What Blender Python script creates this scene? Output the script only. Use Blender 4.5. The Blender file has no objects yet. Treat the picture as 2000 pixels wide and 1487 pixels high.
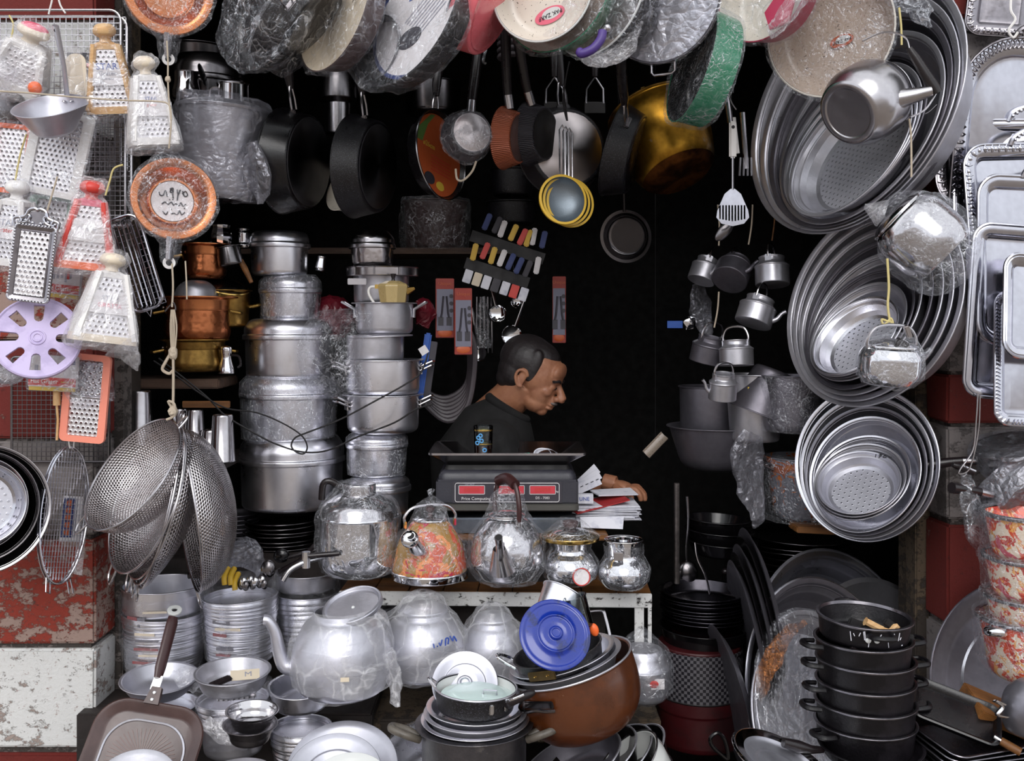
import bpy, bmesh, math, random
from mathutils import Vector, Matrix, noise
PI = math.pi
scene = bpy.context.scene
F, HY, CH = 2000.0, 630.0, 1.45          # focal length in px, horizon row, eye height
# ---------------------------------------------------------------- camera
cam = bpy.data.cameras.new('camera'); co = bpy.data.objects.new('camera', cam)
scene.collection.objects.link(co); scene.camera = co
co.location = (0, 0, CH); co.rotation_euler = (PI/2, 0, 0)
cam.sensor_width = 36; cam.lens = F/2000*36; cam.shift_y = (HY-743.5)/2000; cam.clip_end = 200
# ---------------------------------------------------------------- world, sun, exposure
w = bpy.data.worlds.new('overcast_sky'); scene.world = w; w.use_nodes = True
nt = w.node_tree; nt.nodes.clear()
tc = nt.nodes.new('ShaderNodeTexCoord'); sp = nt.nodes.new('ShaderNodeSeparateXYZ')
cr = nt.nodes.new('ShaderNodeValToRGB'); bg = nt.nodes.new('ShaderNodeBackground'); wo = nt.nodes.new('ShaderNodeOutputWorld')
nt.links.new(tc.outputs['Generated'], sp.inputs[0]); nt.links.new(sp.outputs[2], cr.inputs[0])
nt.links.new(cr.outputs[0], bg.inputs[0]); nt.links.new(bg.outputs[0], wo.inputs[0])
e = cr.color_ramp.elements
e[0].position = 0.0; e[0].color = (.84, .87, .93, 1); e[1].position = .8; e[1].color = (.93, .96, 1, 1)
bg.inputs[1].default_value = 1.5
sd = bpy.data.lights.new('sun', 'SUN'); so = bpy.data.objects.new('sun', sd); scene.collection.objects.link(so)
sd.energy = 1.7; sd.angle = math.radians(40); sd.color = (1, .97, .95)
so.rotation_euler = Vector((.06, .9, -.62)).to_track_quat('-Z', 'Y').to_euler()
scene.view_settings.view_transform = 'Standard'; scene.view_settings.look = 'None'
scene.view_settings.exposure = -0.1; scene.view_settings.gamma = 1
scene.cycles.use_denoising = True
scene.cycles.transparent_max_bounces = 12
scene.cycles.use_adaptive_sampling = True; scene.cycles.adaptive_threshold = .06; scene.cycles.adaptive_min_samples = 16; scene.cycles.max_bounces = 5; scene.cycles.diffuse_bounces = 2; scene.cycles.glossy_bounces = 4
scene.cycles.sample_clamp_indirect = 4
# ---------------------------------------------------------------- placing
def at(px, py, Y): return Vector(((px-1000)*Y/F, Y, CH-(py-HY)*Y/F))
def facing(P, ratio, ang):
    v = (P-Vector((0, 0, CH))).normalized(); r = v.cross(Vector((0, 0, 1))).normalized(); u = r.cross(v)
    s = math.sqrt(max(0, 1-ratio*ratio)); a = math.radians(ang)
    return -v*ratio+(r*math.cos(a)+u*math.sin(a))*s
def frame(Z, roll=0):
    Z = Z.normalized(); R = Vector((1, 0, 0))
    X = R-Z*R.dot(Z)
    if X.length < .15: X = Vector((0, 0, 1))-Z*Z.z
    X.normalize(); Yv = Z.cross(X)
    m = Matrix((X, Yv, Z)).transposed().to_4x4()
    return m @ Matrix.Rotation(math.radians(roll), 4, 'Z')
CUR = None; K = 1.0
def orient(P, ax, roll):
    if ax is None: Z = Vector((0, 0, 1))
    elif ax == 'c': Z = Vector((0, -1, 0))
    elif len(ax) == 2: Z = facing(P, ax[0], ax[1])
    else: Z = Vector(ax)
    return Matrix.Translation(P) @ frame(Z, roll)
def props(o, label, cat, g=None, kind=None):
    if label: o['label'] = label
    if cat: o['category'] = cat
    if g: o['group'] = g
    if kind: o['kind'] = kind
def T(name, label, cat, x, y, Y, ax=None, roll=0, g=None, base=0, kind=None):
    global CUR, K
    if base: y = y-base*max(0, (y-HY))/F
    P = at(x, y, Y); K = Y/F
    o = bpy.data.objects.new(name, None); scene.collection.objects.link(o)
    o.empty_display_size = .02
    o.matrix_world = orient(P, ax, roll); props(o, label, cat, g, kind); CUR = o
    return o
class M:
    def __init__(s): s.v = []; s.f = []; s.u = []; s.flat = False
    def add(s, vs, fs, us=None, m=None):
        b = len(s.v)
        for p in vs:
            p = Vector(p); s.v.append(m @ p if m is not None else p)
        for i, f in enumerate(fs):
            s.f.append([b+k for k in f]); s.u.append(us[i] if us else [(0, 0)]*len(f))
        return s
    def lathe(s, pr, n=40, m=None, fn=None):
        vs = []; ring = []; L = [0]
        for i in range(1, len(pr)): L.append(L[-1]+math.dist(pr[i][:2], pr[i-1][:2]))
        for i, p in enumerate(pr):
            if p[0] < 1e-4: ring.append([len(vs)]*n); vs.append(Vector((0, 0, p[1])))
            else:
                ring.append(list(range(len(vs), len(vs)+n)))
                for j in range(n):
                    a = 2*PI*j/n; vs.append(Vector((p[0]*math.cos(a), p[0]*math.sin(a), p[1])))
        if fn: vs = [fn(q) for q in vs]
        fs = []; us = []
        for i in range(len(pr)-1):
            A, B = ring[i], ring[i+1]
            if pr[i][0] < 1e-4 and pr[i+1][0] < 1e-4: continue
            for j in range(n):
                k = (j+1) % n; u0, u1 = j/n, (j+1)/n
                if pr[i][0] < 1e-4: fs.append([A[0], B[k], B[j]]); us.append([(u0, L[i]), (u1, L[i+1]), (u0, L[i+1])])
                elif pr[i+1][0] < 1e-4: fs.append([A[j], A[k], B[0]]); us.append([(u0, L[i]), (u1, L[i]), (u0, L[i+1])])
                else: fs.append([A[j], A[k], B[k], B[j]]); us.append([(u0, L[i]), (u1, L[i]), (u1, L[i+1]), (u0, L[i+1])])
        return s.add(vs, fs, us, m)
    def tube(s, pts, r, n=8, closed=False, m=None, flat=1.0):
        P = [Vector(p) for p in pts]; N = len(P); vs = []; fs = []; us = []
        if N < 2: return s
        def tan(i):
            if closed: return (P[(i+1) % N]-P[i-1]).normalized()
            return (P[min(i+1, N-1)]-P[max(i-1, 0)]).normalized()
        t = tan(0); nrm = t.orthogonal().normalized()
        for i in range(N):
            t = tan(i); nrm = (nrm-t*nrm.dot(t))
            nrm = nrm.normalized() if nrm.length > 1e-6 else t.orthogonal().normalized()
            b = t.cross(nrm); rr = r[i] if isinstance(r, (list, tuple)) else r
            for j in range(n):
                a = 2*PI*j/n; vs.append(P[i]+nrm*math.cos(a)*rr*flat+b*math.sin(a)*rr)
        for i in range(N if closed else N-1):
            for j in range(n):
                k = (j+1) % n; i2 = (i+1) % N
                fs.append([i*n+j, i2*n+j, i2*n+k, i*n+k])
                us.append([(j/n, i/N), (j/n, (i+1)/N), ((j+1)/n, (i+1)/N), ((j+1)/n, i/N)])
        if not closed:
            fs.append(list(range(n))); us.append([(0, 0)]*n)
            fs.append([(N-1)*n+j for j in range(n)][::-1]); us.append([(0, 0)]*n)
        return s.add(vs, fs, us, m)
    def box(s, c, d, m=None, bev=0):
        bm = bmesh.new(); bmesh.ops.create_cube(bm, size=1)
        for v in bm.verts: v.co = Vector((v.co.x*d[0], v.co.y*d[1], v.co.z*d[2]))
        if bev: bmesh.ops.bevel(bm, geom=bm.edges[:], offset=bev, segments=2, affect='EDGES')
        for v in bm.verts: v.co += Vector(c)
        bm.verts.index_update()
        s.add([v.co.copy() for v in bm.verts], [[v.index for v in f.verts] for f in bm.faces], None, m); bm.free()
        return s
    def plate(s, outs, z0, z1, m=None):
        bm = bmesh.new(); eds = []
        for o in outs:
            vv = [bm.verts.new((p[0], p[1], z1)) for p in o]
            for i in range(len(vv)): eds.append(bm.edges.new((vv[i], vv[(i+1) % len(vv)])))
        bmesh.ops.triangle_fill(bm, use_beauty=True, use_dissolve=False, edges=eds)
        for f in bm.faces:
            if f.normal.z < 0: f.normal_flip()
        r = bmesh.ops.extrude_face_region(bm, geom=bm.faces[:])
        for v in [g for g in r['geom'] if isinstance(g, bmesh.types.BMVert)]: v.co.z = z0
        bmesh.ops.recalc_face_normals(bm, faces=bm.faces[:]); bm.verts.index_update()
        s.add([v.co.copy() for v in bm.verts], [[v.index for v in f.verts] for f in bm.faces], None, m); bm.free()
        return s
    def rr(s, w, h, rc, pr, m=None, cap0=True, cap1=True, taper=None, n=6):
        vs = []; fs = []; N = None
        for (d, z) in pr:
            o = rrect(w-2*d, h-2*d, max(rc-d, min(rc, 2)), n); N = len(o)
            vs += [Vector((p[0], p[1], z)) for p in o]
        for i in range(len(pr)-1):
            for j in range(N):
                k = (j+1) % N; fs.append([i*N+j, i*N+k, (i+1)*N+k, (i+1)*N+j])
        if cap0: fs.append(list(range(N))[::-1])
        if cap1: fs.append([(len(pr)-1)*N+j for j in range(N)])
        return s.add(vs, fs, None, m)
    def sph(s, c, r, n=12, k=8, m=None):
        r = (r, r, r) if isinstance(r, (int, float)) else r
        pr = [(math.sin(PI*i/k), -math.cos(PI*i/k)) for i in range(k+1)]
        pr[0] = (0, -1); pr[-1] = (0, 1)
        X = Matrix.Translation(Vector(c)) @ Matrix.Diagonal((*r, 1))
        return s.lathe(pr, n, X if m is None else m @ X)
    def crinkle(s, amp, fr, seed):
        for i, p in enumerate(s.v):
            q = p*fr+Vector((seed*7.3, seed*3.1, seed))
            s.v[i] = p+Vector((noise.noise(q), noise.noise(q+Vector((31, 0, 0))), noise.noise(q+Vector((0, 57, 0)))))*amp
        return s
def rrect(w, h, r, n=6):
    r = min(r, w/2-.01, h/2-.01); o = []
    for cx, cy, a0 in ((w/2-r, h/2-r, 0), (-w/2+r, h/2-r, 90), (-w/2+r, -h/2+r, 180), (w/2-r, -h/2+r, 270)):
        for i in range(n+1):
            a = math.radians(a0+90*i/n); o.append((cx+r*math.cos(a), cy+r*math.sin(a)))
    return o
def circ(r, n=32, cx=0, cy=0, ry=None): return [(cx+r*math.cos(2*PI*i/n), cy+(ry or r)*math.sin(2*PI*i/n)) for i in range(n)]
def ring3(r, n=40, z=0, ry=None): return [(r*math.cos(2*PI*i/n), (ry or r)*math.sin(2*PI*i/n), z) for i in range(n)]
def cm(pts, n=6, closed=False):
    P = [Vector(p) for p in pts]; o = []; N = len(P)
    for i in range(N if closed else N-1):
        if closed: a, b, c, d = P[i-1], P[i], P[(i+1) % N], P[(i+2) % N]
        else: a, b, c, d = P[max(i-1, 0)], P[i], P[i+1], P[min(i+2, N-1)]
        for k in range(n):
            t = k/n; o.append(.5*((2*b)+(c-a)*t+(2*a-5*b+4*c-d)*t*t+(3*b-a-3*c+d)*t**3))
    if not closed: o.append(P[-1])
    return o
def rnd(pts, k=4):                                # round the corners of a profile: points are (r, z[, radius])
    o = []
    for i, p in enumerate(pts):
        if len(p) < 3 or p[2] <= 0 or i in (0, len(pts)-1): o.append((p[0], p[1])); continue
        P = Vector(p[:2]); A = Vector(pts[i-1][:2])-P; B = Vector(pts[i+1][:2])-P
        d = min(p[2], A.length*.48, B.length*.48); a = P+A.normalized()*d; b = P+B.normalized()*d
        for j in range(k+1):
            t = j/k; q = a*(1-t)**2+P*2*t*(1-t)+b*t*t; o.append((max(q.x, 0), q.y))
    return o
def pv(Rt, Rb, H, c=8, t=2.5, lip=3):            # profile of an open vessel, base at z 0
    return rnd([(0, 0), (Rb, 0, c), (Rt, H, 0), (Rt+lip, H+.8, 1), (Rt+lip, H+3, 1.4), (Rt-t, H+2.6, 1.4), (Rb-t, t, c), (0, t)])
MESH_N = 0
def mesh(name, Mx, mat, k, ang=38):
    me = bpy.data.meshes.new(name)
    me.from_pydata([v*k for v in Mx.v], [], Mx.f)
    uv = me.uv_layers.new(name='UVMap'); flatu = [c for f in Mx.u for p in f for c in p]
    try: uv.data.foreach_set('uv', flatu)
    except Exception: pass
    if not Mx.flat:
        me.polygons.foreach_set('use_smooth', [True]*len(me.polygons)); me.set_sharp_from_angle(angle=math.radians(ang))
    me.materials.append(mat); me.update()
    return me
def part(name, Mx, mat, parent=None, label=None, ang=38, kind=None):
    parent = parent or CUR
    o = bpy.data.objects.new(name, mesh(name, Mx, mat, K, ang)); scene.collection.objects.link(o)
    o.parent = parent
    if label: o['label'] = label
    if kind: o['kind'] = kind
    return o
def solo(name, label, cat, x, y, Y, Mx, mat, ax=None, roll=0, g=None, base=0, kind=None):
    global CUR, K
    if base: y = y-base*max(0, (y-HY))/F
    P = at(x, y, Y); K = Y/F
    o = bpy.data.objects.new(name, mesh(name, Mx, mat, K)); scene.collection.objects.link(o)
    o.matrix_world = orient(P, ax, roll); props(o, label, cat, g, kind); CUR = o
    return o
def clone(o, label=None, x=None, y=None, Y=None, loc=None, g=None):
    def cp(a, par):
        c = a.copy(); scene.collection.objects.link(c)
        if par is not None: c.parent = par
        for ch in KIDS.get(a.name, [q for q in scene.collection.objects if q.parent == a]): cp(ch, c)
        return c
    c = cp(o, None)
    if loc is not None: c.location = loc
    if label: c['label'] = label
    if g: c['group'] = g
    return c
KIDS = {}
def W(Mx, pts, r, Y=None, n=6, closed=False):    # tube through picture-plane points relative to the thing
    return Mx.tube(cm(pts, 5, closed), r, n, closed)
def TXT(s, size, m=None, ext=.4):
    cu = bpy.data.curves.new('t', 'FONT'); cu.body = s; cu.size = size; cu.align_x = 'CENTER'; cu.align_y = 'CENTER'; cu.extrude = ext
    cu.resolution_u = 2
    ob = bpy.data.objects.new('t', cu); scene.collection.objects.link(ob)
    dg = bpy.context.evaluated_depsgraph_get(); me = bpy.data.meshes.new_from_object(ob.evaluated_get(dg))
    X = M().add([v.co.copy() for v in me.vertices], [list(p.vertices) for p in me.polygons], None, m)
    bpy.data.objects.remove(ob); bpy.data.curves.remove(cu); bpy.data.meshes.remove(me)
    return X
# ---------------------------------------------------------------- materials
def lin(h):
    if isinstance(h, str):
        c = [int(h[i:i+2], 16)/255 for i in (0, 2, 4)]
        return tuple(x/12.92 if x <= .04045 else ((x+.055)/1.055)**2.4 for x in c)+(1,)
    return (*h, 1)
class N:
    def __init__(s, name):
        s.m = bpy.data.materials.new(name); s.m.use_nodes = True; s.t = s.m.node_tree; s.t.nodes.clear()
        s.o = s.new('OutputMaterial'); s._c = {}
    def new(s, t, **kw):
        n = s.t.nodes.new('ShaderNode'+t)
        for k, v in kw.items(): setattr(n, k, v)
        return n
    def put(s, n, i, v):
        if isinstance(v, bpy.types.NodeSocket): s.t.links.new(v, n.inputs[i])
        elif v is not None: n.inputs[i].default_value = v
    def co(s, k='Object'):
        if 'tc' not in s._c: s._c['tc'] = s.new('TexCoord')
        return s._c['tc'].outputs[k]
    def math(s, op, a, b=None, c=None, clamp=False):
        n = s.new('Math', operation=op); n.use_clamp = clamp
        s.put(n, 0, a); s.put(n, 1, b); s.put(n, 2, c); return n.outputs[0]
    def vec(s, v, sc):
        n = s.new('Mapping'); s.put(n, 0, v); n.inputs['Scale'].default_value = sc; return n.outputs[0]
    def noise(s, sc, det=4, rough=.55, v=None, dist=0):
        n = s.new('TexNoise'); s.put(n, 'Vector', v or s.co()); n.inputs['Scale'].default_value = sc
        n.inputs['Detail'].default_value = det; n.inputs['Roughness'].default_value = rough; n.inputs['Distortion'].default_value = dist
        return n.outputs[0]
    def ramp(s, f, a, b, c0=0., c1=1.):
        n = s.new('MapRange'); n.clamp = True; s.put(n, 0, f)
        for i, v in zip((1, 2, 3, 4), (a, b, c0, c1)): n.inputs[i].default_value = v
        return n.outputs[0]
    def mix(s, f, a, b):
        n = s.new('Mix', data_type='RGBA'); s.put(n, 0, f); s.put(n, 6, a); s.put(n, 7, b); return n.outputs[2]
    def bump(s, h, st, dist=.002):
        n = s.new('Bump'); s.put(n, 'Height', h); n.inputs['Strength'].default_value = st; n.inputs['Distance'].default_value = dist
        return n.outputs[0]
    def bsdf(s, col, met, rou, nrm=None, **kw):
        n = s.new('BsdfPrincipled'); s.put(n, 'Base Color', col); s.put(n, 'Metallic', met); s.put(n, 'Roughness', rou)
        if nrm is not None: s.put(n, 'Normal', nrm)
        for k, v in kw.items(): s.put(n, k.replace('_', ' '), v)
        return n.outputs[0]
    def holes(s, mode, nu, p, r):
        sx = s.new('SeparateXYZ')
        if mode == 'uv':
            s.put(sx, 0, s.co('UV')); a = s.math('MULTIPLY', sx.outputs[0], nu); b = s.math('DIVIDE', sx.outputs[1], p)
        else:
            s.put(sx, 0, s.co('Object')); a = s.math('DIVIDE', sx.outputs[0], nu)
            b = s.math('DIVIDE', sx.outputs[2 if mode == 'xz' else 1], p)
        a = s.math('ADD', a, s.math('MULTIPLY', s.math('FLOORED_MODULO', s.math('FLOOR', b), 2.), .5))
        fa = s.math('SUBTRACT', s.math('FRACT', a), .5); fb = s.math('SUBTRACT', s.math('FRACT', b), .5)
        d = s.math('ADD', s.math('MULTIPLY', fa, fa), s.math('MULTIPLY', fb, fb))
        return d, s.math('LESS_THAN', d, r*r)
    def out(s, sh, cut=None):
        if cut is not None:
            mx = s.new('MixShader'); s.put(mx, 0, cut); s.put(mx, 1, sh); tr = s.new('BsdfTransparent'); s.put(mx, 2, tr.outputs[0]); sh = mx.outputs[0]
        s.t.links.new(sh, s.o.inputs[0]); return s.m
def metal(name, col, rou=.3, var=.12, bs=60, bst=.05, streak=0, aniso=0, hammer=0, dirt=None, dirtt=(.55, .75), hole=None, met=1.0, ribs=0):
    n = N(name); c = lin(col); f = n.noise(9, 5); f2 = n.noise(70, 3)
    dark = tuple(x*(1-var*2.2) for x in c[:3])+(1,)
    colr = n.mix(n.ramp(n.math('ADD', f, n.math('MULTIPLY', n.math('SUBTRACT', f2, .5), .35)), .35, .7), c, dark)
    if dirt: colr = n.mix(n.ramp(n.noise(14, 6, .65), *dirtt), colr, lin(dirt))
    r = n.ramp(n.noise(16, 5, .6), .3, .75, rou*.85, min(1, rou*1.25))
    h = n.noise(bs, 3)
    st = bst
    if streak: h = n.math('ADD', h, n.math('MULTIPLY', n.noise(streak, 3, .6, n.vec(n.co(), (1, 1, 22))), 1.2))
    if hammer:
        v = n.new('TexVoronoi', feature='SMOOTH_F1'); n.put(v, 'Vector', n.co()); v.inputs['Scale'].default_value = hammer
        h = n.math('ADD', v.outputs['Distance'], n.math('MULTIPLY', h, .1)); st = .7
    if ribs:
        sx = n.new('SeparateXYZ'); n.put(sx, 0, n.co('UV'))
        h = n.math('SINE', n.math('MULTIPLY', sx.outputs[0], 2*PI*ribs)); st = .6
    cut = None
    if hole:
        d, cut = n.holes(*hole)
        h = n.math('ADD', n.math('MULTIPLY', h, .2), n.ramp(d, hole[3]**2, hole[3]**2*3, 1, 0)); st = .5
    kw = {}
    if aniso:
        tg = n.new('Tangent', direction_type='RADIAL', axis='Z'); kw = dict(Anisotropic=aniso, Tangent=tg.outputs[0])
    return n.out(n.bsdf(colr, met, r, n.bump(h, st, .0015), **kw), cut)
def paint(name, col, rou=.45, col2=None, thr=(.5, .6), sc=8, bs=80, bst=.15, speck=None, spt=.74, sps=160, coat=0, det=6, emit=None, trans=0, spec=.5, v=None):
    n = N(name); c = lin(col)
    if col2: c = n.mix(n.ramp(n.noise(sc, det, .68, n.vec(n.co(), v) if v else None), *thr), c, lin(col2))
    if speck: c = n.mix(n.ramp(n.noise(sps, 2), spt-.02, spt), c, lin(speck))
    kw = {}
    if coat: kw['Coat Weight'] = coat; kw['Coat Roughness'] = .12
    sh = n.new('BsdfPrincipled'); n.put(sh, 'Base Color', c); n.put(sh, 'Metallic', 0.)
    n.put(sh, 'Roughness', n.ramp(n.noise(25, 4), .3, .7, rou*.85, min(1, rou*1.2))); n.put(sh, 'Normal', n.bump(n.noise(bs, 4), bst, .002))
    n.put(sh, 'Specular IOR Level', spec)
    for k, vv in kw.items(): n.put(sh, k, vv)
    if emit: n.put(sh, 'Emission Color', lin(emit[0])); n.put(sh, 'Emission Strength', emit[1])
    return n.out(sh.outputs[0])
def film(name, base=.10, haze=.10, crease=.55, tint=(.9, .92, .97), sc=28, rou=.16, gl_=.5, bmp=.8):
    n = N(name); wv = n.new('VectorMath', operation='ADD'); n.put(wv, 0, n.co())
    nz = n.new('TexNoise'); n.put(nz, 'Vector', n.co()); nz.inputs['Scale'].default_value = sc*.4; nz.inputs['Detail'].default_value = 3
    ms = n.new('VectorMath', operation='SCALE'); n.put(ms, 0, nz.outputs['Color']); ms.inputs['Scale'].default_value = .11
    n.put(wv, 1, ms.outputs[0])
    def vor(s_, wd, stretch):
        v = n.new('TexVoronoi', feature='DISTANCE_TO_EDGE'); n.put(v, 'Vector', n.vec(wv.outputs[0], stretch)); v.inputs['Scale'].default_value = s_
        return n.ramp(v.outputs['Distance'], 0, wd, 1, 0), v.outputs['Distance']
    a, da = vor(sc, .07, (1, 1, .45)); b, db = vor(sc*2.6, .10, (.5, 1, 1))
    big = n.ramp(n.noise(sc*.35, 4), .42, .62)
    f = n.math('ADD', n.math('MULTIPLY', n.math('MULTIPLY', a, crease), n.ramp(big, 0, 1, .25, 1)),
               n.math('MULTIPLY', n.math('MULTIPLY', b, crease*.5), big))
    f = n.math('ADD', f, base, clamp=True)
    nrm = n.bump(n.math('ADD', n.math('ADD', da, n.math('MULTIPLY', db, .5)), n.math('MULTIPLY', n.noise(sc*1.4, 5), .7)), bmp, .012)
    gl = n.new('BsdfGlossy'); gl.inputs['Color'].default_value = (*tint, 1); gl.inputs['Roughness'].default_value = rou; n.put(gl, 'Normal', nrm)
    df = n.new('BsdfDiffuse'); df.inputs['Color'].default_value = (*tint, 1); n.put(df, 'Normal', nrm)
    tl = n.new('BsdfTranslucent'); tl.inputs['Color'].default_value = (*tint, 1)
    m0 = n.new('MixShader'); m0.inputs[0].default_value = .35; n.put(m0, 1, df.outputs[0]); n.put(m0, 2, tl.outputs[0])
    m1 = n.new('MixShader'); m1.inputs[0].default_value = gl_; n.put(m1, 1, m0.outputs[0]); n.put(m1, 2, gl.outputs[0])
    tr = n.new('BsdfTransparent'); tr.inputs['Color'].default_value = (.97, .97, .98, 1)
    m2 = n.new('MixShader'); n.put(m2, 0, n.math('MAXIMUM', f, n.ramp(n.noise(sc*.25, 3), .4, .75, haze*.4, haze*2))); n.put(m2, 1, tr.outputs[0]); n.put(m2, 2, m1.outputs[0])
    return n.out(m2.outputs[0])
def floral(name, base, cols, sc=26):
    n = N(name); c = lin(base)
    for i, (col, s_, th) in enumerate(cols):
        f = n.noise(sc*s_, 3, .6, None, 1.2)
        mp = n.new('Mapping'); mp.inputs['Location'].default_value = (i*3.1, i, i*5); n.put(mp, 0, n.co())
        f = n.noise(sc*s_, 3, .6, mp.outputs[0], 1.2)
        c = n.mix(n.ramp(f, th, th+.02), c, lin(col))
    return n.out(n.bsdf(c, 0., .22, None, Coat_Weight=.5))
AL = metal('aluminium', 'eaeaf1', .29, .04, 60, .04, 30)
ALM = metal('aluminium_matt', 'c6c5cc', .33, .08, 120, .10, 30, met=.82)
ALW = metal('aluminium_bright', 'c6c6cf', .40, .05, 90, .05, 0, met=.92)
ALB = metal('aluminium_spun', 'c9c8d0', .30, .08, 60, .03, aniso=.6, met=.82)
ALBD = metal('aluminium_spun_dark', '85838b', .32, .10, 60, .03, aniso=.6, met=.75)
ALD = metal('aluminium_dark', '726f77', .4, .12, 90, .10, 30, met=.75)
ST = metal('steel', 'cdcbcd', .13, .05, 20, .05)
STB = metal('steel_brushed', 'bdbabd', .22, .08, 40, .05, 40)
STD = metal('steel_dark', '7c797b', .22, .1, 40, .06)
STR = metal('steel_radial', 'd4cccc', .38, .02, 40, .02, aniso=.85)
STRD = metal('steel_radial_dark', '4a484a', .36, .05, 40, .02, aniso=.8)
CH_ = metal('chrome', 'e4e4e6', .06, .03, 8, .06)
CHW = metal('silver_tray', 'c4c4cc', .15, .08, 7, .35)
CHD = metal('silver_tray_tarnished', '9b979c', .22, .12, 30, .15, dirt='4f4a4c')
CU = metal('copper', 'cf8456', .24, .12, 30, .05)
CUH = metal('copper_hammered', 'b06a44', .26, .15, 30, .05, hammer=75)
BRS = metal('brass', 'a88447', .3, .2, 30, .1, dirt='3c2a16', dirtt=(.5, .8))
BRO = metal('brass_old', 'a5792a', .34, .25, 20, .1, dirt='8c8478', dirtt=(.60, .70))
GLD = metal('gold_trim', 'c9a860', .2, .05)
STH = metal('steel_hammered', 'c5c0c2', .2, .05, 30, .05, hammer=60)
STP = metal('steel_perforated', 'c9c4c5', .2, .06, 40, .04, hole=('uv', 120, 5.2, .29))
STP2 = metal('steel_perforated_fine', 'c9c4c5', .2, .06, 40, .04, hole=('uv', 150, 4.4, .28))
def perf(nm, col, p, r=.25, mode='xy', rou=.3): return metal(nm, col, rou, .05, 40, .03, hole=(mode, p*.00130, p*.00120, r))
PF6 = metal('perforated_sheet', 'cacad2', .42, .05, 40, .03, hole=('xy', 12*.0013, 12*.0012, .13), met=.6); PF8 = perf('perforated_sheet_wide', 'd0d0d8', 11, .16)
GRF = perf('grater_sheet', 'e6e3e6', 9, .24, 'xy', .42); GRX = perf('grater_face', 'e8e5e8', 9, .22, 'xz', .45)
BK = paint('nonstick_black', '0c0a0d', .27, bs=200, bst=.1)
BKS = paint('nonstick_speckled', '0c0a0d', .30, bs=500, bst=.5, speck='3a3a42', spt=.62, sps=420)
BKG = paint('black_gloss', '0b0a0c', .16, bst=.03)
BKM = paint('black_matt', '121012', .6)
CAST = paint('cast_black', '0d0b0e', .38, spec=.32, col2='19161a', bs=160, bst=.35)
CASTR = metal('cast_rim', '8d8a90', .3, .2)
BRN = paint('brown_enamel', '542a10', .3, col2='46220c', bst=.04, coat=.4, speck='8c6a55', spt=.78)
BRNR = paint('brown_ribbed', '7a3a22', .3, coat=.2)
BRND = paint('brown_nonstick', '3f2c2a', .35, col2='56403c', thr=(.4, .7), sc=5, coat=.3)
CRM = paint('cream_speckled', 'dcd5c8', .3, speck='5a5048', spt=.70, sps=170, bst=.03, coat=.3)
BGE = paint('beige_speckled', 'b9a898', .3, speck='6a5c50', spt=.68, sps=200, bst=.03, coat=.3)
WHE = paint('white_enamel', 'cfd1cf', .2, bst=.02, coat=.5)
GRN = paint('green_enamel', '1f7a56', .25, bst=.05, coat=.5)
PNK = paint('pink_enamel', 'e8707a', .25, bst=.03, coat=.5)
TEA = paint('teal_enamel', '1c6a7c', .3, speck='2c8a9c', spt=.6, sps=300)
MAG = paint('magenta_enamel', '9c0c3c', .3)
BLU = paint('blue_enamel', '0c2a8a', .25, col2='0b1e5c', thr=(.55, .62), sc=20, coat=.5)
PUR = paint('purple_rubber', '463078', .45)
LIL = paint('lilac_plastic', 'c6b8dc', .5, col2='b4a6cc', sc=12)
COR = paint('coral_plastic', 'f0917a', .42); ORG = paint('orange_plastic', 'e8662a', .4)
RBX = paint('red_carton_dimmed', '8a2616', .5); RED = paint('red_plastic', 'c93a30', .4); PKK = paint('pink_plastic', 'e06a80', .4)  # carton red is darkened to stand for the dim shop interior
WHP = paint('white_plastic', 'e2dfdc', .45, bst=.04); CRP = paint('cream_plastic', 'e0d2bc', .45)
WOOD = paint('pale_wood', 'd9b483', .5, col2='c79a66', thr=(.4, .6), sc=18, v=(1, 1, 6))
WOD = paint('old_wood', '5a4436', .7, col2='3a2c26', thr=(.35, .7), sc=12, v=(.3, 3, 3), bst=.6)
WOG = paint('grained_wood', '8a5a2c', .55, col2='5a3818', thr=(.35, .65), sc=16, v=(.25, 3, 3), bst=.5)
DKW = paint('dark_wood', '2a211e', .7, col2='1a1514', thr=(.35, .7), sc=10, bst=.5)
BKL = paint('bakelite', '1a1416', .28, bst=.05); BKB = paint('bakelite_brown', '3a2020', .3)
BKK = paint('bakelite_worn', '5c564e', .45, col2='38332e', sc=20)
STRG = paint('string', 'b9ab98', .85, bs=900, bst=.6); YST = paint('yellow_cord', 'c9ba80', .8)
CRD = paint('card_white', 'ddd9da', .6, col2='cfcaca', sc=20); CRE = paint('card_cream', 'd9cbb4', .6)
PRT = paint('printed_red', 'c23a34', .5); PBL = paint('printed_blue', '2c3a6e', .5); POR = paint('printed_orange', 'b5542a', .5)
PDK = paint('printed_dark', '333038', .5); PGR = paint('printed_green', '5a7a3c', .5); PGY = paint('printed_grey', '9a9aa6', .5); PYL = paint('printed_yellow', 'd0b040', .5)
INK = paint('ink', '1a1a22', .5); INB = paint('ink_blue', '2c4a9c', .5)
PAP = paint('paper', 'd8d8e0', .7, col2='b4b6c4', thr=(.5, .7), sc=30); RDF = paint('red_folder', 'a32a2c', .6, bst=.4)
YEL = paint('yellow_plastic', 'd0a830', .4); RUB = paint('black_rubber', '161416', .5); GRY = paint('grey_plastic', '2e2e36', .42, bst=.2, bs=300)
GHO = paint('grey_hose', '4c464a', .45); BLP = paint('blue_plastic', '1c4c9c', .4)
SKN = paint('skin', '9a6a4e', .5, col2='8a5a42', thr=(.35, .65), sc=30, bst=.2, bs=300)
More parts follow.
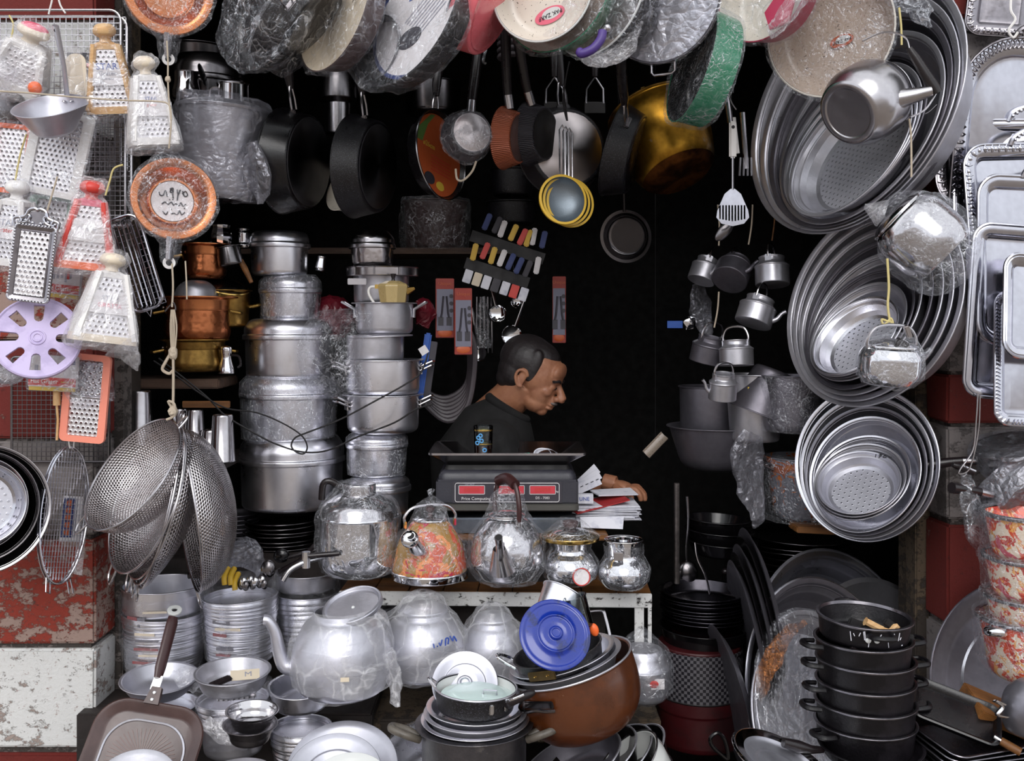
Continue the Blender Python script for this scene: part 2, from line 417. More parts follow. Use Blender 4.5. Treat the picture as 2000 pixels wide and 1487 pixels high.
HAIR = paint('dark_hair', '1e191a', .5, col2='38302e', thr=(.55, .75), sc=60, v=(1, 3, 3), bst=.6)
HAG = paint('grey_hair', '6e6662', .6, bst=.5); KNT = paint('black_knit', '070607', .9, bst=.4)
FL = film('clear_film', .07, .06, .44, gl_=.6); FLH = film('hazy_film', .16, .22, .5, (.95, .94, .96), gl_=.3, bmp=.5); FLT = film('tight_film', .07, .07, .5, sc=45)
BAG = film('white_bag_film', .22, .26, .5, (.96, .96, .98), 16, .22, .25, .4); BAGD = film('smoky_bag_film', .2, .3, .35, (.6, .6, .66), 20, .25)
REDB = paint('red_bag_film', '5c1420', .3, bst=.6, bs=40)
FLO = floral('floral_enamel_orange', 'e6d6c0', [('d8502a', 1, .46), ('b8301c', 1.6, .54), ('e8a24a', 2.2, .58), ('c85a6a', 1.2, .6)], 14)
FLP = floral('floral_kettle_glaze', 'a07a38', [('c85028', 1, .52), ('e08a48', 1.4, .58), ('b83048', 1.3, .6)], 11)
FLG = floral('floral_bag_print', '74747c', [('a04c18', 1.2, .56), ('b86418', 1.8, .6)], 14)
def stone(name, a, b, thr, edge='3a2a28'):
    n = N(name); f = n.noise(26, 12, .78, n.vec(n.co(), (1, 1, 1.6))); g = n.noise(3.2, 3)
    k = n.math('ADD', f, n.math('MULTIPLY', n.math('SUBTRACT', g, .5), .55))
    c = n.mix(n.ramp(k, thr-.012, thr+.012), lin(a), lin(b))
    c = n.mix(n.ramp(n.noise(60, 8, .7), .58, .68), c, lin(edge))
    h = n.math('ADD', n.ramp(k, thr-.02, thr+.02), n.math('MULTIPLY', n.noise(120, 6, .7), .7))
    return n.out(n.bsdf(c, 0., .8, n.bump(h, .7, .004)))
SRED = stone('stone_red_paint', '8c3122', '9a8278', .53); SWHT = stone('stone_white_paint', 'd6d6d4', 'a09088', .60, '8a6a62')
SGRY = stone('stone_grey', '7b7472', '605a58', .55); SRE2 = stone('stone_red_smooth', '661a12', '8c7468', .66, '4a1610')
STRIP = stone('old_plaster_edge', '6c6460', '3e3834', .5, '2a2220'); RUST = stone('rusty_frame', '3a322c', '5a4c3c', .5, '1a1614')
WPNT = stone('chipped_white_paint', 'dcdcda', '3a3432', .60, '6a605a')
# ---------------------------------------------------------------- builders
def wrap(pr, mat=None, n=44, amp=3, fr=.06, seed=1, m=None, step=7, name='plastic_wrap', label=None):
    o = [pr[0]]
    for i in range(1, len(pr)):
        a, b = pr[i-1], pr[i]; d = math.dist(a[:2], b[:2]); k = max(1, int(d/step))
        for j in range(1, k+1): o.append((a[0]+(b[0]-a[0])*j/k, a[1]+(b[1]-a[1])*j/k))
    X = M().lathe(o, n, m); X.crinkle(amp, fr, seed); X.crinkle(amp*(.2 if mat is BAG else .45), fr*3.3, seed+5); X.flat = True
    return part(name, X, mat or FL, label=label)
def bag(pts, mat=None, amp=5, fr=.05, seed=1, n=26, flat=.55, name='plastic_bag', step=8):
    """crumpled bag swept along points (x, y, z, radius)"""
    P = cm([p[:3] for p in pts], 6); R = []
    for i in range(len(pts)-1):
        for j in range(6): t = j/6; t = t*t*(3-2*t); R.append(pts[i][3]*(1-t)+pts[i+1][3]*t)
    R.append(pts[-1][3])
    X = M().tube(P, R, n, flat=flat); X.crinkle(amp, fr, seed); X.crinkle(amp*.5, fr*3, seed+3); X.flat = True
    return part(name, X, mat or FL)
def adopt(o, p, name=None):
    o.parent = p; o.matrix_parent_inverse = p.matrix_basis.inverted()
    for k in ('label', 'category', 'group'):
        if k in o: del o[k]
def loop_handle(X, r, z, w=34, out=22, th=3.2, ang=0, drop=0, up=0, m=None):
    a = math.radians(ang); c, s = math.cos(a), math.sin(a)
    L = [(r-3, -w/2, z), (r+out*.8, -w/2, z+up-drop), (r+out, -w/2+6, z+up-drop), (r+out, w/2-6, z+up-drop), (r+out*.8, w/2, z+up-drop), (r-3, w/2, z)]
    X.tube([(x*c-y*s, x*s+y*c, q) for x, y, q in L], th, 8, m=m); return X
def rivets(name, pts, r, mat, m=None):
    for p in pts: part(name, M().sph(p, (r, r, r*.5), 8, 4, m), mat)
def lidded(label, x, yb, Y, R, H, lh, mat=AL, wr=None, seed=1, g='lidded aluminium pots in the tall stack', name='lidded_pot', lt=.86, over=3, lmat=None):
    T(name, label, 'pot', x, yb, Y, base=R, g=g, roll=seed*37)
    part('body', M().lathe(pv(R-2, R-4, H-lh, 9, 2.5, 0), 56), mat)
    part('lid', M().lathe(rnd([(R+over-2, H-lh-7), (R+over, H-lh-6, 1), (R+over, H-lh+2, 2), (R+over-3, H-lh+4, 1), (R+over-3, H-lh*.5, lh*.4), (R*lt, H-2, lh*.5), (R*lt*.8, H, 3), (R*lt*.72, H-3, 3), (0, H-3)]), 56), lmat or mat)
    if wr: wrap([(R*.6, -1), (R-.5, 2), (R+1.5, H-lh-8), (R+over+1.5, H-lh), (R+over, H-lh*.4), (R*lt+1, H+1), (R*.5, H+.5)], FLT, 48, 1.5, .03, seed)
    return CUR
def openpot(label, x, yb, Y, R, H, mat=AL, name='cooking_pot', lip=9, handles=None, c=9, Rb=None, g=None, ax=None, roll=0, hm=None, cat='pot', wr=False, ang=0, inner=None):
    T(name, label, cat, x, yb, Y, ax, roll, g, base=R if ax is None else 0)
    part('body', M().lathe(pv(R-2, (Rb or R)-3, H-2, c, 2.5, lip), 56), mat)
    if handles == 'wire':
        for a in (0, 180):
            X = M(); loop_handle(X, R-1, H-14, 34, 26, 2.6, ang+a, 0, 10); loop_handle(X, R-1, H-22, 34, 24, 2.2, ang+a, 0, 10)
            part('handle', X, hm or STB)
            q = math.radians(ang+a); part('handle_bracket', M().box((0, 0, 0), (2.5, 28, 18), Matrix.Rotation(q, 4, 'Z') @ Matrix.Translation((R, 0, H-20))), hm or STB)
    if handles == 'flare':
        for a in (0, 180):
            q = Matrix.Rotation(math.radians(ang+a), 4, 'Z')
            part('handle', M().tube([(R-1, -8, H-28), (R, -8, H-12), (R+22, -9, H+2), (R+24, 9, H+2), (R, 8, H-12), (R-1, 8, H-28)], 2.5, 8, m=q), hm or ALM)
    if wr: wrap([(R*.6, -1), (R+2, 2), (R+lip+3, H), (R*.7, H+3)], FLT, 40, 3, .03, 3)
    return CUR
def pan(label, x, y, Y, R, d, ax, mo=BK, mi=None, roll=0, disc=None, dr=.72, ha=90, hl=150, hk='wire', wr=None, seed=1, name='frying_pan', g=None, taper=.86, rim=None, cat='pan', hm=None, hw=9, wramp=4, neck=0):
    """local z looks out of the pan; rim plane at z 0"""
    T(name, label, cat, x, y, Y, ax, roll, g)
    Rb = R*taper
    if ax is not None and len(ax) == 2 and ax[0] < 0: ha = -ha
    part('body', M().lathe(rnd([(Rb*.9, -d), (Rb, -d, d*.3), (R, -2, 2), (R+2, 0, 1), (R+1, 1.5, 1), (R-1.5, 0)]), 56), mo)
    part('cooking_surface', M().lathe(rnd([(R-1.5, .2), (Rb-2, -d+3, d*.35), (0, -d+3)]), 56), mi or mo)
    part('base', M().lathe([(Rb*.92, -d), (Rb*dr+2, -d), (Rb*dr, -d-1.5), (0, -d-1.5)], 56), disc or mo)
    if rim: part('rim', M().tube(ring3(R+1, 56, .5), 2, 6, True), rim)
    q = Matrix.Rotation(math.radians(ha), 4, 'Z')
    if hk == 'wire':
        part('handle_bracket', M().box((Rb+6, 0, -d*.55), (8, 26, 12), q, 2), STD)
        part('handle_wires', M().tube([(Rb+6, -9, -d*.5), (Rb+30, -9, -d*.45), (Rb+52, -5, -d*.4), (Rb+56, 0, -d*.4), (Rb+52, 5, -d*.4), (Rb+30, 9, -d*.45), (Rb+6, 9, -d*.5)], 2.2, 8, m=q), STB)
        part('handle', M().tube([(Rb+48, 0, -d*.4), (Rb+70, 0, -d*.35), (Rb+hl*.7, 0, -d*.2), (Rb+hl, 0, -d*.2)], [6, hw, hw*1.1, hw*.8], 12, m=q, flat=.7), hm or BKL)
    elif hk == 'stub':
        part('ferrule', M().tube([(R-4, 0, -d*.4), (R+22, 0, -d*.3)], 9, 12, m=q), STB)
        part('handle', M().tube([(R+18, 0, -d*.3), (R+40, 0, -d*.25), (R+hl, 0, -d*.2)], [8, hw, hw*1.2], 12, m=q), hm or BKL)
    elif hk == 'loop':
        X = M(); loop_handle(X, R-3, -d*.3, 50, 24, 3, 0); part('handle', M().add(X.v, X.f, X.u, q), hm or STB)
        if neck: part('handle', M().add(X.v, X.f, X.u, Matrix.Rotation(math.radians(ha+180), 4, 'Z')), hm or STB)
    if wr:
        k = 1.05
        wrap([(0, -d-6), (Rb*.8, -d-6), (Rb*1.06, -d), (R*k+3, -2), (R*k+2, 5), (R*.8, 5+d*.05), (R*.35, 3), (0, 2)], wr, 48, wramp, .028, seed)
    return CUR
def box_grater(label, x, y, Y, w0, w1, h, ax, roll, knob=WHP, frame=None, base=WHP, cap=None, wr=FL, seed=1, card=None, name='box_grater', depth=.75, facew=.82):
    """origin half way up; w0 top width, w1 bottom width"""
    frame = frame or base
    T(name, label, 'grater', x, y, Y, ax, roll)
    d0, d1 = w0*depth, w1*depth
    def quad(a, b, z0, z1, ins, push=0):
        def P(t, u): return None
    def fr(z0, z1, s, X, th=0):
        vs = []
        for z in (z0, z1):
            t = (z+h/2)/h; W_ = (w1+(w0-w1)*t)*s/2; D_ = (d1+(d0-d1)*t)*s/2
            vs += [(-W_, -D_, z), (W_, -D_, z), (W_, D_, z), (-W_, D_, z)]
        X.add(vs, [[0, 1, 5, 4], [1, 2, 6, 5], [2, 3, 7, 6], [3, 0, 4, 7]]); return X
    part('grater_faces', fr(-h/2+5, h/2-2, facew+.06, M()), GRX)
    X = M()                                        # corner posts, top and bottom band
    for sx in (-1, 1):
        for sy in (-1, 1):
            X.tube([(sx*w1/2*.97, sy*d1/2*.97, -h/2), (sx*w0/2*.95, sy*d0/2*.95, h/2)], (w1+w0)*.05, 6)
    part('corner_frame', X, frame)
    bs = M(); fr(-h/2-7, -h/2+7, 1.06, bs); fr(-h/2+7, -h/2-7, .9, bs)
    a = rrect(w1*1.08, d1*1.08, 6); b = rrect(w1*.86, d1*.80, 4)
    part('base_ring', M().plate([a, b], -h/2-7, -h/2+7), base)
    part('shoulder', M().rr(w0*1.06, d0*1.06, 5, [(0, h/2-9), (0, h/2), (w0*.2, h/2+5)]), cap or frame)
    kr = w0*.42
    part('knob', M().lathe(rnd([(0, h/2+3), (kr*.7, h/2+4), (kr*.55, h/2+10, 3), (kr*.62, h/2+14, 2), (kr*1.15, h/2+20, 5), (kr*1.18, h/2+30, 6), (kr*.8, h/2+39, 5), (0, h/2+41)], 5), 28), knob)
    if card:
        t = .55; ww = (w1+(w0-w1)*t)*1.02; dd = -(d1+(d0-d1)*t)/2*1.0-2.5; tilt = math.atan((d1-d0)/2/h)
        q = Matrix.Translation((0, dd, h*(t-.5))) @ Matrix.Rotation(PI/2-tilt, 4, 'X')
        part('label_card', M().box((0, 0, 0), (ww, h*.34, 1.2), q), CRD)
        for s_, sz, yy, mt in card: part('lettering', TXT(s_, sz, q @ Matrix.Translation((0, yy, .9)), .3), mt)
    if wr:
        def fn(v):
            t = max(0, min(1, (v.z+h/2)/h)); a = math.atan2(v.y, v.x); r = math.hypot(v.x, v.y)
            s_ = 1/max(abs(math.cos(a)), abs(math.sin(a)))**.8
            return Vector((v.x*s_, v.y*s_*depth, v.z))
        pr = [(w1*.35, -h/2-24), (w1*.62, -h/2-18), (w1*.62, -h/2), (w0*.68, h/2), (w0*.45, h/2+12), (w0*.62, h/2+26), (w0*.4, h/2+46)]
        o = [pr[0]]
        for i in range(1, len(pr)):
            for j in range(1, 6): o.append((pr[i-1][0]+(pr[i][0]-pr[i-1][0])*j/5, pr[i-1][1]+(pr[i][1]-pr[i-1][1])*j/5))
        X = M().lathe(o, 32, None, fn); X.crinkle(6, .035, seed); X.crinkle(2.5, .12, seed+2); X.flat = True
        part('plastic_wrap', X, wr)
    return CUR
def flat_grater(label, x, y, Y, w, h, roll, mat, coarse=True, wr=FL, seed=1, ax='c', rc=10, ornate=False, name='flat_grater'):
    T(name, label, 'grater', x, y, Y, ax, roll)
    part('frame', M().plate([rrect(w, h, rc), rrect(w*.68, h*.86, 5)], -3, 6), mat)
    if coarse:
        part('coarse_grater', M().box((0, h*.22, 1), (w*.72, h*.38, 1.5)), PF8)
        X = M()
        for i in range(5):
            for j in range(6): X.sph((-w*.26+i*w*.13+(j % 2)*w*.04, h*.06+j*h*.062, 2), (5, 3, 3.4), 8, 4)
        part('teeth', X, STB, kind='stuff')
        part('divider', M().tube([(-w*.34, h*.015, 3), (w*.34, h*.015, 3)], 3, 8), STB)
        part('fine_grater', M().box((0, -h*.215, 1), (w*.72, h*.42, 1.5)), GRF)
    else: part('grater_plate', M().box((0, 0, 1), (w*.72, h*.88, 1.5)), GRF)
    if wr:
        X = M().rr(w*1.12, h*1.1, 14, [(14, -8), (2, -5), (0, 0), (2, 9), (16, 12), (w*.3, 13)], n=8)
        vs = X
        X.crinkle(5, .04, seed); X.crinkle(2, .12, seed+1); X.flat = True; part('plastic_wrap', X, wr)
    return CUR
def wire_grid(X, w, h, sx, sy, r=.9, z=0, inside=None):
    def keep(x, y): return inside is None or inside(x, y)
    n = int(w/sx)
    for i in range(n+1 if n else 0):
        x = -w/2+i*w/n
        ys = [-h/2+h*k/40 for k in range(41)]; ok = [y for y in ys if keep(x, y)]
        if len(ok) > 1: X.tube([(x, ok[0], z), (x, ok[-1], z)], r, 4)
    n = int(h/sy)
    for i in range(n+1 if n else 0):
        y = -h/2+i*h/n
        xs = [-w/2+w*k/40 for k in range(41)]; ok = [x for x in xs if keep(x, y)]
        if len(ok) > 1: X.tube([(ok[0], y, z+r*1.6), (ok[-1], y, z+r*1.6)], r, 4)
    return X
def kettle(label, x, y, Y, R, H, ax=None, roll=0, mat=ALM, kind='can', spout=0, bail=None, wr=None, lid=True, lm=None, hm=None, knob=None, seed=1, name='kettle', g=None, hs=1, sp=1, sit=False, bailz=None, lidopen=False, bang=None, sm=None):
    """local z up the kettle, spout in direction `spout` degrees; origin at the middle (sit: at the foot)"""
    T(name, label, 'kettle', x, y, Y, ax, roll, g, base=R if sit else 0)
    O = 0 if sit else -H/2
    if kind == 'can':
        pr = rnd([(0, 0), (R*.96, 0, 3), (R, H*.02, 2), (R, H*.62, 2), (R*1.03, H*.64, 1), (R*1.02, H*.68, 2), (R*.84, H*.76, 5), (R*.76, H*.8, 2), (R*.74, H*.93, 1), (R*.78, H, 2), (R*.72, H, 1), (R*.7, H*.8, 3), (R*.9, H*.6, 3), (R*.9, 3), (0, 3)])
        top = H; nr = R*.74
    elif kind == 'round':
        pr = rnd([(0, 0), (R*.62, 0, 4), (R*.72, H*.03, 4), (R*.98, H*.22, R*.2), (R, H*.4, R*.2), (R*.88, H*.66, R*.2), (R*.55, H*.84, R*.12), (R*.47, H*.86, 2), (R*.47, H*.9, 1), (R*.43, H*.9, 1), (R*.43, H*.86, 0)], 6)
        top = H*.88; nr = R*.47
    elif kind == 'cone':
        pr = rnd([(0, 0), (R*.94, 0, 5), (R, H*.06, 6), (R*.98, H*.2, 12), (R*.84, H*.62, 30), (R*.5, H*.9, 16), (R*.42, H*.93, 3), (R*.42, H*.96, 1), (R*.38, H*.96, 0)], 6)
        top = H*.94; nr = R*.42
    elif kind == 'drum':
        pr = rnd([(0, 2), (R*.62, 2, 1), (R*.64, 0, 2), (R*.8, 0, R*.2), (R, H*.24, R*.26), (R, H*.74, R*.2), (R*.86, H*.92, R*.14), (R*.8, H*.95, 2), (R*.8, H, 1), (R*.7, H, 0)], 6)
        top = H*.97; nr = R*.8
    elif kind == 'pear':
        pr = rnd([(0, 0), (R*.72, 0, 5), (R*.98, H*.16, R*.24), (R, H*.34, R*.2), (R*.88, H*.5, R*.12), (R*.66, H*.62, R*.1), (R*.62, H*.7, 3), (R*.66, H*.86, 3), (R*.68, H, 1), (R*.63, H, 1), (R*.6, H*.7, 2)], 6)
        top = H; nr = R*.64
    pr = [(r, z+O) for r, z in pr]
    part('body', M().lathe(pr, 56), mat)
    if lid:
        L = rnd([(nr+2, top+O), (nr+2, top+3+O, 1), (nr*.8, top+nr*.22+O, nr*.2), (nr*.3, top+nr*.3+O, 3), (0, top+nr*.3+O)])
        q = Matrix()
        if lidopen: q = Matrix.Translation((nr*.2, 0, top+O+nr*.25)) @ Matrix.Rotation(math.radians(-14), 4, 'Y') @ Matrix.Rotation(math.radians(-16), 4, 'X') @ Matrix.Translation((0, 0, -top-O))
        part('lid', M().lathe(L, 40, q), lm or mat)
        if knob: part('lid_knob', M().lathe(rnd([(0, 0), (5, 0), (4, 6, 2), (9, 10, 3), (9, 16, 4), (0, 19)]), 20, q @ Matrix.Translation((0, 0, top+O+nr*.28))), knob)
    if spout is not None and sp:
        q = Matrix.Rotation(math.radians(spout), 4, 'Z')
        if sp == 2: pts, rr_ = [(R*.8, 0, H*.2+O), (R*1.1, 0, H*.22+O), (R*1.25, 0, H*.4+O), (R*1.32, 0, H*.68+O), (R*1.4, 0, H*.86+O), (R*1.55, 0, H*.93+O)], [R*.22, R*.18, R*.13, R*.1, R*.09, R*.1]
        elif sp == 3: pts, rr_ = [(R*.7, 0, H*.5+O), (R*1.1, 0, H*.66+O), (R*1.45, 0, H*.86+O)], [R*.3, R*.2, R*.12]
        else: pts, rr_ = [(R*.85, 0, H*.25+O), (R*1.15, 0, H*.38+O), (R*1.32, 0, H*.62+O), (R*1.5, 0, H*.74+O)], [R*.17, R*.13, R*.1, R*.11]
        Pp = cm(pts, 5); Rr = []
        for i in range(len(rr_)-1):
            for j in range(5): Rr.append(rr_[i]+(rr_[i+1]-rr_[i])*j/5)
        Rr.append(rr_[-1])
        part('spout', M().tube(Pp, Rr, 16, m=q), sm or mat)
        part('spout_mouth', M().tube([Pp[-1]-(Pp[-1]-Pp[-2])*.2, Pp[-1]+(Pp[-1]-Pp[-2]).normalized()*.6], Rr[-1]*.8, 12, m=q), BKM)
    if bail:
        q = Matrix.Rotation(math.radians(spout if bang is None else bang), 4, 'Z') @ Matrix.Rotation(math.radians(hs if hs != 1 else 0), 4, 'Y')
        bw, bh, bt = bail; z0 = (bailz if bailz is not None else top+O-4)
        pts = [(-bw, 0, z0), (-bw*1.02, 0, z0+bh*.4), (-bw*.7, 0, z0+bh*.88), (0, 0, z0+bh), (bw*.7, 0, z0+bh*.88), (bw*1.02, 0, z0+bh*.4), (bw, 0, z0)]
        part('bail_handle', M().tube(cm(pts, 5), bt, 8, m=q), hm or STB)
        if hm is not None and hm is not STB and hm is not ALM: part('handle_grip', M().tube(cm(pts[2:5], 5), bt*2.1, 10, m=q), hm)
        for s_ in (-1, 1): part('handle_lug', M().box((s_*bw, 0, z0-2), (4, 12, 14), q, 1), mat)
    if wr:
        wrap([(0, O-3), (R*.8, O-3), (R*1.07, O+H*.2), (R*1.06, O+H*.6), (nr*1.25, O+H*.92), (nr*.9, O+H*1.2), (5, O+H*1.34), (9, O+H*1.44)], wr, 44, 4.5, .03, seed)
    return CUR
def nest(name, cat, Y, a, b, n, mat, labels, g, perf_last=True, depth=.42, flare=5, dY=.012, mats=None):
    """n nested basins; a=(x,y,rx,ry,ang) outermost, b=innermost; rims interpolated, each one a real basin"""
    for i in range(n):
        t = i/(n-1) if n > 1 else 0
        x, y, rx, ry, an = [a[k]+(b[k]-a[k])*t for k in range(5)]
        ratio = ry/rx; yy = Y-dY*i
        lab = labels[i] if isinstance(labels, list) else labels
        T(name, lab, cat, x, y, yy, (ratio, an+90), 0, g if not isinstance(labels, list) else None)
        R = rx; d = R*depth; last = i == n-1
        mt = (mats or [mat])[i % len(mats or [mat])]
        Rb = R*.74
        part('body', M().lathe(rnd([(0, -d-2), (Rb, -d-2, 8), (R*.93, -7, 2), (R*.935, -3, 1), (R-1, -2, 1), (R+1, 0, 1.5), (R, 2.5, 1.5), (R*.955, .5, 1), (R*.945, -3, 1.5), (R*.9, -d*.25, 3), (R*.885, -d*.28, 3), (Rb*1.08, -d*.86, 3), (Rb*1.05, -d*.9, 3), (Rb-4, -d, 6)]+([(Rb*.96, -d)] if last and perf_last else [(Rb*.7, -d, 2), (Rb*.66, -d-1.5, 2), (0, -d-1.5)])), 72), mt)
        if last and perf_last: part('perforated_base', M().lathe([(Rb*.97, -d+.3), (0, -d+.3)], 48), PF6)
def stack(label, g, name, cat, x, y0, dy, n, Y, R, H, mat, Rb=None, lip=3, jit=1.5, dR=0, wr=None, axj=.02, seed=1):
    """n alike nested vessels from the lowest rim upwards; every one an object; y0 = rim row of the lowest"""
    rng = random.Random(seed); first = None
    ORD = ['lowest']+'second third fourth fifth sixth seventh eighth ninth tenth eleventh twelfth thirteenth fourteenth fifteenth sixteenth seventeenth eighteenth'.split()
    for i in range(n):
        k = Y/F
        yc = y0-i*dy
        ax = Vector((rng.uniform(-axj, axj), rng.uniform(-axj, axj), 1)); r_ = R+dR*i
        xx = x+rng.uniform(-jit, jit)
        P = at(xx, yc, Y)-Vector((0, 0, H*k))
        if first is None or dR:
            T(name, ORD[i]+' '+label, cat, xx, yc, Y, tuple(ax), 0, g); CUR.matrix_world = orient(P, tuple(ax), 0)
            part('body', M().lathe(pv(r_, (Rb or r_*.8)+dR*i, H, 6, 2, lip), 44), mat)
            first = CUR
        else:
            c = first.copy(); c['label'] = ORD[i]+' '+label; scene.collection.objects.link(c); c.matrix_world = orient(P, tuple(ax), rng.uniform(0, 360))
            for ch in first.children: q = ch.copy(); scene.collection.objects.link(q); q.parent = c
    return first
def tray(label, x, y, Y, w, h, rc, style='scroll', roll=0, mat=CHW, rim=None, bw=13, handles=True, ax='c', name='serving_tray', seed=1, depth=9, hsz=1.0):
    if ax == 'c': rq = random.Random(int(x*7+y)); ax = (rq.uniform(-.14, .10), -1, rq.uniform(-.16, .2))
    T(name, label, 'tray', x, y, Y, ax, roll)
    rim = rim or mat
    part('well', M().rr(w, h, rc, [(0, -2), (0, 1), (bw*.5, 3), (bw, 1), (bw+6, -2), (bw+12, -depth), (bw+18, -depth-.5), (bw+24, -depth)], cap0=False, n=9), mat)
    part('back', M().rr(w, h, rc, [(0, -2), (bw+8, -5), (bw+14, -depth-3)], cap0=False, n=9), rim)
    o = rrect(w-bw*1.0, h-bw*1.0, rc-bw*.5, 9)
    pts = []; 
    for i in range(len(o)):
        A, B = Vector(o[i]), Vector(o[(i+1) % len(o)]); L = (B-A).length; k = max(1, int(L/7))
        for j in range(k): pts.append((A+(B-A)*j/k, (B-A).normalized()))
    acc = None; sel = []; step = 9 if style == 'scroll' else 6.5
    for p, t in pts:
        if acc is None or (p-acc).length >= step: sel.append((p, t)); acc = p
    X = M(); rng = random.Random(seed)
    for i, (p, t) in enumerate(sel):
        nrm = Vector((-t.y, t.x))
        if style == 'scroll':
            X.tube([Vector((*(p+nrm*bw*.36*math.cos(a)+t*4.2*math.sin(a)), 3.2)) for a in [k*1.05 for k in range(6)]], 1.5, 5, True)
            X.sph((p.x, p.y, 3.2), (1.7, 1.7, 1.7), 6, 4)
        elif style == 'rope':
            X.tube([Vector((*(p-nrm*bw*.42-t*2.2), 2.6)), Vector((*p, 4)), Vector((*(p+nrm*bw*.42+t*2.2), 2.6))], 2, 5)
        elif style == 'leaf':
            X.sph((p.x, p.y, 3), (3.4+rng.random()*2, 3.4+rng.random()*2, 2.6), 7, 5)
            if i % 2: X.tube([Vector((*(p-nrm*bw*.4), 3)), Vector((*(p+t*3), 4.4)), Vector((*(p+nrm*bw*.4), 3))], 1.8, 5)
    if style != 'plain': part('raised_border', X, rim, kind=None)
    e = [Vector((q[0], q[1], 1)) for q in rrect(w, h, rc, 9)]; part('edge_bead', M().tube(e, 2.6 if style != 'plain' else 3.6, 7, True), rim)
    if handles:
        for s_ in (1, -1):
            z = 6; hh = h/2*s_; q = hsz
            X = M().tube(cm([(-52*q, hh-2*s_, 1), (-44*q, hh+13*s_*q, z), (-22*q, hh+24*s_*q, z+3), (0, hh+27*s_*q, z+4), (22*q, hh+24*s_*q, z+3), (44*q, hh+13*s_*q, z), (52*q, hh-2*s_, 1)], 5), 5.5*q, 8)
            for k in range(-6, 7):
                X.sph((k*7.6*q, hh+(27-abs(k)**1.7*1.0)*s_*q, z+5), (3.5*q, 4*q, 3.5*q), 7, 4)
            part('handle', X, rim)
    return CUR
def string(label, pts, Y, r=1.6, mat=STRG, name='string', cat='string', n=5):
    P = [at(p[0], p[1], p[2] if len(p) > 2 else Y) for p in pts]; c = P[0]
    X = M().tube(cm([(p-c)/(Y/F) for p in P], n), r, 6)
    o = solo(name, label, cat, pts[0][0], pts[0][1], pts[0][2] if len(pts[0]) > 2 else Y, X, mat)
    o.matrix_world = Matrix.Translation(c); return o
def script_marks(strokes, r, mat, m=None, name='handwriting', n=4):
    X = M()
    for s in strokes: X.tube(cm([(p[0], p[1], 0) for p in s], n), r, 5, m=m)
    return part(name, X, mat)
# ---------------------------------------------------------------- the setting
def block(parent, x0, x1, z0, z1, y0, y1, mat, jit=0):
    global K, CUR; K = 1
    X = M().box(((x0+x1)/2, (y0+y1)/2, (z0+z1)/2), (x1-x0, y1-y0, z1-z0), None, .006)
    bm = X; 
    for i, v in enumerate(X.v): X.v[i] = v+Vector((noise.noise(v*9)*.004, noise.noise(v*11+Vector((5, 0, 0)))*.004, noise.noise(v*7+Vector((0, 9, 0)))*.003))
    o = bpy.data.objects.new('stone_block', mesh('stone_block', X, mat, 1, 60)); scene.collection.objects.link(o); o.parent = parent; return o
def zof(py, Y=2.6): return CH-(py-HY)*Y/F
def setting(name, label, kind='structure'):
    o = bpy.data.objects.new(name, None); scene.collection.objects.link(o); props(o, label, None, None, kind); return o
def slab(name, lab, c, d, mat, parent=None, kind='structure', bev=0):
    X = M().box(c, d, None, bev)
    o = bpy.data.objects.new(name, mesh(name, X, mat, 1)); scene.collection.objects.link(o); o.parent = parent
    if not parent: props(o, lab, None, None, kind)
    return o
wl = setting('wall_left', 'stone block pier with peeling red and white paint beside the shop opening')
XL = at(185, 0, 2.6).x
cuts = [(-420, -190, SWHT), (-182, 36, SRE2), (44, 255, SWHT), (262, 470, SGRY), (478, 662, SRED), (670, 856, SRE2), (862, 1046, SGRY), (1056, 1258, SRED), (1268, 1462, SWHT), (1474, 1660, SRE2), (1668, 1745, SGRY)]
for a, b, mt in cuts:
    block(wl, -2.6, -1.72, zof(b), zof(a), 2.6, 2.735, mt); block(wl, -1.705, XL, zof(b), zof(a), 2.6, 2.735, mt)
slab('mortar', None, ((-2.6+XL)/2-.004, 2.675, 1.45), (2.6+XL-.02, .125, 2.9), STRIP, wl)
slab('door_jamb', None, (-1.063, 2.77, 1.5), (.045, .07, 3.0), STRIP, wl, bev=.004); slab('shutter_rail', None, (-1.075, 2.85, 1.5), (.05, .09, 3.0), RUST, wl)
wr_ = setting('wall_right', 'stone block pier with red and grey paint beside the shop opening')
XR = at(1850, 0, 2.6).x
cuts = [(-420, -190, SGRY), (-182, 31, SRE2), (36, 57, SWHT), (64, 290, SGRY), (298, 520, SRE2), (528, 726, SGRY), (733, 826, SRE2), (834, 1016, SGRY), (1028, 1222, SRE2), (1232, 1430, SGRY), (1438, 1650, SRE2), (1658, 1745, SGRY)]
for a, b, mt in cuts:
    block(wr_, XR, 1.75, zof(b), zof(a), 2.6, 2.735, mt); block(wr_, 1.765, 2.6, zof(b), zof(a), 2.6, 2.735, mt)
slab('mortar', None, ((2.6+XR)/2+.004, 2.675, 1.45), (2.6-XR-.02, .125, 2.9), STRIP, wr_)
slab('door_jamb', None, (1.098, 2.77, 1.5), (.04, .07, 3.0), RUST, wr_, bev=.004); slab('shutter_rail', None, (1.11, 2.85, 1.5), (.035, .09, 3.0), RUST, wr_)
INT = paint('shade_dark_plaster', '0e0c0b', .95, col2='090808', sc=4, bst=.3)  # near-black: the shop's inner shade is put into the wall colour
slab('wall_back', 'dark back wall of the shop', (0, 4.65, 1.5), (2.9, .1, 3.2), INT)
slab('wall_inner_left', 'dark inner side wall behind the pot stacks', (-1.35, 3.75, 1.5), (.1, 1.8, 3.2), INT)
slab('wall_inner_right', 'dark inner side wall behind the basins', (1.35, 3.75, 1.5), (.1, 1.8, 3.2), INT)
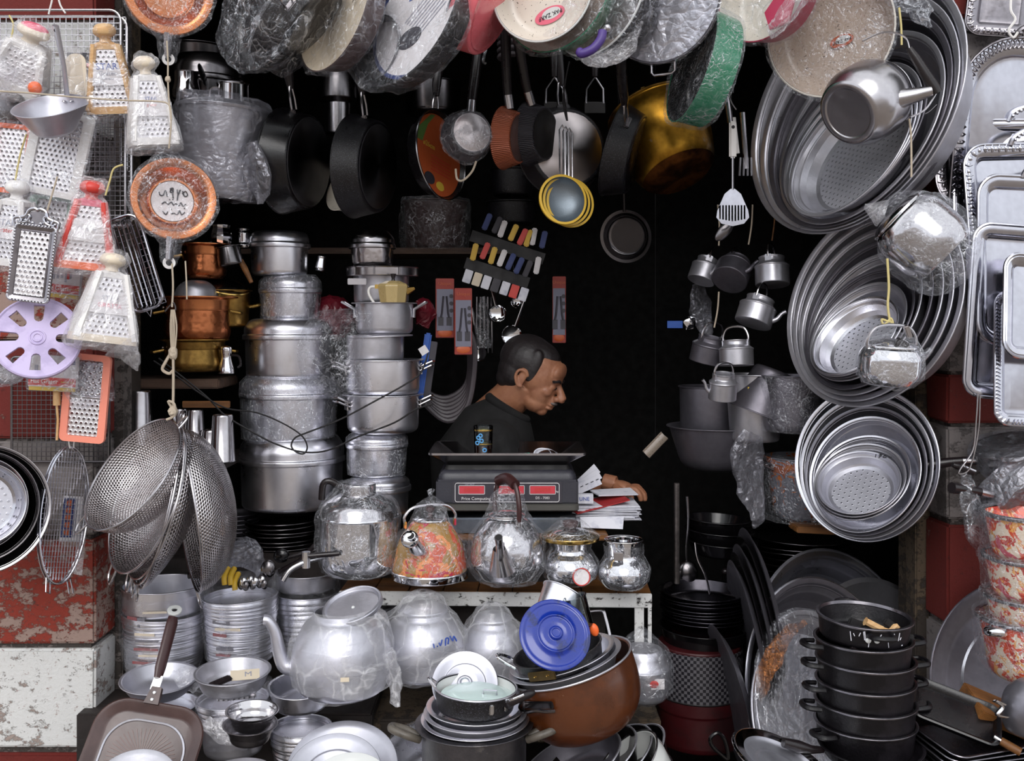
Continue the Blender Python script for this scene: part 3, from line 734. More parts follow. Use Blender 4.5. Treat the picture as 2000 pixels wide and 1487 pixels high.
slab('ceiling', 'dark ceiling of the shop', (0, 3.75, 2.72), (2.9, 2.1, .1), INT)
slab('trim_lintel', 'concrete lintel over the shop opening', (0, 2.66, 2.78), (5.2, .22, .5), STRIP)
slab('floor', 'dark concrete floor of the shop', (0, 3.7, -.02), (2.9, 2.2, .04), DKW)
slab('pavement', 'grey pavement in front of the shop', (0, -5, -.06), (40, 15.4, .1), paint('asphalt', '857a70', .85, col2='6e645c', bst=.4))
slab('wall_opposite_reflector', 'unseen pale wall across the street, added for reflections', (0, -11.2, 1.5), (40, .3, 3.1), paint('pale_render', 'e6dfda', .85, col2='cfc4bc', sc=1.5))  # out of view; kept low and pale to brighten reflections in the metal
slab('wall_upper_blocker', 'unseen facade above the shop opening, added to block skylight', (0, 2.75, 4.2), (8, .2, 2.4), STRIP)  # out of view; added to cut skylight so the inside stays dark
# shop furniture that carries the goods (mostly hidden)
def furn(name, label, cat, c, d, mat, bev=.004):
    o = slab(name, None, c, d, mat, None, None, bev); props(o, label, cat); return o
furn('display_step', 'low dark timber step carrying the tapered bowl stacks', 'step', (-.72, 2.70, .235), (.74, .28, .47), DKW)
furn('display_step', 'higher dark timber ledge under the tall lidded pot stacks', 'step', (-.66, 3.08, .395), (.98, .42, .785), DKW)
furn('display_plinth', 'low dark platform at the foot of the stall under the front row of pots', 'platform', (-.1, 2.3, .16), (2.3, .42, .32), DKW)
furn('display_plinth', 'low dark platform beneath the black casserole tower', 'platform', (.94, 2.62, .15), (.62, .24, .30), DKW)
furn('hanging_rail', 'steel rail above the opening from which pans hang', 'rail', (0, 2.5, 2.45), (2.4, .025, .025), STD)
furn('hanging_rail', 'iron rail inside the shop from which black pans hang', 'rail', (0, 2.86, 2.42), (2.4, .02, .02), STD)
# ================================================================ LEFT: wire racks and graters on the pier
def rack(label, cx, cy, w, h, Y, sp, rc=22, r=1.0, roll=0, double=True, name='wire_rack', mat=STB):
    T(name, label, 'rack', cx, cy, Y, 'c', roll)
    part('wire_mesh', wire_grid(M(), w-4, h-4, sp, sp, r), mat)
    part('frame', M().tube([(p[0], p[1], 0) for p in rrect(w, h, rc)], 2.8, 8, True), mat)
    if double: part('frame', M().tube([(p[0]-9, p[1]+10, 8) for p in rrect(w, h, rc)], 2.4, 8, True), mat)
rack('large chrome wire rack hung highest behind the graters', 100, 190, 296, 316, 2.575, 11.5)
rack('second wire rack, close meshed, below the wooden star grater', 195, 335, 124, 214, 2.55, 9.5, 16)
rack('fine meshed wire rack below the lilac disc on the pier', 118, 800, 190, 205, 2.585, 9, 8, .9, double=False, mat=STD)
T('wire_basket', 'narrow wire grill basket hanging aslant beside the copper pan', 'basket', 266, 515, 2.5, 'c', 17)
part('wires', (lambda X: [X.tube([(i*9-31, -90+abs(i-3.5)*2, 9), (i*9-31, -84, 0), (i*9-31, 80, 0), (i*9-31, 88-abs(i-3.5)*2, 9)], 1.5, 6) for i in range(8)] and X)(M()), CHW)
part('frame', M().tube([(p[0], p[1], 10) for p in rrect(68, 188, 24)], 2.8, 8, True), CHW)
part('back_mesh', wire_grid(M(), 60, 176, 12, 12, .8, -12), CHW)
part('hanger_loop', M().tube([(-6, -94, 9), (0, -108, 9), (6, -94, 9)], 1.4, 6), CHW)
# fish grill
T('grill_basket', 'oval hinged wire grill basket with a printed card inside', 'basket', 125, 1005, 2.44, (.9, 0), 0)
el = lambda x, y: (x/46)**2+(y/131)**2 < 1
part('wires', wire_grid(M(), 92, 262, 5.6, 400, 1.15, 4, el), CHW); part('cross_wires', wire_grid(M(), 92, 262, 400, 10, .7, 0, el), STB)
part('frame', M().tube(ring3(47, 40, 3, 132), 2, 8, True), CHW); part('frame', M().tube(ring3(47, 40, -8, 132), 2, 8, True), CHW)
part('printed_card', M().box((16, -8, -3), (40, 88, 1)), CRD); part('card_picture', M().box((10, -6, -1.8), (24, 76, 1)), PBL)
X = M(); [X.sph((9, -34+i*14, -1), (6, 7, 1.2), 8, 5) for i in range(5)]; part('skewer_print', X, POR)
part('handle', M().tube([(-22, -120, 0), (-22, -146, 4), (-14, -150, 4), (-14, -126, 0)], 1.6, 6), CHW); part('handle', M().tube([(18, -122, 0), (24, -150, 4), (32, -150, 4), (24, -118, 0)], 1.6, 6), CHW)
part('tie', M().tube(cm([(-3, 128, 4), (-8, 150, 4), (-5, 190, 4), (2, 160, 6), (4, 130, 4)], 4), 1.6, 6), WHP)
solo('plastic_sleeve', 'pink translucent strip of plastic hanging behind the oval grill', 'sleeve', 157, 1078, 2.5, M().box((0, 0, 0), (16, 90, 1)).crinkle(2, .05, 3), FLH, 'c', -6)
# top bag grater
box_grater('cream-knobbed box grater in a loose bag, topmost on the rack', 45, 125, 2.42, 62, 96, 82, (.42, -.25, .85), 12, CRP, WHP, WHP, None, FLH, 3, depth=.9)
part('knob_cap', M().sph((0, 0, 41+32), (27, 27, 11), 20, 8), PKK)
bag([(-46, -25, 30, 10), (-52, -25, 0, 34), (-30, -25, -42, 58), (14, -20, -50, 30)], FLH, 8, .03, 4)
T('milk_pan', 'small aluminium milk pan with pouring lip and hole in its handle', 'pan', 96, 208, 2.34, (-.05, -.60, 1), 0)
part('body', M().lathe(rnd([(0, -55), (36, -55, 12), (68, 0, 0), (71, 2, 1), (68, 2.5, 1), (62, -8), (34, -52, 10), (0, -52)]), 48, fn=lambda v: v+Vector((max(0, v.x-52)*.45*(1-min(1, abs(v.y)/22)), 0, 0)) if v.z > -14 else v), ALW)
part('handle', M().tube([(14, 58, 2), (22, 62, 60), (28, 60, 140)], [9, 8, 11], 10, flat=.45), ALW); part('handle_hole', M().tube([(28, 55, 132), (28, 65, 132)], 4, 10), BKM)
rivets('rivet', [(6, 55, -8), (20, 54, -8)], 4, STB)
string('grey cord stretched across the milk pan and the graters', [(-5, 178), (60, 182), (150, 190), (240, 196), (305, 198), (330, 205), (335, 235)], 2.3, 1.7)
box_grater('wooden-framed star grater with turned wooden knob', 214, 152, 2.46, 44, 84, 124, (-.03, -.22, 1), 14, WOOD, WOOD, WOOD, WOOD, FL, 5, [('STAR', 17, 14, INB), ('Grater', 12, 1, PGY), ('fresh food', 5, -9, PGY)])
box_grater('box grater with pink and cream knob beside the wooden one', 292, 215, 2.44, 42, 82, 126, (-.08, -.1, 1), 30, CRP, WHP, WHP, None, FLH, 6, [('STAR', 10, 12, INB), ('grater', 8, 0, PRT)])
part('knob_cap', M().sph((0, 0, 63+31), (19, 19, 9), 20, 8), PKK)
box_grater('white-knobbed star grater at the picture edge above the silver one', 28, 452, 2.38, 46, 82, 118, (.12, -.1, 1), -10, WHP, WHP, WHP, None, FL, 7, [('STAR', 18, 10, PGY), ('grater', 13, -4, PRT)])
box_grater('red box grater with open red base, in a clear bag', 172, 455, 2.38, 48, 100, 124, (.14, -.1, 1), 20, RED, RED, ORG, PKK, FLH, 8, [('star grater', 9, 4, PGY)])
box_grater('white box grater with white knob, lowest of the bagged graters', 208, 598, 2.36, 50, 108, 128, (.12, .05, 1), 32, CRP, WHP, CRP, None, FLH, 9, [('STAR', 14, 8, PGY), ('GRATER', 12, -6, PKK)])
bag([(30, -30, -70, 46), (52, -32, -92, 22), (66, -34, -118, 3)], FLH, 3, .05, 5)
flat_grater('orange plastic flat grater at the picture edge beside the milk pan', 22, 310, 2.47, 82, 135, -6, ORG, False, FL, 11, rc=14)
flat_grater('white-framed flat grater in a bag below the milk pan', 112, 300, 2.42, 118, 168, -12, WHP, False, FL, 12)
flat_grater('pale green flat grater mostly hidden behind the silver grater', 100, 430, 2.47, 90, 90, -8, paint('mint_plastic', 'b4d2c2', .4), False, FLH, 13)
flat_grater('coral plastic grater with coarse and fine blades, lowest on the pier', 168, 778, 2.44, 88, 172, -5, COR, True, None, 14)
bag([(-10, 70, 8, 40), (6, 30, 8, 50), (20, -10, 8, 40)], FL, 5, .04, 6, flat=.3)
solo('peeler', 'peeler with pale wooden handle hanging beside the coral grater', 'peeler', 111, 800, 2.43, M().tube([(0, 40, 0), (0, 8, 0)], 7, 10).tube([(0, 8, 0), (2, -20, 0), (0, -60, 0)], 2.4, 8), WOOD, 'c')
# ornate silver grater
T('silver_grater', 'ornate silver-plated flat grater with scrolled crest and rope border', 'grater', 64, 508, 2.30, 'c', -7)
part('plate', M().rr(84, 152, 10, [(0, -2), (0, 2), (4, 4), (9, 2), (11, 1), (13, 3), (15, 1)], cap0=False), CHD); CUR.children[0].location = (0, -.008, 0)
part('perforated_panel', M().box((0, -8, 1.5), (56, 124, 2)), GRF)
o = rrect(80, 148, 8); X = M()
for i in range(len(o)):
    A, B = Vector(o[i]), Vector(o[(i+1) % len(o)]); k = max(1, int((B-A).length/6))
    for j in range(k): p = A+(B-A)*j/k; X.sph((p.x, p.y-7, 3.5), (2.8, 2.8, 2.4), 7, 4)
part('rope_border', X, CHW)
X = M()
for s_ in (-1, 1):
    X.tube(cm([(s_*42, 62, 3), (s_*44, 76, 4), (s_*34, 80, 4), (s_*30, 72, 4), (s_*36, 70, 4)], 5), 3, 8); X.tube(cm([(s_*32, 80, 3), (s_*22, 84, 4), (s_*16, 96, 4), (s_*6, 100, 4), (0, 98, 4)], 5), 3.6, 8)
    X.tube(cm([(s_*28, 70, 3), (s_*18, 74, 4), (s_*14, 84, 4), (s_*22, 88, 4)], 5), 2.6, 8)
    for k in range(5): X.sph((s_*(8+k*7), 72+((k*37) % 7), 3), (4, 3, 2.4), 7, 4)
part('scrolled_crest', X, CHW); part('crest_plate', M().plate([[(-40, 64), (40, 64), (36, 76), (20, 80), (12, 94), (-12, 94), (-20, 80), (-36, 76)]], -1, 2), CHD)
# lilac disc
T('grater_disc', 'lilac plastic disc with eight keyhole slots', 'disc', 73, 660, 2.33, (.96, 100), 4)
outs = [circ(78, 64)]
for i in range(8):
    a = 2*PI*i/8+PI/2; c, s = math.cos(a), math.sin(a); L = [(66, -9), (38, -6.5), (33, 0), (38, 6.5), (66, 9)]
    L = [(38, -8), (34, -5), (32.5, 0), (34, 5), (38, 8), (66, 10), (66, -10)]
    outs.append([(x*c-y*s, x*s+y*c) for x, y in L])
part('disc', M().plate(outs, -5, 3), LIL)
part('rim', M().lathe([(77, -12), (81, -12), (82, 3), (79, 5), (76, 3)], 64), LIL)
X = M(); [X.lathe([(r, 3), (r+1, 5), (r+3, 5), (r+4, 3)], 40) for r in (6, 12)]; part('hub_rings', X, LIL)
part('pip', M().sph((52, 20, 3), (3, 3, 2), 8, 4), LIL)
# packaged graters
def pack(label, x, y, w, h, roll, Y, txt=True):
    T('packaged_grater', label, 'package', x, y, Y, 'c', roll)
    part('carton', M().box((0, 0, 0), (w, h, 10), None, 1), CRD); part('red_band', M().box((0, -h*.32, 5.4), (w*.98, h*.26, 1)), PRT)
    part('gold_band', M().box((0, -h*.5-3, 3), (w*.94, 7, 6)), PYL)
    X = M()
    for i in range(5): X.box((-w*.34+i*w*.13, h*.08+(i % 3)*3, 5.4), (w*.07, h*.22+(i*5 % 4)*3, 1))
    part('pictured_utensils', X, PGY); part('pictured_knife', M().box((w*.12, h*.12, 5.8), (w*.08, h*.26, 1)), PRT); part('blue_corner', M().box((w*.38, h*.36, 5.4), (w*.16, h*.24, 1)), PBL)
    if txt:
        part('lettering', TXT('Flat Grater', 12, Matrix.Translation((-w*.16, -h*.32, 6.2)), .3), WHP); part('lettering', TXT('Stainless Steel', 4.5, Matrix.Translation((w*.32, -h*.31, 6.2)), .3), PYL)
    X = M().rr(w*1.1, h*1.25, 8, [(6, -6), (0, -4), (0, 6), (8, 9), (w*.3, 9)]).crinkle(3, .05, 4); X.flat = True; part('plastic_wrap', X, FL)
pack('carton reading Flat Grater with a red band, below the lilac disc', 105, 726, 94, 62, -3, 2.42)
pack('red-banded grater carton tucked behind the silver grater', 128, 545, 62, 62, -6, 2.45)
string('short yellow tie on the top wire rack', [(18, 30), (26, 48), (22, 75)], 2.42, 1.8, YST, 'tie', 'tie'); string('knotted yellow tie above the red grater', [(240, 322), (222, 330), (214, 355), (206, 382)], 2.34, 1.8, YST, 'tie', 'tie')
string('pale tie holding the silver grater crest', [(112, 345), (104, 372), (90, 420)], 2.3, 1.8, STRG, 'tie', 'tie'); string('yellow tie above the white-knobbed star grater', [(52, 262), (40, 300), (30, 352)], 2.36, 1.8, YST, 'tie', 'tie')
string('white cords looping over the rack top', [(95, 28), (100, 8), (108, -20), (118, 10), (128, 26)], 2.5, 1.8, WHP, 'cord', 'cord')
# small filler bags on rack
T('bagged_utensil', 'bagged ladle and mint utensil behind the pans at the picture edge', 'utensil', 20, 215, 2.5, 'c', 0)
part('ladle', M().sph((0, 0, 0), (34, 40, 20), 20, 12), STD); bag([(30, 10, 8, 20), (0, 0, 10, 48), (-30, -20, 8, 40)], FL, 6, .04, 21)
T('bagged_colander', 'bagged colander at the picture edge below the lilac disc', 'colander', 8, 728, 2.42, 'c', 0)
part('bowl', M().sph((0, 0, -6), (40, 24, 20), 24, 12), STP); bag([(-40, 0, 8, 20), (0, 0, 8, 36), (40, -4, 8, 16)], FL, 5, .04, 22)
T('spatula', 'cream spatula in a bag hanging between the graters', 'spatula', 150, 150, 2.47, 'c', 4)
part('blade', M().plate([rrect(40, 90, 18)], -2, 2), CRP); bag([(0, 58, 4, 14), (0, 20, 4, 24), (-2, -40, 4, 30)], FLH, 4, .05, 24, flat=.4)
T('tomato_toy', 'small orange ball ornament in film above the milk pan', 'ornament', 68, 172, 2.36, 'c', 0); part('ball', M().sph((0, 0, 0), 13, 16, 10), ORG); wrap([(0, -15), (14, -8), (14, 8), (3, 18)], FL, 16, 2, .1, 2)
T('sign_card', 'dark card reading BEST behind the spatula', 'card', 176, 118, 2.545, 'c', 0); part('card', M().box((0, 0, 0), (90, 30, 2)), PDK); part('lettering', TXT('BEST', 9, Matrix.Translation((6, 4, 1.6)), .3), PGY); part('red_print', M().box((0, -10, 1), (84, 8, 1.4)), PRT)
# ---------------------------------------------------------------- copper pans in film
def copper(label, x, y, R, Y, text, roll=0, up=True):
    T('copper_pan', label, 'pan', x, y, Y, (.97, 60), roll)
    part('body', M().lathe(rnd([(0, -34), (R*.6, -34, 10), (R-3, -3, 3), (R+2, 0, 1), (R, 3, 1), (R*.86, 1, 2), (R*.8, -2, 2), (R*.58, -28, 10), (0, -28)]), 60), CU)
    part('inner_ring', M().lathe([(R*.5, -27.5), (R*.52, -24), (R*.56, -24), (R*.58, -27.5)], 50), CU)
    if text:
        part('paper_disc', M().lathe([(R*.5, -27), (R*.5, -25), (0, -25)], 40), CRD)
        script_marks([[(-26, 16), (-24, 10), (-18, 10), (-14, 20), (-10, 8)], [(-6, 24), (0, 26), (0, 18), (-5, 18), (-2, 24), (1, 6)], [(8, 24), (10, 14), (14, 24), (10, 14), (9, 2)], [(18, 22), (22, 12), (28, 14), (24, 22), (18, 16)], [(26, -4), (20, -8), (16, -2), (12, -8), (6, -4), (2, -8), (-2, -2), (-8, -7), (-14, -3), (-20, -8)], [(22, -12), (24, -13)], [(-6, 2), (-5, 3)], [(0, 4), (1, 3)], [(24, -20), (18, -26), (14, -18), (10, -26), (4, -24), (-2, -26)], [(-8, -22), (-12, -28), (-18, -22)], [(-2, -16), (-1, -17)]], 1.3, INK, Matrix.Translation((0, 0, -24)))
    part('hanging_tab', M().lathe([(6, -1), (12, -1), (12, 2), (6, 2)], 24, Matrix.Translation((-4, -(R+46) if up else R+30, -10))), WHP)
    part('handle', M().tube([(-2, -(R-4), -6), (-4, -(R+40), -8)], [14, 10], 12, flat=.5), STB)
    X = M().lathe([(R*.3, -46), (R*.8, -40), (R+6, -4), (R+5, 6), (R*.8, 8), (R*.3, 4), (0, 4)], 40, fn=None)
    o = [(R*.3, -44), (R*.7, -42), (R+5, -14), (R+7, 2), (R*.9, 9), (R*.6, 6), (R*.3, 3), (0, 2)]
    wrap(o, FLT, 46, 3.4, .03, int(x)+int(R))
    bag([(-4, -(R-16), -4, R*.62), (-4, -(R+18), -6, R*.36), (-4, -(R+44), -8, R*.3), (-4, -(R+54), -8, R*.12)], FLT, 4, .04, 3, flat=.4)
    if text: bag([(-10, R-18, -4, R*.7), (-14, R+14, -6, R*.4), (-18, R+40, -8, 10), (-14, R+52, -6, 14)], FL, 5, .04, 9, flat=.45)
copper('copper pan in film with handwritten paper disc inside', 340, 388, 80, 2.44, True)
copper('copper pan in film cut off by the picture top, knotted below', 330, -18, 84, 2.44, False)
string('pale string knotted below the upper copper pan', [(326, 80), (328, 120), (328, 158), (330, 195), (334, 240), (330, 290)], 2.42, 1.8)
solo('knot', 'small knot in the string below the upper copper pan', 'knot', 328, 155, 2.42, M().sph((0, 0, 0), (6, 5, 6), 8, 6).crinkle(2, .3, 2), STRG)
string('thin string from the copper pan label down to the strainer hook', [(336, 515), (338, 560), (336, 600)], 2.42, 2.0); string('second string hanging before the copper pots', [(362, 510), (364, 545), (365, 585)], 2.44, 1.6)
T('rope', 'knotted pale cord carrying the bunch of strainers', 'rope', 338, 700, 2.42, 'c')
X = M()
for k in range(4): X.tube(cm([(-3+k*2, 95, k), (-5+k*4, 60, 3*math.sin(k)), (-2+k*2, 12, 2)], 6), 1.7, 6)
X.tube(cm([(0, 12, 0), (1, -40, 1), (0, -100, 0)], 6), 2.6, 6); X.tube(cm([(-3, 12, 0), (-14, -8, 3), (-20, -22, 2), (-8, -30, 0), (0, -24, 0)], 5), 3, 6); X.tube(cm([(0, -100, 0), (-8, -84, 4), (4, -90, 4), (2, -112, 2), (-12, -120, 3)], 5), 2.6, 6)
part('cord', X, STRG); part('knot', M().sph((0, 10, 0), (9, 14, 7), 12, 8).crinkle(3, .25, 4), STRG); part('knot', M().sph((0, -104, 0), (9, 12, 8), 12, 8).crinkle(3, .25, 6), STRG)
part('wire_hook', M().tube(cm([(-16, 92, 0), (0, 108, 0), (5, 96, 0), (-2, 82, 0), (-2, 74, 0)], 5), 1.6, 6), STD)
# ---------------------------------------------------------------- strainers
def strainer(label, hx, hy, L, ratio, ang, d, Y, mat=STP, loop=True):
    """hung at (hx, hy); the rim's long axis points down along `L` px"""
    an = math.radians(ang-90)                    # long axis direction up the screen
    cx, cy = hx-math.cos(an)*L*1.0, hy+math.sin(an)*L*1.0
    T('wire_strainer', label, 'strainer', cx, cy, Y, (ratio, ang), 0)
    mw = CUR.matrix_world.inverted()
    h = mw @ at(hx, hy, Y); ha = math.atan2(h.y, h.x)
    n = 9; pr = [(L*math.cos(t), -d*math.sin(t)) for t in [i*PI/2/n for i in range(n+1)]]; pr[-1] = (0, -d)
    part('perforated_bowl', M().lathe(pr, 64), mat)
    part('rim', M().tube(ring3(L+1, 64), 2.3, 8, True), STB)
    q = Matrix.Rotation(ha, 4, 'Z')
    part('hanging_loop', M().tube(cm([(L, -9, 0), (L+22, -6, 0), (L+28, 0, 0), (L+22, 6, 0), (L, 9, 0)], 5), 2, 6, m=q), STB)
    if loop: part('rest_hook', M().tube(cm([(-L, -16, 0), (-L-22, -14, -2), (-L-34, 0, -4), (-L-22, 14, -2), (-L, 16, 0)], 5), 2.2, 6, m=q), STB)
strainer('perforated steel strainer furthest right of the bunch, back turned outwards', 342, 838, 160, .10, -172, 92, 2.48, STP2)
strainer('fifth strainer of the bunch, almost edge-on', 342, 832, 158, .12, 168, 40, 2.47)
strainer('fourth strainer of the bunch, nearly edge-on', 340, 830, 156, .17, 167, 60, 2.455)
strainer('third strainer of the bunch, opening narrowly', 338, 828, 152, .26, 166, 70, 2.44)
strainer('second strainer of the bunch, its bowl opening towards the pier', 334, 830, 148, .36, 161, 76, 2.425)
strainer('front strainer of the bunch, smaller and swung outwards', 332, 826, 123, .44, 143, 88, 2.38, STP, True)
# ---------------------------------------------------------------- big nested basins at left edge
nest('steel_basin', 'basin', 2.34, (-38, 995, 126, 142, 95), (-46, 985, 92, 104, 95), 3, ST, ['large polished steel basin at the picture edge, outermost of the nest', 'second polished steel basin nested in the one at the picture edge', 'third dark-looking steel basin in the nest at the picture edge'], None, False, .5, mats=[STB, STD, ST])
nest('steel_colander', 'colander', 2.29, (-36, 985, 80, 92, 95), (-36, 985, 80, 92, 95), 1, CHW, ['bright steel colander innermost at the picture edge'], None, True, .5)
# ================================================================ inner left shelf and goods
o = slab('shelf', None, (-1.0, 3.0, zof(748, 2.95)), (.34, .2, .028), WOD, bev=.004); props(o, 'dark wooden shelf carrying the copper pots', 'shelf')
o = slab('shelf', None, (-1.02, 3.05, zof(228, 2.95)), (.40, .22, .02), DKW, bev=.004); props(o, 'upper dark shelf carrying steel pots above the bagged pot', 'shelf')
def cpot(label, x, yb, Y, R, H, mat, flange=6, hnd=True, ang=20):
    T('copper_pot', label, 'pot', x, yb, Y, base=R)
    part('body', M().lathe(rnd([(0, 0), (R-8, 0, 8), (R-2, H*.2, 6), (R-7, H*.72, 6), (R-4, H*.74, 2)]), 48), mat)
    part('collar', M().lathe(rnd([(R-5, H*.72), (R-4, H*.97, 2), (R+flange, H, 1), (R+flange, H+3, 1), (R-6, H+2)]), 48), CU if mat is CUH else BRS)
    part('tinned_inside', M().lathe([(R-7, H+2), (R-9, 6), (0, 5)], 32), STD)
    if hnd:
        for a in (ang, ang+180):
            X = M(); loop_handle(X, R-2, H*.7, 26, 20, 3, a, 4); part('handle', X, BRS)
            q = Matrix.Rotation(math.radians(a), 4, 'Z'); part('rivet', M().sph((R-3, 16, H*.78), 3, 8, 5, q), STB)
cpot('low brass pan on the wooden shelf, under the copper pots', 380, 728, 2.93, 62, 60, BRS, 4)
cpot('large hammered copper pot in the middle of the shelf stack', 385, 668, 2.93, 66, 84, CUH, 12)
solo('bowl', 'upturned aluminium bowl crowning the hammered copper pot', 'bowl', 383, 582, 2.93, M().lathe(rnd([(44, -4), (46, -2, 1), (43, 0, 1), (36, 22, 16), (20, 34, 10), (0, 35)]), 44), ALB)
cpot('smaller hammered copper pot above the aluminium bowl', 398, 546, 2.98, 46, 66, CUH, 6)
T('pot_cover', 'gilt edged dark lid leaning behind the copper stack', 'lid', 440, 560, 3.0, (.3, 80), 0); part('body', M().lathe(rnd([(0, 12), (30, 8, 6), (44, 0, 2), (47, 0)]), 40), STD); part('rim', M().tube(ring3(46, 40), 2.4, 6, True), GLD)
T('brass_pot', 'dark brass-rimmed pot behind the copper stack', 'pot', 440, 640, 3.02, base=50); part('body', M().lathe(pv(48, 44, 70, 8, 2, 4), 40), BRS); part('handle', M().tube(cm([(50, -10, 40), (66, -8, 44), (66, 8, 44), (50, 10, 40)], 4), 3, 6), GLD)
T('pepper_mill', 'small chrome pepper pot on the shelf end', 'pepper pot', 442, 730, 2.90)
part('body', M().lathe(rnd([(0, 0), (16, 0, 2), (15, 10, 4), (9, 32, 6), (11, 42, 3), (11, 52, 3), (0, 56)]), 28), CH_); part('handle', M().tube(cm([(10, 0, 36), (24, 0, 34), (28, 0, 18), (22, 0, 12)], 4), 2.5, 6), BKL)
T('shaker', 'chrome shaker standing behind the pots near the top lidded pot', 'shaker', 475, 485, 3.05); part('body', M().lathe(rnd([(0, 0), (15, 0, 2), (17, 6, 2), (14, 10, 2), (15, 30, 2), (12, 34, 2), (14, 38, 2), (0, 42)]), 28), CH_)
T('shaker', 'small chrome shaker between the two lidded pot stacks', 'shaker', 624, 530, 3.1, (.15, 0, 1)); part('body', M().lathe(rnd([(0, 0), (10, 0, 2), (12, 6, 2), (9, 26, 2), (10, 30, 2), (0, 33)]), 24), CH_)
T('cezve', 'dark little coffee pot with wooden handle near the copper pots', 'coffee pot', 452, 520, 2.96, (-.2, 0, 1)); part('body', M().lathe(pv(22, 26, 36, 6, 2, 3), 32), STD); part('handle', M().tube([(14, 0, 26), (26, -6, -10), (34, -8, -40)], [4, 6, 4], 10), WOG)
T('glass_jar', 'faceted glass jar glinting above the copper pots', 'jar', 430, 480, 3.0); X = M().lathe(rnd([(0, 0), (20, 0, 4), (24, 20, 6), (18, 34, 4), (20, 40, 1), (0, 40)]), 12); X.flat = True; part('body', X, CH_)
for i, (x, yb, Y, r, h, lab) in enumerate([(272, 872, 2.86, 27, 106, 'tall steel tumbler upside down nearest the door frame'), (381, 868, 2.9, 20, 66, 'steel tumbler upside down directly behind the strainer loops'), (435, 905, 2.84, 24, 92, 'steel tumbler upside down in front, next to the pot stack'), (412, 900, 2.88, 22, 58, 'short steel tumbler between the taller ones'), (352, 860, 2.92, 18, 60, 'steel tumbler half hidden behind the strainer hook')]):
    solo('steel_tumbler', lab, 'tumbler', x, yb, Y, M().lathe(rnd([(r, 0), (r+1.5, 1), (r, 3), (r*.8, h-3, 3), (r*.74, h, 2), (r*.66, h-2, 1), (0, h-2)]), 40), STB, base=r)
o = slab('shelf', None, (-1.0, 3.0, zof(905, 2.9)), (.4, .3, .02), DKW); props(o, 'low dark shelf under the steel tumblers', 'shelf')
solo('wood_strip', 'short strip of orange grained wood above the tumblers', 'wood', 403, 790, 2.9, M().box((0, 0, 0), (92, 8, 13), None, 1), WOG)
# steel pots on the upper shelf
lidded('large dark steel lidded pot on the upper shelf at the picture top', 402, 222, 3.08, 76, 108, 48, STD, None, 3, None, 'steel_pot')
part('paper_label', M().box((38, -68, 38), (46, 1.5, 40), Matrix.Rotation(.35, 4, 'Z')), PGY)
T('steel_pot', 'second dark steel pot lid arching behind the shelf pots', 'pot', 385, 130, 3.15, base=70); part('body', M().lathe(rnd([(0, 0), (66, 0, 8), (70, 30, 2), (74, 32, 2), (60, 48, 16), (0, 52)]), 56), STD)
T('steel_mug', 'steel mug with strap handle and raised lid on the upper shelf', 'mug', 362, 200, 2.92, base=28)
part('body', M().lathe(rnd([(0, 0), (26, 0, 8), (30, 18, 8), (25, 40, 6), (25, 56, 1), (27, 58, 1), (23, 57), (23, 6), (0, 5)]), 40), ST); part('handle', M().tube(cm([(12, -28, 16), (18, -44, 20), (18, -40, 34), (12, -26, 38)], 5), 4, 6, flat=.4), STB); part('lid', M().lathe([(22, 0), (23, 2), (0, 6)], 30, Matrix.Translation((34, -4, 52)) @ Matrix.Rotation(1.3, 4, 'Y')), STD)
T('steel_mug', 'low steel mug standing over the bagged pot', 'mug', 455, 212, 2.92, base=32)
part('body', M().lathe(rnd([(0, 0), (30, 0, 6), (32, 6, 2), (31, 44, 2), (33, 47, 1), (29, 46), (29, 6), (0, 5)]), 40), ST); part('handle', M().tube(cm([(-26, -16, 12), (-36, -26, 16), (-36, -24, 32), (-26, -16, 36)], 5), 4, 6, flat=.4), STB)
T('bagged_pot', 'big aluminium pot in a loose milky bag above the copper pots', 'pot', 426, 384, 2.82, (.08, -.05, 1), base=86)
part('body', M().lathe(pv(82, 74, 168, 16, 3, 5), 56), ALM); part('lid', M().lathe(rnd([(86, 166), (88, 172, 2), (60, 184, 10), (0, 186)]), 48), ALM)
wrap([(50, -6), (84, -4), (93, 40), (96, 110), (95, 160), (90, 184), (50, 194), (10, 196)], BAGD, 48, 8, .02, 5, step=9); bag([(70, -70, 100, 30), (92, -60, 40, 40), (96, -50, -10, 12)], BAGD, 5, .03, 6, flat=.4)
# ================================================================ CENTRE-LEFT: pot stacks
gA = 'lidded aluminium pots in the tall stack'
lidded('widest lidded aluminium pot at the foot of the tall stack', 571, 1006, 3.05, 100, 140, 46, AL, None, 1, gA, over=3)
lidded('lidded aluminium pot second from the foot, film torn at its lid', 565, 866, 3.05, 92, 124, 38, AL, 1, 2, gA)
lidded('lidded aluminium pot in the middle of the stack with black handwriting', 565, 741, 3.05, 86, 114, 34, AL, 1, 3, gA)
script_marks([[(0, 8), (-2, 0), (-8, -6), (-14, 0)], [(6, 12), (6, 2), (12, 2), (14, 10)], [(20, 14), (20, 0)], [(4, -8), (6, -10)]], 1, INK, Matrix.Rotation(-.37*3*0, 4, 'Z') @ Matrix())
CUR.children[-1].matrix_local = CUR.matrix_world.to_3x3().inverted().to_4x4() @ (Matrix.Translation(Vector((78, -40, 46))*K) @ Matrix.Rotation(math.radians(62), 4, 'Z') @ Matrix.Rotation(PI/2, 4, 'X'))
lidded('small lidded aluminium pot in crinkled film, second from the top of the stack', 567, 625, 3.05, 57, 86, 28, AL, 1, 4, gA)
lidded('topmost lidded aluminium pot of the tall stack, unwrapped', 546, 539, 3.05, 57, 86, 26, AL, None, 5, gA, lt=.9)
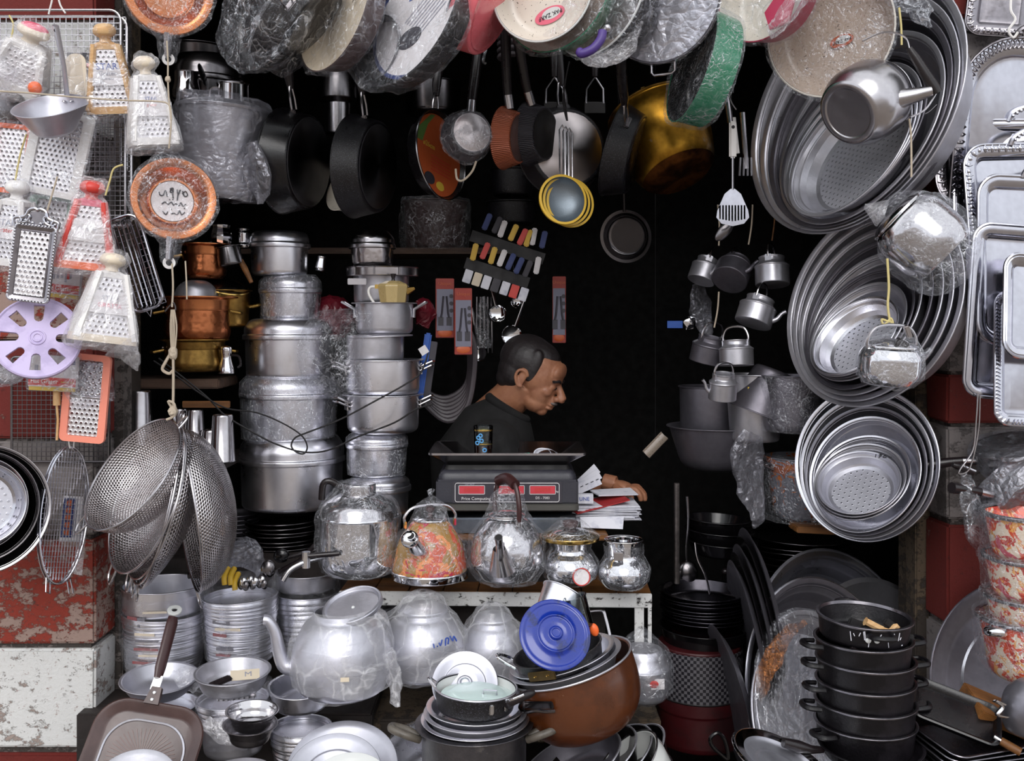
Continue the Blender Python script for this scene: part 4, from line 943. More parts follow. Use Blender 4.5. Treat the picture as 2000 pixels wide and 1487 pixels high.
stack('tray up in the dark pile under the widest lidded pot', 'steel trays under the tall stack', 'steel_tray', 'tray', 555, 1064, 8.4, 7, 3.05, 72, 10, STD, 64, 3, 4)
stack('dark aluminium plate up in the pile behind the strainers', 'plates behind the strainers', 'plate', 'plate', 462, 1060, 8, 8, 3.08, 42, 8, ALD, 36, 2, 2)
# second stack
X2 = 2.98
lidded('lidded aluminium pot at the foot of the second stack, mostly hidden', 740, 1016, X2, 60, 78, 24, AL, None, 6, None, lt=.8)
lidded('small lidded aluminium pot gathered in clear film in the second stack', 736, 936, X2, 57, 84, 24, AL, 1, 7, None, lt=.8)
openpot('wide aluminium pot with steel wire handles, lower of the two', 748, 852, X2, 72, 74, AL, lip=9, handles='wire', ang=200, c=16)
openpot('wide aluminium pot with steel wire handles, upper of the two', 748, 778, X2, 74, 70, AL, lip=8, handles='wire', ang=197, c=16)
openpot('plain straight aluminium pot under an upturned lid in the second stack', 733, 708, X2, 58, 50, ALM, lip=0, c=8)
T('pot_cover', 'flat upturned aluminium lid with dark knob in the second stack', 'lid', 742, 655, X2, (.04, 0, -1), 0); part('body', M().lathe(rnd([(0, -6), (40, -5, 8), (56, 0, 2), (64, 1, 1), (64, 4, 1), (0, 4)]), 48), ALM)
part('knob', M().box((-48, -20, 9), (34, 12, 9), Matrix.Rotation(.2, 4, 'Z'), 2), BKL)
openpot('aluminium pot with flared loop handles under the gold coffee maker', 751, 653, X2, 58, 60, ALM, lip=8, handles='flare', c=12)
openpot('aluminium steamer pot behind the gold coffee maker', 745, 592, 3.06, 56, 58, ALM, lip=0, c=6)
part('strap_handle', M().box((-40, -50, 40), (36, 3, 12), None, 1), STB); part('strap_handle', M().box((48, -40, 26), (20, 3, 12), None, 1), STB)
T('steel_tray', 'shallow round steel pan spanning the top of the second stack', 'pan', 747, 541, 3.04, base=72); part('body', M().lathe(rnd([(0, 0), (70, 0, 2), (70, 16, 1), (72, 18, 1), (68, 17), (68, 2), (0, 2)]), 56), STB); [part('clip', M().box((math.sin(a)*71, -math.cos(a)*71, 9), (3, 3, 14), Matrix()), STD) for a in (-.7, -.1, .6)]
lidded('dimpled steel pot with domed lid on top of the second stack', 727, 522, 3.06, 44, 72, 30, STH, None, 8, None, 'steel_pot', .7, 2, STB)
T('moka_pot', 'gold faceted stovetop coffee maker with looped handle', 'coffee maker', 768, 591, 2.9, base=26)
X = M().lathe(rnd([(0, 0), (26, 0), (31, 32, 1), (28, 36, 1), (14, 42, 2), (0, 43)]), 8); X.flat = True; part('faceted_body', X, paint('champagne_gold', 'b09a68', .28, spec=.9)); CUR.children[0].rotation_euler.z = .39
part('knob', M().lathe([(0, 42), (4, 42), (3, 46), (6, 56), (0, 57)], 14), BKL); part('handle', M().tube(cm([(-26, 0, 30), (-44, 0, 30), (-48, 0, 18), (-38, 0, 0), (-33, 0, -2)], 5), 2.6, 8), WHP); part('spout', M().tube([(26, 0, 22), (42, 0, 28)], [9, 3], 8), GLD); part('hinge', M().box((-32, 0, 31), (7, 6, 8)), GLD)
T('red_bag', 'dark red plastic bag between the pot stacks', 'bag', 655, 610, 3.12, 'c'); bag([(-20, 30, 0, 16), (-6, 10, 0, 38), (10, -30, 0, 44), (20, -44, 0, 20)], REDB, 7, .04, 3)
T('red_bag', 'red plastic scrap beside the flared aluminium pot', 'bag', 828, 610, 3.08, 'c'); bag([(-10, 24, 0, 10), (4, 4, 0, 24), (-4, -26, 0, 14)], REDB, 6, .05, 7)
T('cable', 'thin black electric cable looping in front of the pot stacks', 'cable', 600, 850, 2.8)
P = lambda L, Y: [(at(a, b, Y)-at(600, 850, 2.8))/K for a, b in L]
X = M(); X.tube(cm(P([(300, 705), (345, 735), (385, 765), (440, 797), (500, 806), (550, 826), (588, 850), (600, 872), (594, 886), (580, 884), (569, 872), (576, 856), (598, 846), (640, 830), (680, 812), (730, 785), (790, 752), (822, 728), (836, 690)], 2.82), 5), 1.7, 6); X.tube(cm(P([(310, 700), (400, 772), (440, 812), (500, 848), (540, 868), (590, 883), (640, 880), (700, 853), (770, 826), (812, 800), (845, 790)], 2.84), 5), 1.9, 6)
part('wire', X, RUB)
# ================================================================ interior: utensils behind the seller
def tongs(label, x, y, w, h, Y, roll=0, side=True):
    T('tongs_box', label, 'box', x, y, Y, (.12 if side else -.1, -1, 0), roll)
    part('carton', M().box((0, 0, -8), (w, h, 16), None, 1), RBX); part('window_print', M().box((0, -h*.03, .6), (w*.9, h*.70, 1)), paint('tongs_window%d' % int(x), '6c6c7c', .5))
    X = M()
    for s_ in (-1, 1): X.tube([(s_*3, h*.2, 2), (s_*6, -h*.08, 2), (s_*8, -h*.16, 2)], 2, 6); X.box((s_*8, -h*.22, 2), (10, h*.14, 1.5))
    part('tongs_picture', X, PDK); part('food_print', M().sph((0, -h*.42, 0), (w*.4, 8, 1.4), 12, 6), POR); part('lettering', TXT('Unique', 9, Matrix.Translation((0, h*.41, .8)), .3), POR)
    X = M(); [X.lathe([(0, 2), (4, 2), (4, 1)], 12, Matrix.Translation((w*.34, h*.2-i*14, 0))) for i in range(3)]; part('icon', X, PDK, kind='stuff')
tongs('red tongs box reading Unique, hanging higher and further back', 869, 602, 36, 116, 3.12)
tongs('red tongs box reading Unique, hanging lower in front', 905, 628, 34, 130, 3.06)
tongs('dim red tongs box alone above the seller head', 1092, 605, 26, 130, 3.3, 0, False)
T('hose', 'coiled grey hose hanging behind the seller', 'hose', 875, 735, 3.25, 'c', 8)
X = M(); [X.tube(cm([(-62-i*2, 20, i*5), (-50, -20-i*4, i*5), (-10, -42-i*7, i*5), (34, -20-i*6, i*5), (48+i*2, 40, i*5), (40+i*2, 90, i*5)], 6), 5.5, 8) for i in range(7)]; part('coil', X, GHO)
T('knife_set', 'two dark strips holding knives with coloured handles', 'knives', 985, 515, 3.2, 'c', -18)
part('strip', M().box((-4, 32, 0), (150, 22, 6)), BKM); part('strip', M().box((-8, -22, 0), (130, 22, 6)), BKM)
rng = random.Random(4)
for r_, yy in ((0, 62), (1, 8)):
    for i in range(8): part('knife_handle', M().box((-62+i*18, yy, 5), (11, 34, 7), Matrix.Rotation(rng.uniform(-.15, .15), 4, 'Z'), 2), [PBL, YEL, CRD, PDK, RED, PBL, CRD, YEL][(i*3+r_) % 8])
for i in range(7): part('knife_guard', M().box((-60+i*19, -46, 5), (16, 26, 3), None, 1), [PAP, CRE, PAP, PDK, PAP, RED, PAP][i])
for i, (x, y, R, rl, lab) in enumerate([(1000, 655, 20, -20, 'steel ladle shining behind the seller head'), (972, 612, 17, 14, 'steel skimmer with dangling handle above the ladle'), (1010, 590, 12, 5, 'slim steel ladle between the knives and the ladle'), (935, 690, 16, 8, 'steel ladle glinting beside the hose')]):
    T('ladle', lab, 'ladle', x, y, 3.24, 'c', rl); part('bowl', M().lathe(rnd([(0, -10), (R*.8, -8, 4), (R, 0), (R-1, 1), (0, -8)]), 28), CH_); part('handle', M().tube([(0, R-2, 0), (0, R+40, 4), (0, R+74, 4)], 2.6, 8, flat=.6), ST)
T('utensil_bunch', 'bunch of filmed steel spatulas beside the red boxes', 'utensils', 945, 640, 3.26, 'c'); [part('spatula_handle', M().tube([(-14+i*7, 60, 0), (-16+i*8, -50, 0)], 2.4, 6), STD) for i in range(5)]; bag([(0, 60, 4, 8), (-2, 20, 4, 16), (0, -40, 4, 20)], FL, 4, .05, 9)
T('shovel', 'blue plastic dustpan edge with a small white tag', 'dustpan', 828, 715, 3.04, 'c', -8); part('blade', M().box((0, 0, 0), (14, 130, 8), None, 3), BLP); part('tag', M().box((16, 26, 4), (16, 16, 1), Matrix.Rotation(.7, 4, 'Z')), CRD); part('edge', M().box((12, -10, -3), (16, 120, 3), None, 1), PDK)
T('wrapped_pot', 'dark pot in brown film on the shelf behind the orange label pan', 'pot', 850, 490, 3.5, base=60); part('body', M().lathe(pv(62, 56, 92, 14, 3, 4), 44), paint('dark_maroon', '3a2624', .3)); wrap([(40, -4), (66, 0), (72, 60), (66, 100), (20, 104)], FLT, 36, 4, .03, 4)
def dpan(label, x, y, R, H, Y=3.5, mat=STD, cat='pot', name='steel_pot'): T(name, label, cat, x, y, Y, base=R); part('body', M().lathe(pv(R, R*.92, H, 8, 2, 4), 44), mat); return CUR
dpan('dark steel pot on the back shelf over the orange label pan', 845, 225, 56, 58)
dpan('speckled black pot far back under the ribbed pans', 1000, 440, 48, 42, 3.5, BKS); dpan('black pot far back above the knives', 1000, 385, 42, 50, 3.5, BKS)
T('steel_pot', 'tall upturned steel pot set glinting between the two black pans', 'pot', 660, 262, 3.3, base=36)
part('body', M().lathe(rnd([(24, 0, 1), (26, 60, 2), (40, 66, 2), (38, 130, 6), (0, 132)]), 44), STD); part('flutes', M().lathe([(25.5, 2), (26.8, 58)], 12), STB)
T('dark_pan', 'faint steel pan hanging deep in the dark doorway', 'pan', 1222, 462, 3.6, (.95, 200)); part('body', M().lathe(rnd([(0, -16), (40, -16, 6), (50, 0), (52, 1), (46, 0), (38, -12, 5), (0, -12)]), 48), STD); part('handle', M().tube([(-4, 48, 0), (-6, 90, 0)], 3, 8), BKL); part('wire', M().tube([(-6, 90, 0), (-60, 505, -60)], .8, 5), BKM)
o = slab('shelf', None, (-.45, 3.55, zof(494, 3.5)), (.9, .3, .02), WOD); props(o, 'back shelf with a pale edge behind the hanging pans', 'shelf')
# ---------------------------------------------------------------- inner row of hanging pans
pan('black frying pan hung with dark round base towards us, first in the row', 556, 315, 2.86, 102, 54, (-.50, 180), BK, None, 0, STRD, .93, 90, 190, taper=.88, g=None)
pan('second black frying pan in the row, base towards us', 694, 325, 2.86, 100, 50, (-.46, 180), BKS, None, 0, STRD, .9, 90, 190, taper=.88)
pan('cream pan mostly hidden behind the second black pan', 672, 365, 2.95, 50, 20, (.5, 150), CRM, None, 0, hk=None)
pan('dark pan with an orange printed card inside', 862, 302, 2.84, 88, 30, (.50, 12), BK, BK, 0, None, .8, 92, 150, rim=STB)
q = Matrix.Translation((0, 0, -8))
part('card_insert', M().plate([circ(82, 40, 0, 0, 82)], -1, 1, q), POR); part('green_print', M().plate([[(-30, 74), (-72, 34), (-76, 10), (-58, 10), (-40, 50), (-14, 78)]], 1, 1.8, q), PGR); part('dark_print', M().plate([circ(18, 24, -30, -56, 12)], 1, 1.8, q), PDK); part('yellow_print', M().plate([circ(14, 20, 8, -62, 9)], 1, 1.8, q), PYL)
part('lettering', TXT('ø26cm', 15, q @ Matrix.Translation((-34, 10, 1.4)), .3), PYL); X = M(); [X.box((10, -8-i*7, 1.4), (70, 1.4, .8), q) for i in range(5)]; part('print_lines', X, PRT, kind='stuff')
pan('small saucepan with bright steel base in tied film', 908, 268, 2.74, 48, 38, (-.90, 215), paint('grey_pan', '3a363c', .3), None, 0, STR, .82, 82, 130, wr=FLT, hk='stub', rim=None)
string('twisted film tie dangling under the small saucepan', [(930, 315), (922, 335), (905, 352), (893, 350), (890, 330)], 2.72, 2.2, STRG, 'tie', 'tie')
string('crumpled film knot above the small saucepan', [(953, 80), (948, 100), (944, 120), (950, 124)], 2.72, 3, FL, 'tie', 'tie')
pan('reddish brown ribbed pan, seen on its side', 984, 270, 2.80, 60, 34, (-.42, 180), metal('ribbed_brown', '9a5034', .3, .05, met=.25, ribs=90), BRND, 0, BRND, .7, 92, 150, hk='stub', taper=.82)
pan('charcoal ribbed pan overlapping the brown ribbed one', 1034, 262, 2.84, 62, 36, (-.50, 180), metal('ribbed_grey', '2c2a30', .3, .05, met=.3, ribs=96), BK, 0, BKM, .6, 108, 150, hk='stub', taper=.82)
pan('large black pan with bright brushed steel base', 1096, 295, 2.93, 88, 40, (-.93, 200), BKS, None, 0, STR, .88, 93, 190, taper=.86)
pan('speckled black pan hanging nearly edge-on beside the brass pot', 1200, 292, 2.86, 92, 44, (-.20, 165), BKS, None, 0, BK, .9, 100, 190, taper=.84)
for i, (dx, dy, lab) in enumerate([(14, 6, 'yellow rimmed sieve at the back of the three'), (7, 3, 'yellow rimmed sieve in the middle of the three'), (0, 0, 'front yellow rimmed sieve with fine grey mesh')]):
    T('sieve', lab, 'sieve', 1099+dx, 390+dy, 2.72+.02*(2-i), (.90, 30)); part('mesh_bowl', M().lathe([(46, 0), (42, -12), (28, -22), (0, -28)], 40), metal('sieve_mesh%d' % i, '8a949c', .45, .03, 500, .3)); part('rim', M().lathe(rnd([(45, -4), (49, -4, 1), (50, 3, 1), (45, 3)]), 56), YEL)
    part('handle_wires', M().tube([(-6, 48, 0), (-6, 140, 0), (0, 150, 0), (6, 140, 0), (6, 48, 0)], 1.8, 6), STB)
string('dark wire from which the yellow sieves hang', [(1112, 120), (1104, 160), (1100, 200), (1108, 236), (1100, 170)], 2.75, 1.6, BKM, 'wire', 'wire')
T('twist_lamp', 'unlit spiral light bulb behind the pan handles', 'bulb', 992, 88, 2.95, 'c'); part('spiral', M().tube([(18*math.cos(t), 6-t*2.0+14, 18*math.sin(t)) for t in [i*.4 for i in range(60)]], 4, 8), GHO)
for i, (x, lab) in enumerate([(1083, 'broad spatula with black handle hanging over the bright based pan'), (1162, 'slim turner with black handle near the edge-on pan')]):
    T('turner', lab, 'turner', x, 130, 2.9, 'c'); part('handle', M().tube([(0, 60, 0), (0, 20, 0), (0, -20, 0)], [7, 9, 6], 12), BKL); part('wire_shank', M().tube([(0, -20, 0), (-16, -44, 0), (-17, -72, 0)], 1.8, 6), STB); part('wire_shank', M().tube([(0, -20, 0), (16, -44, 0), (17, -72, 0)], 1.8, 6), STB); part('blade', M().box((0, -80, 0), (40, 22, 2)), BKM)
# brass pot
T('brass_pot', 'large old brass pot hung tilted by a strap, base towards us', 'pot', 1330, 345, 2.90, (-.32, .38, .88), 0)
part('body', M().lathe(rnd([(0, -2), (60, 0, 10), (78, 18, 16), (96, 80, 40), (94, 130, 20), (86, 158, 6), (90, 162, 1), (82, 160), (88, 100, 20), (70, 20), (0, 12)]), 64), BRO); part('base', M().lathe(rnd([(0, -3), (60, -1, 4), (74, 12)]), 56), metal('brass_sooty', '6e4220', .6, .3, dirt='2a1812', dirtt=(.45, .6)))
for dx in (0, 22): part('strap', M().box((6+dx, 0, 176), (9, 3, 90), None, 1), BRS)
part('rim_ring', M().tube(ring3(90, 56, 161), 2, 6, True), BRS)  # brass ring all round the pot rim
T('skimmer', 'slotted steel spatula with white stub handle, centre of the dark gap', 'spatula', 1431, 405, 2.66, 'c')
part('slotted_blade', M().plate([[(-4, 36), (4, 36), (16, 26), (30, -6), (32, -20), (22, -32), (0, -37), (-22, -32), (-32, -20), (-30, -6), (-16, 26)]]+[[(x-1.6, 4), (x+1.6, 4), (x+1.6, -28+abs(x)*.2), (x-1.6, -28+abs(x)*.2)] for x in range(-25, 26, 6)], -1, 1), CHW)
part('shank', M().tube([(0, 34, 0), (0, 100, 0)], 2.4, 8), STB); part('handle', M().box((0, 132, 0), (14, 72, 9), None, 3), WHP); part('hole', M().tube([(0, 156, -5), (0, 156, 5.4)], 3.4, 10), BKM); part('hook_wire', M().tube([(0, 158, 0), (0, 540, -90)], 1.2, 5), STD)
T('serving_utensils', 'whisk and forked servers hanging behind the slotted spatula', 'utensils', 1440, 300, 2.74, 'c')
for i, (x, y0, y1, mt) in enumerate([(-22, 120, 60, STB), (10, 80, -30, STB), (-8, 70, 0, WHP)]): part('handle', M().tube([(x, y0, 0), (x+8, y1, 0)], 5, 8), mt)
part('hook_wire', M().tube([(-8, 118, 0), (-8, 400, -40)], 1.2, 5), STD)
for i in range(4): part('tine', M().tube([(6+i*7, -8, 0), (4+i*8, -44, 2)], 2.2, 6), STB)
T('ladle', 'dark steel spoon under the slotted spatula', 'ladle', 1415, 450, 2.72, 'c', -40); part('bowl', M().sph((0, 0, 0), (12, 26, 6), 20, 10), STD)
string('thin hook wire before the spatula handle', [(1424, 178), (1426, 196), (1438, 214), (1432, 206), (1422, 185)], 2.6, 1.4, STD, 'wire', 'wire')
# ================================================================ top row of wrapped pans
YT = 2.46
pan('black pan in blue-tinted film, first in the top row', 508, 26, 2.46, 112, 40, (.60, 158), BK, BK, 0, None, .8, 90, 120, wr=FL, seed=2, rim=None, wramp=8)
pan('black pan in film with a loose flap, second in the top row', 568, 28, 2.50, 118, 50, (-.34, 146), BKS, BK, 0, None, .8, 90, 120, wr=FL, seed=3, wramp=9)
pan('brown pan in film with a cream card, third in the top row', 652, 20, 2.46, 124, 50, (.42, 158), BRND, CRE, 0, None, .8, 90, 120, wr=FL, seed=4, wramp=7)
part('lettering', TXT('AP', 14, Matrix.Translation((10, 40, -40)), .3), INK)
pan('large pan in film with a blue-bordered printed card', 786, 20, 2.40, 158, 62, (.52, 150), BKS, BK, 0, None, .8, 90, 120, wr=FL, seed=5, wramp=7, rim=None)
q = Matrix.Translation((12, -6, -30))
part('card_insert', M().plate([circ(128, 48)], -1, 1, q), CRD); part('card_border', M().plate([circ(131, 48), circ(123, 48)], 1, 2, q), PBL); part('blue_print', M().box((10, 62, 1.5), (70, 26, 1), q), BLP); part('lettering', TXT('ø 30', 18, q @ Matrix.Translation((10, 62, 2.2)), .2), CRD); X = M(); [X.box((30, 20-i*9, 1.5), (120-i*6, 2.2, .8), q @ Matrix.Rotation(.5, 4, 'Z')) for i in range(8)]; part('print_lines', X, PGY, kind='stuff'); part('photo_print', M().plate([circ(34, 20, -20, -40, 22)], 1, 2, q), PDK)
pan('film-wrapped saucepan in the gap before the blue-bordered one', 735, 95, 2.48, 66, 30, (.55, 160), STD, STD, 0, None, .8, 90, 90, wr=FL, seed=6, hk=None, wramp=7)
pan('small cream pan with teal outside, under the pink pan', 905, 6, 2.50, 84, 30, (.62, 160), TEA, CRM, 0, None, .8, 90, 100, hk=None, rim=WHE)
def oval(x, y, s, z, rot, col=PRT, txt='PAK ZARF'):
    q = Matrix.Translation((x, y, z)) @ Matrix.Rotation(math.radians(rot), 4, 'Z')
    part('sticker', M().plate([circ(24*s, 32, 0, 0, 12*s)], 0, .8, q), col); part('sticker_face', M().plate([circ(15*s, 28, 3*s, 1.5*s, 8*s)], .8, 1.2, q), WHE); part('lettering', TXT(txt, 8.5*s, q @ Matrix.Translation((1*s, 0, 1.8)) @ Matrix.Rotation(PI, 4, 'Z'), .3), INK)
oval(6, -52, .8, -24, 20)
pan('pink enamel pan seen from its side in the top row', 930, -10, 2.44, 112, 48, (-.36, 155), PNK, TEA, 0, None, .8, 90, 100, hk=None, rim=STB, taper=.93)
pan('large white speckled pan with red oval sticker, black outside', 1058, -22, 2.38, 102, 48, (.90, 140), BKG, CRM, 0, None, .8, 90, 100, hk=None, rim=WHE)
oval(2, -40, 1.35, -43, 18, PKK)
pan('pan with green enamel wall wrapped in film behind the white speckled one', 1088, -24, 2.44, 128, 50, (.72, 148), GRN, BGE, 0, None, .8, 90, 100, hk=None, wr=FL, seed=8, wramp=5)
pan('speckled black pot with purple handle in loose film', 1170, 0, 2.42, 114, 70, (.62, 148), BKG, BGE, 0, None, .8, 90, 100, hk=None, wr=FL, seed=9, wramp=9, rim=WHE)
POT = CUR
T('purple_handle', 'purple rubber side handle of the filmed black pot', 'handle', 1163, 82, 2.33, 'c', 0); part('grip', M().tube(cm([(14, 22, 0), (10, 4, 6), (-6, -16, 8), (-28, -24, 4), (-30, -14, 0)], 5), [6, 9]+[9]*16+[8, 7, 6], 12), PUR); part('bracket', M().tube([(14, 20, 0), (20, 30, -8)], 5, 8), STB); part('rivet', M().sph((24, 30, -8), (8, 8, 5), 12, 6), STB); adopt(CUR, POT)
T('film_scrap', 'crumpled bright film hanging under the purple handle', 'film', 1180, 105, 2.36, 'c'); bag([(-50, 0, 0, 8), (-20, -8, 0, 22), (16, -4, 0, 24), (48, 20, 0, 20), (62, 60, 0, 12)], FLH, 7, .05, 12)
pan('big round pan tightly shrouded in streaked film, loop handle below', 1288, -8, 2.40, 128, 40, (.88, 158), ALD, ALD, 0, None, .8, -88, 100, hk='loop', hm=STB, neck=1)
X = M().lathe([(0, 3), (60, 3.5), (110, 3), (126, 2)], 64); part('stretched_film', X, film('streaked_film', .5, .5, .4, (.8, .8, .88), 18, .3)); wrap([(90, -46), (120, -20), (133, 0), (126, 6), (110, 5)], FL, 48, 4, .03, 4)
pan('green enamel pan in film with its dark inside turned away', 1350, 128, 2.50, 112, 58, (.28, 160), GRN, BKG, 0, None, .8, 90, 100, wr=FLT, seed=11, hk=None, taper=.96, wramp=4)
pan('white pan with magenta outside in loose film', 1488, -22, 2.42, 104, 60, (.74, 150), MAG, CRM, 0, None, .8, 90, 100, hk=None, wr=FL, seed=12, wramp=6)
T('magenta_pan', 'magenta and white shallow pan in the loose film bag', 'pan', 1530, 26, 2.34, (.8, 130)); part('panel', M().plate([[(-36, 12), (-6, 44), (26, 18), (10, -26), (-28, -28)]], 0, 6), MAG); part('print', M().plate([circ(40, 24, 34, 50, 30)], 0, 4), PKK); bag([(-30, -40, 4, 20), (0, -16, 6, 56), (40, 30, 6, 60), (60, 80, 6, 40)], FLH, 9, .04, 14, flat=.3)
pan('large beige speckled wok with orange oval sticker in film', 1620, 62, 2.44, 124, 50, (.93, 150), BK, BGE, 0, None, .8, 90, 100, hk=None, wr=FLT, seed=13, wramp=4, rim=CRM)
oval(10, -12, 1.0, -44, 14, POR)
T('film_bag', 'crumpled clear bag above the tilted chrome kettle', 'bag', 1770, 6, 2.36, 'c'); bag([(-46, 30, 0, 30), (-10, 16, 0, 40), (20, -6, 0, 34), (40, -36, 0, 12), (42, -46, 0, 3)], FL, 10, .05, 31)
string('yellowed cord from the bag to the tilted kettle handle', [(1756, 15), (1760, 50), (1761, 88)], 2.32, 2, YST)
# ================================================================ RIGHT: nested basins
lab = lambda pre, L: [pre % q for q in L]
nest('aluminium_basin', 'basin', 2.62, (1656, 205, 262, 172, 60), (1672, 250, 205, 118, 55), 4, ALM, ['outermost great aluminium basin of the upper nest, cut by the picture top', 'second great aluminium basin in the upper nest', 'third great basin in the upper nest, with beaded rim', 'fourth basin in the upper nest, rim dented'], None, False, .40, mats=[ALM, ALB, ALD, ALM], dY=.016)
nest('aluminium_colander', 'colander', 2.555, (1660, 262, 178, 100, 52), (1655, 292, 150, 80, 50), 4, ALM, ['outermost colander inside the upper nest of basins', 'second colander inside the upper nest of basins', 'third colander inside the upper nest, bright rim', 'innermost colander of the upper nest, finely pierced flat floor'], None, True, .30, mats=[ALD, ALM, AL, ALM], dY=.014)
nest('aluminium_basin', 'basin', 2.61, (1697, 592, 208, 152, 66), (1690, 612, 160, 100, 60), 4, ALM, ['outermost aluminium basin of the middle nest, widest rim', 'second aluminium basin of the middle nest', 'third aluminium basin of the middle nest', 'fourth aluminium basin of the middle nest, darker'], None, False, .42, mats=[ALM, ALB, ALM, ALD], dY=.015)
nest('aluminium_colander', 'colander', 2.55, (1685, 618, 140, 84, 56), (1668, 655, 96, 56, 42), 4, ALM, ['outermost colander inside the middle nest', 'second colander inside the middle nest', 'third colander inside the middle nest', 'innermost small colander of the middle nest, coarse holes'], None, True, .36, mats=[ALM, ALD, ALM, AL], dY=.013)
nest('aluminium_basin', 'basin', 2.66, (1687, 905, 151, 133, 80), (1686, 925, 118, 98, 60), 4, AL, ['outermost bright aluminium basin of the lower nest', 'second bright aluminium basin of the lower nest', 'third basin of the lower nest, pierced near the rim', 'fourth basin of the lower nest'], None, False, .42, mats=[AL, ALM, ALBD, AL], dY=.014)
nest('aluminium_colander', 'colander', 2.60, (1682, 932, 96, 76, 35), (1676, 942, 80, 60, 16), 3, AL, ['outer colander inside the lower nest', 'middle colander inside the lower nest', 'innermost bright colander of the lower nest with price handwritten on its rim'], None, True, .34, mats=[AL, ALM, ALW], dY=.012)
script_marks([[(0, 6), (0, -3)], [(6, 6), (12, 6), (7, 1), (12, 2), (7, -4)], [(18, 4), (16, -2), (22, -2), (20, 4), (18, 4)], [(28, 0), (29, 0)], [(33, 0), (34, 0)]], 1, INK, Matrix.Rotation(-.45, 4, 'Z') @ Matrix.Translation((22, 66, 3)) @ Matrix.Scale(.9, 4))
# basins standing at the foot
nest('aluminium_basin', 'basin', 2.60, (1652, 1345, 178, 284, 0), (1652, 1345, 178, 284, 0), 1, AL, ['very large dark aluminium basin standing upright behind the black casseroles'], None, False, .25)
CUR.matrix_world = orient(at(1655, 1345, 2.77), (.62, 10), 0) @ Matrix.Scale(1.6, 4); part('rim', M().tube(ring3(178, 72, 1), 2.2, 6, True), ALW)
nest('aluminium_basin', 'basin', 2.54, (1640, 1380, 160, 250, 0), (1640, 1380, 160, 250, 0), 1, ALBD, ['second upright aluminium basin inside the very large one'], None, False, .22)
CUR.matrix_world = orient(at(1622, 1372, 2.60), (.62, 8), 0) @ Matrix.Scale(1.52, 4); part('rim', M().tube(ring3(160, 72, 1), 1.8, 6, True), AL)
nest('aluminium_basin', 'basin', 2.50, (1600, 1400, 130, 215, 0), (1600, 1400, 130, 215, 0), 1, ALM, ['third upright basin, grey, wrapped in orange-printed film'], None, False, .2)
CUR.matrix_world = orient(at(1608, 1395, 2.50), (.60, 12), 0) @ Matrix.Scale(1.52, 4)
o = [(95, -36), (125, -8), (134, 0), (128, 5), (100, 4), (60, 5), (0, 4)]; wrap(o, FLT, 60, 4, .03, 6)
T('printed_film', 'torn film with orange print on the rim of the upright basin', 'film', 1510, 1270, 2.40, 'c', 0); bag([(70, 50, -20, 5), (30, 26, -12, 12), (0, -16, 0, 18), (-22, -60, 4, 16), (-26, -96, 4, 3)], film('orange_print_film', .10, .18, .45, (.5, .2, .07), 30), 6, .05, 8, flat=.2)
nest('aluminium_basin', 'basin', 2.44, (1600, 1440, 118, 190, 0), (1600, 1440, 118, 190, 0), 1, ALW, ['front upright basin with pale shining floor behind the casserole tower'], None, False, .16)
CUR.matrix_world = orient(at(1592, 1425, 2.45), (.60, 15), 0) @ Matrix.Scale(1.55, 4)
wrap([(118, 3), (110, 0), (80, -10), (40, -14), (0, -16)], film('flat_film', .35, .5, .5, sc=20), 50, 4, .03, 16)
T('aluminium_basin', 'grey upright basin edge behind the very large one, beside the red block', 'basin', 1745, 1395, 2.80, (.62, 10)); part('body', M().lathe(rnd([(0, -60), (190, -60, 10), (258, 0, 2), (262, 0), (252, 2), (186, -54), (0, -54)]), 72), ALM)
T('round_tray', 'large round aluminium tray at the picture edge behind the floral pots', 'tray', 2000, 1345, 2.50, (.80, 0)); part('body', M().lathe(rnd([(0, -22), (158, -22, 6), (196, 0, 2), (205, 1, 1), (203, 4, 1), (194, 3), (158, -16, 6), (0, -16)]), 72), ALD); part('inner_rim', M().lathe([(120, -16), (123, -12), (126, -16)], 60), AL)
# edge-on oval trays leaning deep
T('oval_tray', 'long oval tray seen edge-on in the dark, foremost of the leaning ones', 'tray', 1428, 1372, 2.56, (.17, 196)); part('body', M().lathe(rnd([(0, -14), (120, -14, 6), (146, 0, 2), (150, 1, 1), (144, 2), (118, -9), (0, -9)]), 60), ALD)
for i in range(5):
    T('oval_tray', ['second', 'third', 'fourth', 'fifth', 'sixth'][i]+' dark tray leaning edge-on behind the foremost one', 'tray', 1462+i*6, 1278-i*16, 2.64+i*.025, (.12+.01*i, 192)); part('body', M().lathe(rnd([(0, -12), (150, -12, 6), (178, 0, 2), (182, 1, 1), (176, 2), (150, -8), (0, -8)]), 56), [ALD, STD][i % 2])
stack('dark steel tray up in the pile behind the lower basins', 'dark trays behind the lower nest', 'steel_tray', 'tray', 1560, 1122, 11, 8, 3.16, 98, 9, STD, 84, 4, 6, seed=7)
T('stone_slab', 'chipped brown board lying on the dark tray pile', 'board', 1590, 1032, 2.9, (.05, .02, 1)); part('board', M().box((0, 0, 0), (84, 60, 12), None, 2), WOG)
